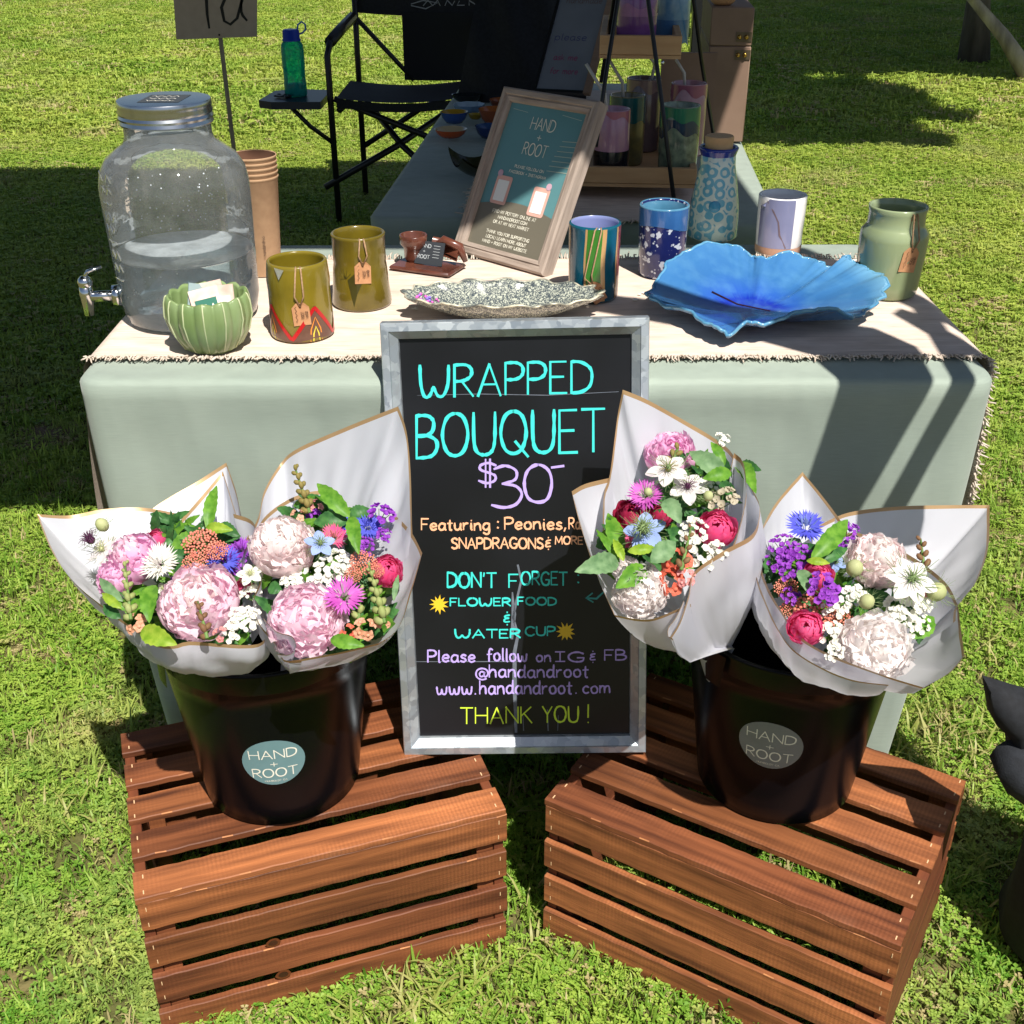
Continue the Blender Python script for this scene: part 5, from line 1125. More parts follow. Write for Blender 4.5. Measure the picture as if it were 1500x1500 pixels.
def zig(u): t = (u/circ*NZ+PHZ) % 1; return .008+.048*abs(2*t-1)
mb = MB(); n = 120; vs = []
for j in range(n+1): u = circ*j/n-circ/2; pass
mb.grid(lambda a, b_: mf(circ*a-circ/2, .001+(zig(circ*a-circ/2)-.001)*b_, .0004), n, 8); mb.build('brown_band', m_brn, mug)
mb = MB(); ribbon(mb, [(circ*j/n-circ/2, zig(circ*j/n-circ/2)-.003) for j in range(n+1)], .0052, lambda u, v, h: mf(u, v, .0008)); mb.build('red_zigzag', m_rd, mug, smooth=False)
mb = MB()
for k in range(NZ):
    u0 = (k-1-PHZ)/NZ*circ
    for (q, hh, mi) in ((.0085, .036, 0), (.0045, .022, 1)):
        P = [(u0-q, .002), (u0-q*.8, .002+hh*.5), (u0, .002+hh), (u0+q*.8, .002+hh*.5), (u0+q, .002)]; ribbon(mb, P, .0017, lambda u, v, h: mf(u, v, .0008), mi)
mb.build('flame_lines', [m_or, m_ye], mug, smooth=False)
price_tag(mug, cylf(interp(pr), .18), 0, .045, rot=.05, rimz=.112)
mb = MB(); gl = mf; mb.add([mf(-.024, .112, .002), mf(-.010, .110, .002), mf(-.018, .095, .002)], [(0, 1, 2)]); mb.build('foil_corner', mat('silver_foil', (.8, .78, .7), rough=.3, metal=.8, bump=.5, bscale=400), mug, smooth=False)
mug2 = thing('ceramic_tumbler', 'olive pottery jar with a leaf pressed into its side, standing behind the flame tumbler', 'tumbler', (-.2185, 1.648, ZT)); mug2.scale = (1, 1, .9)
pr = [(0, 0), (.0415, 0), (.043, .004), (.0405, .03), (.0385, .06), (.0372, .07), (.0380, .074), (.0375, .09), (.0372, .109), (.0385, .113)]
mb = MB(); mb.lathe(shell(pr), 56); mb.build('body', m_char2, mug2)
mb = MB(); ff = cylf(interp(pr), -.10); vs = [(-.002, .008), (.003, .028), (.011, .046), (.002, .062), (-.010, .05), (-.006, .028)]
mb.add([ff(*p, .0005) for p in vs], [(0, 1, 2, 3, 4, 5)])
for k in range(7): ribbon(mb, [(-.012, .052), (-.012-.014*cos(k*.45-.6), .052+.014*sin(k*.45-.2))], .0008, lambda u, v, h: ff(u, v, .0006))
mb.build('leaf_impression', mat('glaze_dark_olive', '#3d3a18', rough=.3), mug2, smooth=False)
price_tag(mug2, cylf(interp(pr), .22), 0, .062, rot=-.03, rimz=.113)

# card holder
ch = thing('card_holder', 'brown glazed pottery card holder with a small cup and a black HAND + ROOT card', 'card holder', (-.132, 1.812, ZT), -.42)
m_rust = mat('glaze_rust', '#6e4030', '#4a2a22', scale=30, rough=.25, coat=.5)
mb = MB(); mb.box((-.055, -.032, 0), (.052, .030, .007), bev=.003); mb.build('base', m_rust, ch, ang=40)
mb = MB(); X = Matrix.Translation((-.030, .008, .007)); mb.lathe(shell([(0, 0), (.012, 0), (.015, .006), (.016, .022), (.0215, .028), (.022, .041)], .003), 28, X=X); mb.build('little_cup', m_rust, ch)
mb = MB(); mb.grid(lambda u, v: (-.002+.048*u, .012+.022*v+.006*sin(u*4), .007+.038*sin(pi*min(1, .15+v*.7))*(1-.25*u)), 12, 10); mb.grid(lambda u, v: (-.002+.048*u, .012+.022*(1-v)+.006*sin(u*4), .007+.030*sin(pi*min(1, .15+v*.7))*(1-.25*u)-.003), 12, 10)
mb.tube([(.0, .018, .03), (.02, .016, .044), (.045, .02, .034), (.055, .02, .012)], [.004, .007, .008, .004], 8); mb.build('leaf_shell', m_rust, ch)
Xc = Matrix.Translation((.0, -.006, .008)) @ Matrix.Rotation(-.42, 4, 'X')
mb = MB(); mb.box((-.022, -.0008, 0), (.026, .0008, .036), 0, Xc); cdp = mb.build('card', mat('card_black', '#34383d', rough=.5), ch, smooth=False)
mb = MB(); cf_ = lambda x, y, h: Xc @ V((x, -.0011, y)); write(mb, 'HAND', -.018, .026, .0055, .021, .0009, cf_); write(mb, '+', -.0095, .0178, .005, .0035, .0008, cf_); write(mb, 'ROOT', -.018, .009, .0055, .021, .0009, cf_)
for k in range(5): ribbon(mb, [(.008, .030-.0045*k), (.019, .030-.0045*k)], .0008, cf_)
mb.build('card_print', mat('card_print', '#b9bfc2', rough=.6), cdp, smooth=False)

# framed notice
P_BL, P_BR, P_TL, P_TR = atz(661, 366, ZT+.002), atz(794, 404, ZT+.002), V(), V()
fxv = (P_BR-P_BL); FWd = fxv.length; fxv.normalize(); tl = at(736, 126, 2.0)
upv = tl-P_BL; upv = upv-fxv*upv.dot(fxv); FHt = upv.length; upv.normalize(); fn_ = fxv.cross(upv)
MF = Matrix(((fxv.x, upv.x, fn_.x, P_BL.x), (fxv.y, upv.y, fn_.y, P_BL.y), (fxv.z, upv.z, fn_.z, P_BL.z), (0, 0, 0, 1)))
fm = thing('framed_notice', 'weathered wooden picture frame holding a teal HAND + ROOT notice, leaning back on the front table', 'framed sign'); fm.matrix_world = MF
m_drift = mat('driftwood', '#b5a598', '#85766b', scale=14, rough=.8, bump=.5, bscale=80, stretch=(9, 9, 1), bdist=.001); m_drift2 = mat('driftwood_across', '#b5a598', '#85766b', scale=14, rough=.8, bump=.5, bscale=80, stretch=(1, 9, 9), bdist=.001)
m_drift.node_tree.nodes['Mapping'].inputs['Scale'].default_value = (9, .8, 9)
fb = .021
prf = [(0, -.022), (0, 0), (.003, .0025), (.010, .0025), (.0115, -.001), (.0125, -.001), (.0140, .0006), (.0195, -.001), (.021, -.007)]
cs = [(0, 0, 1, 1), (FWd, 0, -1, 1), (FWd, FHt, -1, -1), (0, FHt, 1, -1)]
for k in range(4):
    a, b_ = cs[k], cs[(k+1) % 4]; mb = MB(); vs = []
    for (d, h) in prf: vs += [(a[0]+a[2]*d, a[1]+a[3]*d, h), (b_[0]+b_[2]*d, b_[1]+b_[3]*d, h)]
    mb.add(vs, [(2*i, 2*i+1, 2*i+3, 2*i+2) for i in range(len(prf)-1)]); mb.build('frame_rail', m_drift2 if k % 2 == 0 else m_drift, fm, smooth=False)
mb = MB(); mb.box((.004, .004, -.021), (FWd-.004, FHt-.004, -.0075)); mb.build('backing', mat('poster_teal', '#5f8f92', '#5a878b', scale=9, rough=.25, coat=.4), fm, smooth=False)
pw, ph = FWd-2*fb, FHt-2*fb
pf = lambda x, y, h=0: (fb+pw*.5+x, FHt-fb-y, -.0072+h)     # x from the middle, y down from the poster's top
m_pt = mat('print_teal_light', '#8fb5b4', rough=.3); m_pp = mat('print_pink', '#dfae9f', rough=.3); m_ptp = mat('print_taupe', '#6f6a5c', rough=.3); m_pw = mat('print_white', '#eeeeea', rough=.3); m_psand = mat('print_sand', '#a9b7a6', rough=.3)
mb = MB(); n = 20; vs = [pf(-pw/2+pw*j/n, ph*.70-.012*sin(pi*j/n)*1.0+.004, .0003) for j in range(n+1)]+[pf(-pw/2+pw*j/n, ph, .0003) for j in range(n+1)]
mb.add(vs, [(j, n+1+j, n+2+j, j+1) for j in range(n)]); mb.build('taupe_arch', m_ptp, fm, smooth=False)
mb = MB()
for k in range(7): ribbon(mb, [(pw*.5-.002-.030-.002*k, ph*(.20+.035*k)), (pw*.5-.003, ph*(.19+.035*k))], .0016, lambda x, y, h: pf(x, y, .0003))
ribbon(mb, [(-pw*.45, ph*.04), (-pw*.25, ph*.05)], .001, lambda x, y, h: pf(x, y, .0003)); ribbon(mb, [(pw*.2, ph*.03), (pw*.45, ph*.045)], .001, lambda x, y, h: pf(x, y, .0003))
mb.build('sand_lines', m_psand, fm, smooth=False)
mb = MB(); pfw = lambda x, y, h: pf(x, -y, .0006+h)
def cen(t, yf, size, w_, wd=None): 
    wd = wd or text_width(t)*size; write(mb, t, -wd/2, -ph*yf, size, wd, w_, pfw)
cen('HAND', .155, .0185, .0017, .050); cen('+', .235, .014, .0014); cen('ROOT', .33, .0185, .0017, .050)
cen('PLEASE FOLLOW ON', .43, .0042, .0009, .062); cen('FACEBOOK + INSTAGRAM', .47, .0042, .0009, .078)
for i, t in enumerate(('FIND MY POTTERY ONLINE AT', 'HANDANDROOT.COM', 'OR AT MY NEXT MARKET', '', 'THANK YOU FOR SUPPORTING', 'LOCAL! LEARN MORE ABOUT', 'HAND + ROOT ON MY WEBSITE')):
    if t: cen(t, .758+.036*i, .0048, .0010, min(pw*.92, text_width(t)*.0052))
mb.build('lettering', mat('print_offwhite', '#e6e2d0', rough=.5), fm, smooth=False)
def rrect(mb, x, y, w_, h_, z, mi=0, r=.004):
    P = []
    for (sx, sy, a0) in ((1, -1, -pi/2), (1, 1, 0), (-1, 1, pi/2), (-1, -1, pi)):
        for k in range(4): a = a0+pi/2*k/3; P.append(pf(x+sx*(w_/2-r)+r*cos(a), y+sy*(h_/2-r)+r*sin(a), z))
    mb.add(P, [tuple(range(len(P)-1, -1, -1))], mi)
for (x, y, q) in ((-pw*.27, ph*.60, -1), (pw*.25, ph*.625, 1)):
    mb = MB(); rrect(mb, x, y, .034, .046, .0005, 0); rrect(mb, x, y+.001, .024, .034, .0009, 1, .001); rrect(mb, x+q*.012, y-.026, .011, .011, .0012, 2, .005); mb.build('printed_tag', [m_pp, m_pw, mat('print_mauve', '#c9a5b4', rough=.3)], fm, smooth=False)

# speckled oval dish
m_dish = mat('dish_speckle', (.62, .60, .48), rough=.25, coat=.5)
N, L, b = nodes(m_dish); _tc = N.new('ShaderNodeTexCoord'); _v = N.new('ShaderNodeTexVoronoi'); _v.feature = 'DISTANCE_TO_EDGE'; _v.inputs['Scale'].default_value = 190
_n = N.new('ShaderNodeTexNoise'); _n.inputs['Scale'].default_value = 130; _a = N.new('ShaderNodeVectorMath'); _a.operation = 'MULTIPLY_ADD'; _a.inputs[1].default_value = (.02, .02, .02)
L.new(_tc.outputs['Object'], _n.inputs['Vector']); L.new(_n.outputs['Color'], _a.inputs[0]); L.new(_tc.outputs['Object'], _a.inputs[2]); L.new(_a.outputs[0], _v.inputs['Vector'])
_r = N.new('ShaderNodeMapRange'); _r.inputs[1].default_value = .05; _r.inputs[2].default_value = .22; L.new(_v.outputs['Distance'], _r.inputs[0])
_m = N.new('ShaderNodeMix'); _m.data_type = 'RGBA'; _m.inputs[6].default_value = (.045, .06, .075, 1); _m.inputs[7].default_value = (.44, .46, .38, 1)
L.new(_r.outputs[0], _m.inputs[0]); L.new(_m.outputs[2], b.inputs['Base Color'])
dish = thing('oval_dish', 'speckled black and cream oval dish with a ruffled rim, behind the top of the chalkboard', 'dish', (-.013, 1.590, ZT)); dish.scale = (.98, .95, .85)
def dsh(t, q, zz=0):
    ruf = 1+.028*sin(17*t)+.015*sin(29*t+1)
    rx, ry = .140, .062; k = q*ruf if q > .8 else q
    z = .004+.036*max(0, (q-.35)/.65)**1.5+(.0025*sin(17*t+.6) if q > .8 else 0)
    return (rx*k*cos(t), ry*k*sin(t), z+zz)
mb = MB(); n = 144; Q = [0, .2, .4, .5, .6, .7, .8, .88, .94, 1.0]
vs = [dsh(2*pi*j/n, q) for q in Q for j in range(n)]+[dsh(2*pi*j/n, q, -.004) for q in Q[::-1] for j in range(n)]
k = 2*len(Q); mb.add(vs, [(i*n+j, i*n+(j+1) % n, (i+1)*n+(j+1) % n, (i+1)*n+j) for i in range(k-1) for j in range(n)]); mb.build('body', m_dish, dish)
mb = MB(); mb.tube([dsh(2*pi*j/n, 1.005, -.0015) for j in range(n+1)], .0018, 5); mb.build('rim', mat('dish_rim', '#cfcab2', '#5b5f5c', scale=60, rough=.3, contrast=2), dish)
mb = MB()
for k in range(26): a = U(0, 6.3); P = dsh(3.0+U(-.25, .25), U(.55, .9), .0015); mb.ball(P, U(.0015, .003), 5, k % 2)
mb.build('confetti', [mat('confetti_pink', '#d55fb4', rough=.3), mat('confetti_violet', '#8a6fd0', rough=.3)], dish, kind='stuff')

# striped tumbler
st = thing('ceramic_tumbler', 'tumbler with teal, green, tan and dark red vertical stripes, right of the framed notice', 'tumbler', (.118, 1.676, ZT))
pr = [(0, 0), (.0345, 0), (.036, .003), (.0365, .05), (.0372, .105), (.0375, .1085)]
mb = MB(); pp = shell(pr); k_in = len(pr)
mb.lathe(pp[:k_in+2], 56, 0); mb.lathe(pp[k_in+1:], 56, 1); mb.build('body', [mat('glaze_deep_teal', '#0f5a70', '#0c4c60', scale=20, rough=.18, coat=.6), mat('glaze_periwinkle', '#8089b8', rough=.25, coat=.4)], st)
sfn = cylf(interp(pr), 0)
for (u0, u1, c_, nm) in ((-.0165, -.0135, '#c29a66', 'tan_stripe'), (-.0133, .008, '#3a7a2c', 'green_stripe'), (.008, .0145, '#c29a66', 'tan_stripe'), (.034, .037, '#c29a66', 'tan_stripe'), (.0372, .05, '#7c1e24', 'red_stripe'), (-.052, -.046, '#c29a66', 'tan_stripe')):
    mb = MB(); mb.grid(lambda u, v: sfn(u0+(u1-u0)*u+.0009*sin(v*7+1), .003+.105*v, .0004), 3, 12); mb.build(nm, mat('stripe'+c_, c_, rough=.22, coat=.4), st)
price_tag(st, cylf(interp(pr), -.10), .006, .018, rot=.5, w_=.02, h_=.032, rimz=.1085)

# blue floral cup
m_flor = mat('glaze_navy_blossom', '#141c4e', rough=.18, coat=.6)
N, L, b = nodes(m_flor); _tc = N.new('ShaderNodeTexCoord'); _v = N.new('ShaderNodeTexVoronoi'); _v.inputs['Scale'].default_value = 75; _v.inputs['Randomness'].default_value = .9
L.new(_tc.outputs['Object'], _v.inputs['Vector']); _v2 = N.new('ShaderNodeTexVoronoi'); _v2.inputs['Scale'].default_value = 190; L.new(_tc.outputs['Object'], _v2.inputs['Vector'])
_a = N.new('ShaderNodeMath'); _a.operation = 'MULTIPLY_ADD'; _a.inputs[1].default_value = .55; L.new(_v2.outputs['Distance'], _a.inputs[0]); L.new(_v.outputs['Distance'], _a.inputs[2])
_r = N.new('ShaderNodeMapRange'); _r.inputs[1].default_value = .64; _r.inputs[2].default_value = .57; L.new(_a.outputs[0], _r.inputs[0])
_m = N.new('ShaderNodeMix'); _m.data_type = 'RGBA'; _m.inputs[6].default_value = (.010, .016, .10, 1); _m.inputs[7].default_value = (.52, .56, .66, 1); L.new(_r.outputs[0], _m.inputs[0]); L.new(_m.outputs[2], b.inputs['Base Color'])
bc = thing('ceramic_tumbler', 'navy tumbler with white blossoms and a plain blue band at its rim', 'tumbler', (.230, 1.785, ZT)); bc.scale = (.97, .97, .93)
pr = [(0, 0), (.033, 0), (.036, .004), (.0375, .05), (.0385, .10), (.0385, .114)]
mb = MB(); mb.lathe(shell(pr), 56); mb.build('body', m_flor, bc)
sfn = cylf(interp(pr), 0); mb = MB(); m_band = mat('glaze_mid_blue', '#29558f', '#34649c', scale=30, rough=.15, coat=.7)
mb.grid(lambda u, v: sfn(-.121+.242*u, .082+.032*v-.006*sin(u*11)*(1-v), .0005), 60, 4); mb.build('blue_band', m_band, bc)
mb = MB(); mb.lathe([(.0386, .1115), (.0392, .1145), (.0375, .1165), (.0355, .1155), (.0338, .112), (.0335, .09), (.0335, .03)], 48); mb.build('inner_glaze', mat('glaze_light_blue', '#3f7390', '#5c8fae', scale=20, rough=.15, coat=.6), bc)

# tall carafe
m_lace = mat('glaze_blue_lace', '#4e9ab8', rough=.18, coat=.6)
N, L, b = nodes(m_lace); _tc = N.new('ShaderNodeTexCoord'); _v = N.new('ShaderNodeTexVoronoi'); _v.inputs['Scale'].default_value = 52; _v.inputs['Randomness'].default_value = .55; L.new(_tc.outputs['Object'], _v.inputs['Vector'])
_w = N.new('ShaderNodeMath'); _w.operation = 'SINE'; _mu = N.new('ShaderNodeMath'); _mu.operation = 'MULTIPLY'; _mu.inputs[1].default_value = 13; L.new(_v.outputs['Distance'], _mu.inputs[0]); L.new(_mu.outputs[0], _w.inputs[0])
_n = N.new('ShaderNodeTexNoise'); _n.inputs['Scale'].default_value = 85; L.new(_tc.outputs['Object'], _n.inputs['Vector']); _a = N.new('ShaderNodeMath'); _a.operation = 'MULTIPLY_ADD'; _a.inputs[1].default_value = 3.4; L.new(_n.outputs[0], _a.inputs[0]); L.new(_w.outputs[0], _a.inputs[2])
_r = N.new('ShaderNodeMapRange'); _r.inputs[1].default_value = 1.5; _r.inputs[2].default_value = 2.1; L.new(_a.outputs[0], _r.inputs[0])
_m = N.new('ShaderNodeMix'); _m.data_type = 'RGBA'; _m.inputs[6].default_value = (.13, .40, .55, 1); _m.inputs[7].default_value = (.60, .70, .66, 1); L.new(_r.outputs[0], _m.inputs[0]); L.new(_m.outputs[2], b.inputs['Base Color'])
cr = thing('carafe', 'tall tapering carafe in pale blue lace pattern with cobalt rim and wooden stopper', 'carafe', (.341, 1.995, ZT)); cr.scale = (1, 1, .96)
pr = [(0, 0), (.040, 0), (.043, .004), (.0425, .03), (.040, .06), (.034, .10), (.0295, .125), (.0285, .148)]
mb = MB(); mb.lathe(shell(pr), 48); mb.build('body', m_lace, cr)
mb = MB(); mb.lathe([(.0288, .142), (.0315, .150), (.033, .154), (.031, .1565), (.027, .154)], 40); mb.build('rim', mat('glaze_cobalt', '#1c2f8c', rough=.15, coat=.6), cr)
mb = MB(); mb.lathe([(.0, .150), (.0225, .150), (.0235, .172), (.022, .174), (0, .174)], 32); mb.build('stopper', mat('pale_wood', '#d9b384', '#c79c6a', scale=12, rough=.6, stretch=(1, 1, 6)), cr, ang=50)
sfn = cylf(interp(pr), -.15); mb = MB(); vs = [sfn(0, .062, .003)]+[sfn(.010*q*cos(2*pi*j/18), .062+.010*q*sin(2*pi*j/18), .0026 if q < 1 else .0004) for q in (.6, 1) for j in range(18)]
mb.add(vs, [(0, 1+j, 1+(j+1) % 18) for j in range(18)]+[(1+j, 19+j, 19+(j+1) % 18, 1+(j+1) % 18) for j in range(18)]); mb.build('round_boss', mat('glaze_sky', '#2f86ad', '#3f95bb', scale=30, rough=.2, coat=.5), cr)

# white and lavender tumbler
wc = thing('ceramic_tumbler', 'smooth white and lavender grey tumbler with bare clay foot behind the blue bowl', 'tumbler', (.434, 1.900, ZT)); wc.scale = (.95, .95, .83)
pr = [(0, 0), (.037, 0), (.0385, .003), (.0395, .05), (.0405, .10), (.0405, .112)]
m_wh = mat('glaze_white', '#e9e8ea', rough=.15, coat=.6)
mb = MB(); mb.lathe(shell(pr), 56); mb.build('body', m_wh, wc)
mb = MB(); sfn = cylf(interp(pr), 0); mb.grid(lambda u, v: sfn(-.125+.25*u, .001+.017*v+.0006*sin(u*20)*v, .0005), 60, 3); mb.build('clay_foot', mat('bare_clay', '#b8937c', '#a98470', scale=80, rough=.8), wc)
mb = MB(); mb.grid(lambda u, v: sfn(-.05+.064*u, .018+.094*v-(.018*(1-u*3) if u < .3 and v > .9 else 0), .0006), 20, 12); mb.build('lavender_panel', mat('glaze_lavender_grey', '#8286a8', '#797e9f', scale=16, rough=.2, coat=.5), wc)
mb = MB(); ribbon(mb, [(-.035, .108), (-.022, .09), (-.012, .07), (-.008, .045), (.004, .02)], .0022, lambda u, v, h: sfn(u, v, .001), jit=.4); mb.build('brushed_line', mat('glaze_taupe_line', '#6e5f66', rough=.3), wc, smooth=False)

# green jar
gj = thing('pottery_jar', 'sage green pottery jar with short neck at the right end of the table', 'jar', (.553, 1.690, ZT))
pr = [(0, 0), (.040, 0), (.0435, .004), (.0455, .02), (.0480, .06), (.0487, .084), (.0475, .094), (.0425, .100), (.0402, .105), (.0400, .121), (.0420, .128)]
mb = MB(); mb.lathe(shell(pr), 60); mb.build('body', mat('glaze_sage', '#93a07a', '#828f69', scale=10, rough=.2, coat=.6, bump=.08, bscale=14), gj)
price_tag(gj, cylf(interp(pr), .12), .006, .063, rot=-.12, w_=.024, h_=.036, rimz=.126)

# hibiscus bowl
m_bowl = mat('glaze_hibiscus_blue', (.1, .3, .7), rough=.13, coat=.8)
N, L, b = nodes(m_bowl); _tc = N.new('ShaderNodeTexCoord'); _sp = N.new('ShaderNodeSeparateXYZ'); L.new(_tc.outputs['Object'], _sp.inputs[0])
_cx = N.new('ShaderNodeCombineXYZ'); L.new(_sp.outputs[0], _cx.inputs[0]); L.new(_sp.outputs[1], _cx.inputs[1]); _ln = N.new('ShaderNodeVectorMath'); _ln.operation = 'LENGTH'; L.new(_cx.outputs[0], _ln.inputs[0])
_at = N.new('ShaderNodeMath'); _at.operation = 'ARCTAN2'; L.new(_sp.outputs[0], _at.inputs[0]); L.new(_sp.outputs[1], _at.inputs[1])
_c2 = N.new('ShaderNodeCombineXYZ'); L.new(_at.outputs[0], _c2.inputs[0]); _n = N.new('ShaderNodeTexNoise'); _n.inputs['Scale'].default_value = 17; _n.inputs['Detail'].default_value = 3; L.new(_c2.outputs[0], _n.inputs['Vector'])
_ad = N.new('ShaderNodeMath'); _ad.operation = 'MULTIPLY_ADD'; _ad.inputs[1].default_value = -.05; _fm = N.new('ShaderNodeMapRange'); _fm.inputs[1].default_value = .035; _fm.inputs[2].default_value = .10; _fm.inputs[3].default_value = 1; _fm.inputs[4].default_value = 0; L.new(_ln.outputs['Value'], _fm.inputs[0]); _fx = N.new('ShaderNodeMath'); _fx.operation = 'MULTIPLY'; L.new(_fm.outputs[0], _fx.inputs[0]); L.new(_n.outputs[0], _fx.inputs[1]); L.new(_fx.outputs[0], _ad.inputs[0]); L.new(_ln.outputs['Value'], _ad.inputs[2])
_cr = N.new('ShaderNodeValToRGB'); e = _cr.color_ramp.elements; e[0].position = .0; e[0].color = (.008, .02, .34, 1); e[1].position = 1; e[1].color = (.14, .33, .50, 1)
for p_, c_ in ((.22, (.010, .03, .38, 1)), (.32, (.025, .10, .44, 1)), (.55, (.035, .14, .36, 1)), (.85, (.055, .19, .40, 1))): q = e.new(p_); q.color = c_
_r = N.new('ShaderNodeMapRange'); _r.inputs[1].default_value = -.02; _r.inputs[2].default_value = .195; L.new(_ad.outputs[0], _r.inputs[0]); L.new(_r.outputs[0], _cr.inputs[0]); _nm = N.new('ShaderNodeTexNoise'); _nm.inputs['Scale'].default_value = 38; _nm.inputs['Detail'].default_value = 7; L.new(_tc.outputs['Object'], _nm.inputs['Vector']); _rm = N.new('ShaderNodeMapRange'); _rm.inputs[1].default_value = .42; _rm.inputs[2].default_value = .68; _rm.inputs[4].default_value = .3; L.new(_nm.outputs[0], _rm.inputs[0])
_mm2 = N.new('ShaderNodeMix'); _mm2.data_type = 'RGBA'; _mm2.inputs[7].default_value = (.11, .30, .50, 1); L.new(_rm.outputs[0], _mm2.inputs[0]); L.new(_cr.outputs[0], _mm2.inputs[6]); L.new(_mm2.outputs[2], b.inputs['Base Color'])
_bu = N.new('ShaderNodeBump'); _bu.inputs['Strength'].default_value = .35; _bu.inputs['Distance'].default_value = .004; L.new(_nm.outputs[0], _bu.inputs['Height']); L.new(_bu.outputs[0], b.inputs['Normal'])
bw = thing('flower_bowl', 'wide blue glazed bowl shaped like an open five petalled hibiscus', 'bowl', (.354, 1.577, ZT))
bw.location = V((0, 0, 0)); bcx = atz(1098, 462, ZT)
RIM = [(948, 430, 1.60), (965, 405, 1.655), (985, 378, 1.69), (1012, 364, 1.715), (1045, 354, 1.735), (1072, 357, 1.74), (1092, 366, 1.735), (1108, 377, 1.72), (1122, 377, 1.715), (1145, 371, 1.725), (1175, 373, 1.725), (1198, 382, 1.715), (1216, 388, 1.705),
       (1236, 377, 1.70), (1250, 381, 1.69), (1262, 392, 1.67), (1280, 396, 1.655), (1298, 410, 1.62), (1292, 430, 1.575), (1270, 455, 1.53), (1245, 461, 1.505), (1220, 453, 1.495), (1190, 450, 1.485), (1150, 463, 1.475), (1115, 469, 1.47), (1088, 474, 1.465), (1066, 488, 1.46), (1046, 478, 1.475), (1022, 463, 1.505), (990, 449, 1.55), (968, 440, 1.575)]
RW = [at(*q) for q in RIM]; bw.location = (bcx.x, bcx.y, ZT)
RL = [p-V(bw.location) for p in RW]; nR = len(RL)
def bwl(t, q, zz=0, rr=0):
    u = t/(2*pi)*nR; i = int(u) % nR; f = u-int(u); p0, p1, p2, p3 = RL[i-1], RL[i], RL[(i+1) % nR], RL[(i+2) % nR]
    r_ = .5*((2*p1)+(p2-p0)*f+(2*p0-5*p1+4*p2-p3)*f*f+(3*p1-p0-3*p2+p3)*f**3)
    k = 1+(.016*sin(t*37+sin(t*5)*2)+.012*sin(t*61))*q**6
    zz += .0045*abs(sin(t*2.5+.5))**.4*q**2-.004*q**2+.0025*sin(t*16+q*3)*q**4
    prof_ = .004/max(r_.z, .02)+(1-.004/max(r_.z, .02))*(max(0, q-.22)/.78)**1.35
    return (r_.x*q*k, r_.y*q*k, max(r_.z*prof_+zz, .0006))
mb = MB(); n = 200; Q = [0, .12, .25, .35, .45, .55, .65, .75, .84, .92, .97, 1.0]
vs = [bwl(2*pi*j/n, q) for q in Q for j in range(n)]+[bwl(2*pi*j/n, q, -.0055) for q in Q[::-1] for j in range(n)]
k = 2*len(Q); mb.add(vs, [(i*n+j, i*n+(j+1) % n, (i+1)*n+(j+1) % n, (i+1)*n+j) for i in range(k-1) for j in range(n)]); mb.build('body', m_bowl, bw)
mb = MB(); mb.tube([bwl(2*pi*j/n, 1.0, -.002) for j in range(n+1)], .0024, 6); mb.build('rim', mat('glaze_pale_rim', '#6fa6c4', '#3f7da6', scale=40, rough=.2, coat=.5), bw)
mb = MB(); mb.tube([(-.055, .012, .030), (-.02, .0, .016), (.025, -.012, .010)], [.0014, .0012, .0009], 6); o = mb.build('incense_stick', mat('incense_pink', '#a8687a', rough=.7)); o.location = bw.location; tag(o, 'thin pink incense stick lying inside the blue flower bowl', 'incense stick')
mb = MB()
for (px, py, rr_) in ((1168, 376, .003), (933, 440, .004), (940, 431, .003), (1253, 383, .003), (605, 452, .003)):
    c = atz(px, py, ZT); 
    for k in range(3): mb.ball((c.x+U(-.006, .006), c.y+U(-.004, .004), ZT+.001), rr_*U(.5, 1), 5, 0, None, (1.5, 1, .4))
tag(mb.build('clay_crumbs', m_cream), kind='stuff')

# ================================================================== BACK TABLE
def on2(px, py): return atz(px, py, ZT)
m_tray = mat('pale_pine', '#c79f72', '#b48a5d', scale=9, rough=.6, stretch=(1, 8, 8), bump=.2, bscale=50)
sh = thing('tiered_display_stand', 'two tier display stand of pale wooden trays on black metal A frames', 'display stand', (.16, 2.25, ZT), R(-5))
def tray(x0, x1, y0, y1, z, h, t=.012):
    mb = MB(); mb.box((x0, y0, z), (x1, y1, z+.006)); tr = mb.build('tray', m_tray, sh, smooth=False)
    for (a, b_, c, d) in ((x0, x1, y0, y0+t), (x0, x1, y1-t, y1), (x0, x0+t, y0+t, y1-t), (x1-t, x1, y0+t, y1-t)):
        mb = MB(); mb.box((a, c, z+.0065), (b_, d, z+h), bev=.001); mb.build('tray_side', m_tray, tr, smooth=False)
tray(-.19, .185, .0, .40, .024, .036); tray(-.005, .145, .06, .40, .244, .040)
mi_ = Matrix.Rotation(R(5), 4, 'Z') @ Matrix.Translation((-.16, -2.25, -ZT))
for P in ([(912, -40, 2.32), (905, 0, 2.30), (886, 118, 2.23), (872, 215, 2.17)], [(944, -40, 2.32), (949, 0, 2.30), (970, 160, 2.21), (986, 290, 2.15)], [(1012, -30, 2.40), (1027, 90, 2.52), (1046, 208, 2.62)], [(905, -40, 2.40), (890, 60, 2.62), (880, 120, 2.68)]):
    mb = MB(); mb.tube([mi_ @ at(*q) for q in P], .0042, 8); mb.build('leg', m_black, sh)
mb = MB(); mb.ball(mi_ @ at(970, 92, 2.235), .0035, 8); mb.build('bolt', m_chrome, sh)
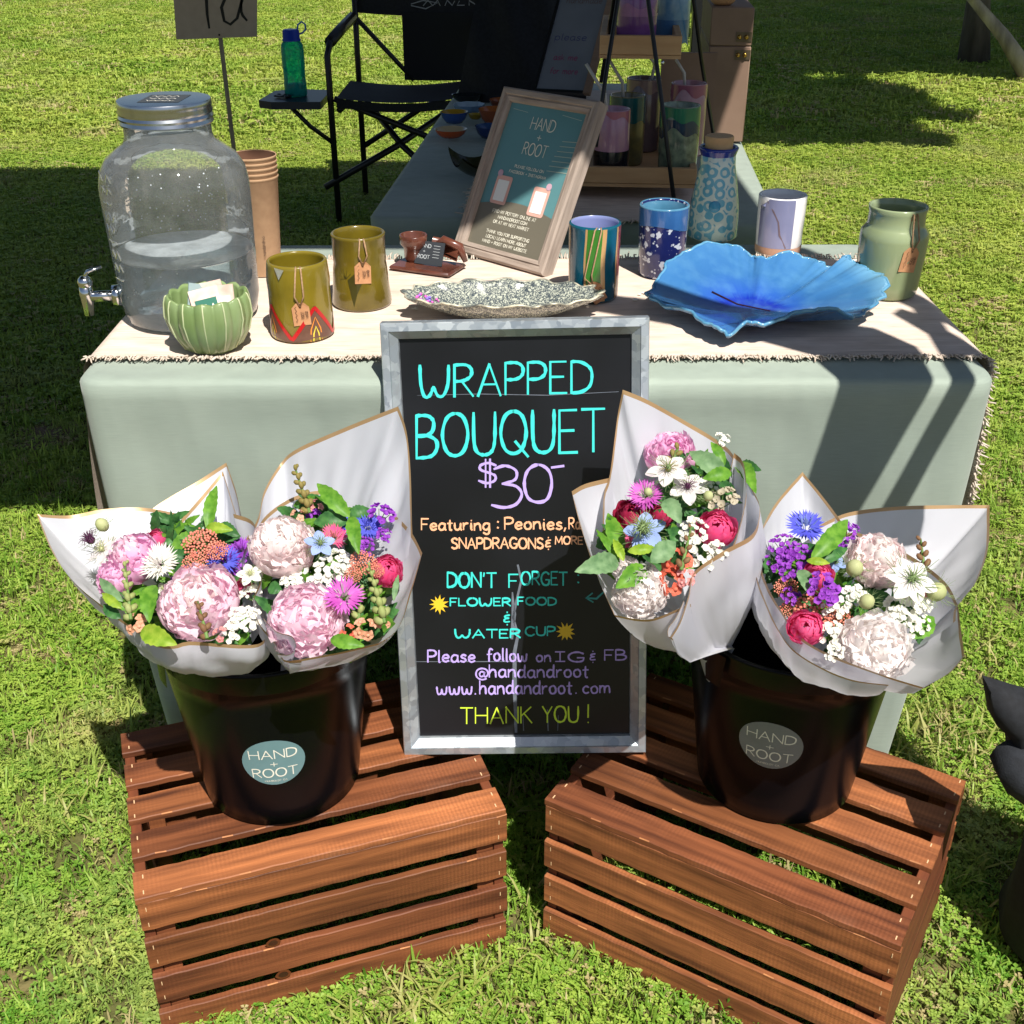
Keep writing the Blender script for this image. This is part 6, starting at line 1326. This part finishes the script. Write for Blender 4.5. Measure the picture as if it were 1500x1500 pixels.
def cup(label, px, py, r, h, y, cols, group='cups on the display stand', z0=None, extra=None, straw=None, thn=.004):
    p = at(px, py, y); z = z0 if z0 is not None else p.z
    t = thing('pottery_cup', label, 'cup', (p.x, y, z), 0, group)
    pr = [(0, 0), (r*.93, 0), (r*.97, .004), (r, h*.5), (r*.98, h)]
    mats = [mat('cup_glaze_'+c, c, c2_, scale=sc_, rough=.2, coat=.5) for (c, c2_, sc_, f0, f1) in cols]
    mb = MB(); mb.lathe(shell(pr, thn), 36, 0); mb.build('body', mats[0], t); ff = cylf(interp(pr), 0)
    for k in range(1, len(cols)):
        f0, f1 = cols[k][3:]; mb = MB(); amp = h*.05; c_ = 2*pi*r
        mb.grid(lambda u, v: ff(c_*(u-.5), h*(f0+(f1-f0)*v)+(amp*sin(u*31+k)+amp*sin(u*17))*((1-v) if f1 >= .99 else 1 if False else (1-v if k % 2 else v)), .0004+.0002*k), 60, 4); mb.build('glaze_band', mats[k], t)
    if straw:
        mb = MB(); a = V((0, 0, h*.4)); b_ = V(straw[0]); c = V(straw[1]); mb.tube([a, b_, c], .0032, 8); s_ = mb.build('straw', mat('straw_glass', '#b9b4ad', rough=.15, spec=.8), None); s_.location = t.location
        tag(s_, straw[2], 'straw')
    return t
ZL = ZT+.031
cup('pink over black cup at the front left of the lower tray', 893, 262, .034, .125, 2.30, [('#a8798f', '#b98a9b', 30, 0, 1), ('#141318', '#1d1b22', 20, .0, .42), ('#a5636f', '#b5707c', 30, .9, 1)], z0=ZL, straw=((-.015, .0, .15), (-.052, .0, .205), 'glass straw bending left out of the pink cup'))
cup('green rimmed cup with mossy landscape glaze at the front right of the lower tray', 990, 258, .038, .130, 2.31, [('#93a184', '#4d5a4e', 60, 0, 1), ('#1e2c48', '#26475a', 30, .64, .84), ('#1d6a4f', '#2f7f5a', 30, .8, 1)], z0=ZL)
cup('teal rimmed cup with yellow drips behind the pink and black cup', 915, 232, .036, .13, 2.42, [('#8b7a45', '#5d5a3c', 40, 0, 1), ('#1d5a57', '#123c44', 20, .66, 1)], z0=ZL, straw=((-.012, .0, .155), (-.055, .0, .22), 'glass straw bending left out of the teal rimmed cup'))
cup('pink rimmed cup at the back right of the lower tray', 1003, 215, .037, .14, 2.50, [('#b58a93', '#a2737f', 30, 0, 1), ('#8d4f68', '#a0627a', 20, .86, 1)], z0=ZL, straw=((-.012, .0, .16), (-.03, .0, .185), 'amber straw leaning left out of the back pink cup'))
cup('grey brown cup with a wavy rim in the middle of the lower tray', 938, 222, .036, .142, 2.55, [('#5a4d52', '#6d5c5c', 30, 0, 1), ('#8d7670', '#7a6664', 40, .84, 1)], z0=ZL, straw=((.02, .0, .17), (-.02, .0, .215), 'glass straw leaning left out of the grey brown cup'))
ZU = ZT+.25
cup('purple banded cup on the upper tray', 932, 40, .0385, .12, 2.395, [('#6f3f7c', '#8a5a96', 24, 0, 1), ('#552a63', '#643070', 20, .0, .2), ('#9a6a9a', '#7d4c88', 20, .5, .62)], z0=ZU, group='cups on the upper tray')
cup('sky blue mottled cup behind the purple one on the upper tray', 985, 22, .034, .12, 2.50, [('#5d8fb5', '#86abc6', 50, 0, 1), ('#3f6f9c', '#5a86ad', 30, .0, .35)], z0=ZU, group='cups on the upper tray')
# plywood case with brass hinges
m_ply = mat('plywood', '#8d7463', '#7e6656', scale=12, rough=.65, stretch=(1, 9, 1)); m_brass = mat('brass', '#c9a04f', rough=.25, metal=1)
cs_ = thing('wooden_case', 'tall tan wooden case with brass hinges standing behind the display stand', 'case', (.483, 2.80, ZT), R(-5))
mb = MB(); mb.box((-.045, -.02, .0), (.047, .33, .205), bev=.002); mb.build('case_body', m_ply, cs_, ang=40)
mb = MB(); mb.box((-.0453, -.0205, .2065), (.0473, .331, .285), bev=.002); mb.build('case_lid', m_ply, cs_, ang=40)
for z in (.188, .225):
    mb = MB(); mb.box((.012, -.0222, z-.010), (.046, -.0205, z+.010)); hg = mb.build('hinge', mat('hinge_plate', '#6b604e', rough=.4, metal=.7), cs_, smooth=False)
    for x in (.019, .034): mb = MB(); mb.ball((x, -.024, z), .0052, 10); mb.build('hinge_knob', m_brass, hg)
p = at(1057, 22, 2.83)
mb = MB(); mb.lathe(shell([(0, 0), (.018, 0), (.026, .006), (.034, .024), (.0355, .032)], .003), 28); o = mb.build('wooden_bowl', mat('pale_wood2', '#dcb083', '#cf9f70', scale=12, rough=.55)); o.location = (p.x, 2.83, ZT+.286); tag(o, 'small pale wooden bowl on top of the wooden case', 'bowl')
# small panel behind the legs
sp = thing('leaning_board', 'tan board leaning on the case behind the lower tray', 'board', (.385, 2.72, ZT), R(-5))
mb = MB(); mb.box((-.06, 0, 0), (.06, .012, .20)); mb.build('face', m_ply, sp, smooth=False)
# leaning chalkboard at the back
b2 = [at(781, 134, 2.85), at(862, 138, 2.78)]; b2t = at(826, -22, 2.98)
ux = (b2[1]-b2[0]); W2 = ux.length; ux.normalize(); uu = b2t-b2[0]; uu -= ux*uu.dot(ux); H2 = uu.length*1.15; uu.normalize(); un = ux.cross(uu)
M2 = Matrix(((ux.x, uu.x, un.x, b2[0].x), (ux.y, uu.y, un.y, b2[0].y), (ux.z, uu.z, un.z, b2[0].z), (0, 0, 0, 1)))
cb = thing('small_chalkboard', 'small chalkboard with faint pink writing leaning at the back of the shaded table', 'chalkboard'); cb.matrix_world = M2
mb = MB(); mb.box((.004, .004, -.008), (W2-.004, H2-.004, 0)); mb.build('panel', mat('chalkboard_grey', '#7a7e87', '#6c7079', scale=12, rough=.45), cb, smooth=False)
for (a, c) in (((0, 0), (.006, H2)), ((W2-.014, 0), (W2, H2)), ((.006, 0), (W2-.014, .006))):
    mb = MB(); mb.box((a[0], a[1], -.010), (c[0], c[1], .004)); mb.build('frame_rail', m_ply if a[0] > .01 and a[0] > W2/2 else m_black, cb, smooth=False)
mb = MB(); b2f = lambda x, y, h: (x, y, .0006)
write(mb, 'find', .03, H2*.80, .016, .07, .0016, b2f); write(mb, 'handmade', .025, H2*.72, .014, .09, .0016, b2f)
mb.build('lettering', mat('chalk_brown', '#6d5a58', rough=.8), cb, smooth=False)
mb = MB(); write(mb, 'please', .02, H2*.42, .016, .08, .0016, b2f); mb.build('lettering', mat('chalk_blue', '#4a4c77', rough=.8), cb, smooth=False)
mb = MB(); write(mb, 'ask me', .03, H2*.26, .014, .06, .0018, b2f); write(mb, 'for more', .03, H2*.15, .014, .07, .0018, b2f); mb.build('lettering', mat('chalk_pink', '#8e4668', rough=.8), cb, smooth=False)
# black bag
bg_ = thing('black_bag', 'large soft black bag slumped at the far left corner of the back table', 'bag', (.02, 3.34, ZT))
mb = MB(); mb.grid(lambda u, v: ((-.17+.35*u)*(1-.25*v)+.03*v, -.05*sin(pi*u)+.13*v*v+.01*sin(u*17+v*9), .002+.36*v-.03*v*abs(2*u-1)+.004*sin(u*23)), 24, 16)
mb.grid(lambda u, v: ((-.17+.35*u)*(1-.25*v)+.03*v, .12+.05*v*0+.0*u+.13*v*v*.2+.04*sin(pi*u), .002+.36*v-.03*v*abs(2*u-1)), 24, 16); mb.build('body', m_bfab, bg_)
mb = MB(); mb.tube([(-.08, .06, .33), (-.04, .05, .43), (.06, .05, .43), (.09, .06, .33)], .008, 8, flat=.5); mb.build('handle', m_bfab, bg_)
# small dishes
def dishlet(label, px, py, rx, h, c1, c2_, wav=0, ov=1, rz=0):
    p = on2(px, py); t = thing('small_dish', label, 'dish', (p.x, p.y, ZT+.003), rz, 'little pottery dishes on the back table')
    fn = lambda tt, z: 1+wav*sin(8*tt)
    mb = MB(); mb.lathe([(0, 0), (rx*.6, 0), (rx*.85, h*.4), (rx, h)], 32, 0, Matrix.Scale(ov, 4, (0, 1, 0)), fn); mb.lathe([(rx, h), (rx*.93, h*.98), (rx*.8, h*.5), (rx*.55, h*.15), (0, h*.12)], 32, 1, Matrix.Scale(ov, 4, (0, 1, 0)), fn)
    mb.build('body', [mat('dish_'+c1, c1, rough=.2, coat=.5), mat('dish_'+c2_, c2_, rough=.2, coat=.5)], t); return t
dishlet('orange dish with a creamy speckled inside, nearest of the little dishes', 660, 202, .038, .018, '#c0562a', '#c9b28a')
dishlet('blue sided square dish with a yellow inside behind the orange one', 665, 181, .034, .026, '#2f4f92', '#b98f2c')
dishlet('blue and white scalloped dish near the back of the table', 687, 166, .040, .020, '#6f8fb5', '#a9bcc9', .06)
dishlet('black oval dish, farthest of the little dishes', 684, 150, .042, .018, '#14171c', '#1b2026', 0, .7)
dishlet('yellow green pinch dish between the blue ones', 696, 176, .018, .012, '#a58a2c', '#b79a3a')
dishlet('orange and blue bowl half hidden by the framed notice', 724, 182, .040, .034, '#8f4a2c', '#c06a35')
dishlet('dark blue bowl tucked against the framed notice', 718, 203, .036, .026, '#1f3468', '#33507f')
dishlet('deep terracotta dish behind the framed notice', 735, 160, .034, .022, '#7a3a24', '#a85c34')
gd = thing('square_dish', 'dark olive square dish with raised corners beside the framed notice', 'dish', tuple(on2(698, 262)+V((.01, 0, .003))), .3)
mb = MB(); mb.grid(lambda u, v: ((u-.5)*.11, (v-.5)*.11, .004+.10*((u-.5)**2+(v-.5)**2)), 10, 10); mb.grid(lambda u, v: ((.5-u)*.11, (v-.5)*.11, .0+.10*((u-.5)**2+(v-.5)**2)), 10, 10); mb.build('body', mat('glaze_olive_dark', '#3a3a22', '#2f301c', scale=20, rough=.25, coat=.4), gd)

# ================================================================== CHAIR, BOTTLE, SIGN
chr_ = thing('folding_chair', 'black folding director chair with an attached side table on the shaded grass', 'folding chair', (-.40, 4.9, 0))
off = (-.40, 4.9, 0)
def rod(name, pts, r=.0125, m=m_black, par=chr_, **k): mb = MB(); mb.tube(pts, r, 10, **k); return mb.build(name, m, par, off=off)
yF, yB = 4.84, 5.30
xl_, xr_ = -.715, -.17
fl_, fr__ = at(490, 328, yF), at(680, 328, yF)
for (xa, nm) in ((-.715, 'l'), (-.16, 'r')):
    rod('front_leg', [(xa, yF, 0), (xa, yF, .66), (xa+.01, yF+.02, .70), (xa+.02, yF+.06, .715)]); rod('back_leg', [(xa+.06, yB, 0), (xa+.06, yB, .62), (xa+.06, yB+.03, .98)])
    rod('armrest', [(xa+.01, yF+.03, .705), (xa+.03, (yF+yB)/2, .73), (xa+.05, yB-.02, .75)], .022)
rod('foot_bar', [(-.76, yF-.02, .16), (-.47, yF+.1, .30), (-.28, yF+.25, .40)], .013); rod('foot_bar', [(-.16, yF, .06), (-.45, yF+.1, .30), (-.64, yF+.3, .48)], .013)
rod('cross_brace', [(-.70, yF, .50), (-.35, yF, .36), (-.17, yF, .25)], .012); rod('cross_brace', [(-.66, yB, .22), (-.40, yB, .38), (-.12, yB, .50)], .012)
rod('cross_brace', [(-.655, yB, .75), (-.50, yB+.02, .58), (-.42, yB, .50)], .010)
rod('seat_rail', [(-.68, yF-.01, .46), (-.64, yB, .47)], .013); rod('seat_rail', [(-.20, yF-.01, .46), (-.16, yB, .47)], .013)
mb = MB(); mb.grid(lambda u, v: (-.69+.50*u, yF-.02+.46*v, .505-.018*sin(pi*u)-.004*v), 12, 8); mb.grid(lambda u, v: (-.69+.50*u, yF-.022, .47+.033*v-.018*sin(pi*u)), 12, 2)
mb.build('seat', m_bfab, chr_, off=off)
mb = MB(); mb.grid(lambda u, v: (-.67+.57*u, yB+.035+.02*v-.03*sin(pi*u), .765+.30*v-.012*sin(pi*u)*(1-v)), 12, 6); bk = mb.build('backrest', m_bfab, chr_, off=off)
mb = MB(); mb.grid(lambda u, v: (-.46+.34*u, yB+.0-.02*sin(pi*u), .50+.27*v), 8, 6); mb.build('lumbar_panel', mat('black_mesh', '#14161b', rough=.9), chr_, off=off)
mb = MB(); bf2 = lambda x, y, h: (x, yB+.035-.03*sin(pi*((x+.67)/.57))-.004, y)
P0 = at(602, 8, yB); z0 = P0.z
for P in ([(0, 0), (.06, -.012), (.11, .01), (.05, .02), (.0, .006)], [(.05, .0), (.07, .02), (.09, .0), (.11, .02), (.12, .0)], [(.14, 0), (.15, .02), (.17, .0), (.18, .016)], [(.20, .016), (.19, .0), (.22, .0)], [(.24, 0), (.24, .018), (.27, .0), (.27, .018)]): ribbon(mb, [(P0.x+a, z0+b_) for a, b_ in P], .005, bf2)
mb.build('logo', mat('logo_grey', '#8a8d92', rough=.7), bk, smooth=False, off=off)
# side table
stc = at(450, 148, 4.83)
mb = MB(); zs = .505
P = [(-.985, 4.78), (-.93, 4.74), (-.74, 4.74), (-.735, 5.02), (-.90, 5.04), (-.96, 5.00)]
n = len(P); mb.add([(x, y, zs) for x, y in P]+[(x, y, zs-.028) for x, y in P], [tuple(range(n)), tuple(range(2*n-1, n-1, -1))]+[(i, n+i, n+(i+1) % n, (i+1) % n) for i in range(n)])
mb.build('side_table', mat('navy_plastic', '#1c2638', '#202b40', scale=30, rough=.35), chr_, off=off, smooth=False)
rod('table_brace', [(-.87, 4.80, .48), (-.80, 4.82, .40), (-.715, yF, .33)], .009)
bt = thing('water_bottle', 'teal translucent water bottle with blue loop cap standing on the chair side table', 'water bottle', (-.855, 4.88, zs))
m_tb = bpy.data.materials.new('bottle_teal'); m_tb.use_nodes = True; thin_glass(m_tb, (.15, .80, .74), .5, (.03, .58, .48))
mb = MB(); mb.lathe([(0, .002), (.040, .0), (.044, .006), (.044, .05), (.0425, .055), (.0425, .10), (.044, .105), (.044, .175), (.042, .19), (.034, .202), (.032, .21)], 32); mb.build('body', m_tb, bt)
mb = MB(); mb.lathe([(0, .004), (.038, .004), (.041, .01), (.041, .045), (0, .05)], 24); mb.build('water', mat('teal_water', (.03, .38, .55), (.10, .55, .72), scale=30, rough=.1, tl=.4), bt)
m_cap = mat('blue_cap', '#1838a8', rough=.35)
mb = MB(); mb.lathe([(0, .245), (.028, .245), (.032, .24), (.033, .212), (.036, .209), (.036, .204), (0, .204)], 28); mb.build('cap', m_cap, bt, ang=50)
mb = MB(); mb.tube([(.025, 0, .24), (.030, 0, .262), (.045, 0, .272), (.058, 0, .262), (.058, 0, .244), (.045, 0, .232), (.033, 0, .228)], .0035, 8, flat=1); mb.build('cap_loop', mat('cap_loop_blue', '#4f7fd0', rough=.35), bt)
ky = thing('key_bunch', 'bunch of black keys lying on the chair side table left of the bottle', 'keys', (-.93, 4.83, zs+.001))
for k in range(5): mb = MB(); a = k*.5-.6; mb.tube([(0, 0, .006), (.05*cos(a), .03*sin(a), .006)], .006, 6, flat=.5); mb.ball((.058*cos(a), .035*sin(a), .007), .010, 8, 0, None, (1, 1, .4)); mb.build('key', m_black, ky)
# numbered sign
sg = thing('number_sign', 'brown cardboard sign with a handwritten number 12 on a thin stake', 'sign', (-1.10, 5.0, 0))
off = (-1.10, 5.0, 0)
sb_ = at(352, 306, 5.0); s0, s1, s2, s3 = at(258, 57, 5.0), at(376, 53, 5.0), at(377, -60, 5.0), at(250, -60, 5.0); hole = at(321, 50, 5.0)
lo = V((hole.x+.0, 5.0, 0)); lo.x = at(352, 306, 5.0).x
mb = MB(); mb.box((-.008, -.004, 0), (.008, .004, 1), 0, Matrix(((1, 0, hole.x-lo.x, lo.x), (0, 1, 0, 5.006), (0, 0, hole.z+.1, 0), (0, 0, 0, 1)))); mb.build('stake', mat('stake_wood', '#b3a48c', '#95866c', scale=20, rough=.85, stretch=(6, 6, 1)), sg, off=off, smooth=False)
mb = MB(); F4 = [s0, s1, s2, s3]; mb.add([(p.x, 4.998, p.z) for p in F4]+[(p.x, 5.001, p.z) for p in F4], [(0, 1, 2, 3), (7, 6, 5, 4), (0, 4, 5, 1), (1, 5, 6, 2), (2, 6, 7, 3), (3, 7, 4, 0)]); pn = mb.build('panel', mat('brown_cardboard', '#c9b49e', '#bda792', scale=30, rough=.9), sg, off=off, smooth=False)
mb = MB(); sfn = lambda x, y, h: tuple(at(x, -y, 4.9972)); wr_ = lambda P, w_: ribbon(mb, P, w_, sfn, jit=.1)
wr_([(302, 30), (302, 0), (303, -20), (306, -40)], 4.5); wr_([(342, 30), (330, 5), (324, -10), (328, -30), (337, -35), (347, -26), (354, 0), (356, 25)], 4.5); wr_([(353, 0), (353, -16), (355, -22), (361, -29)], 4)
mb.build('lettering', mat('marker_black', '#15130f', rough=.5), sg, off=off, smooth=False)
mb = MB(); mb.ball((hole.x, 4.996, hole.z), .004, 8); mb.build('pin', m_black, sg, off=off)
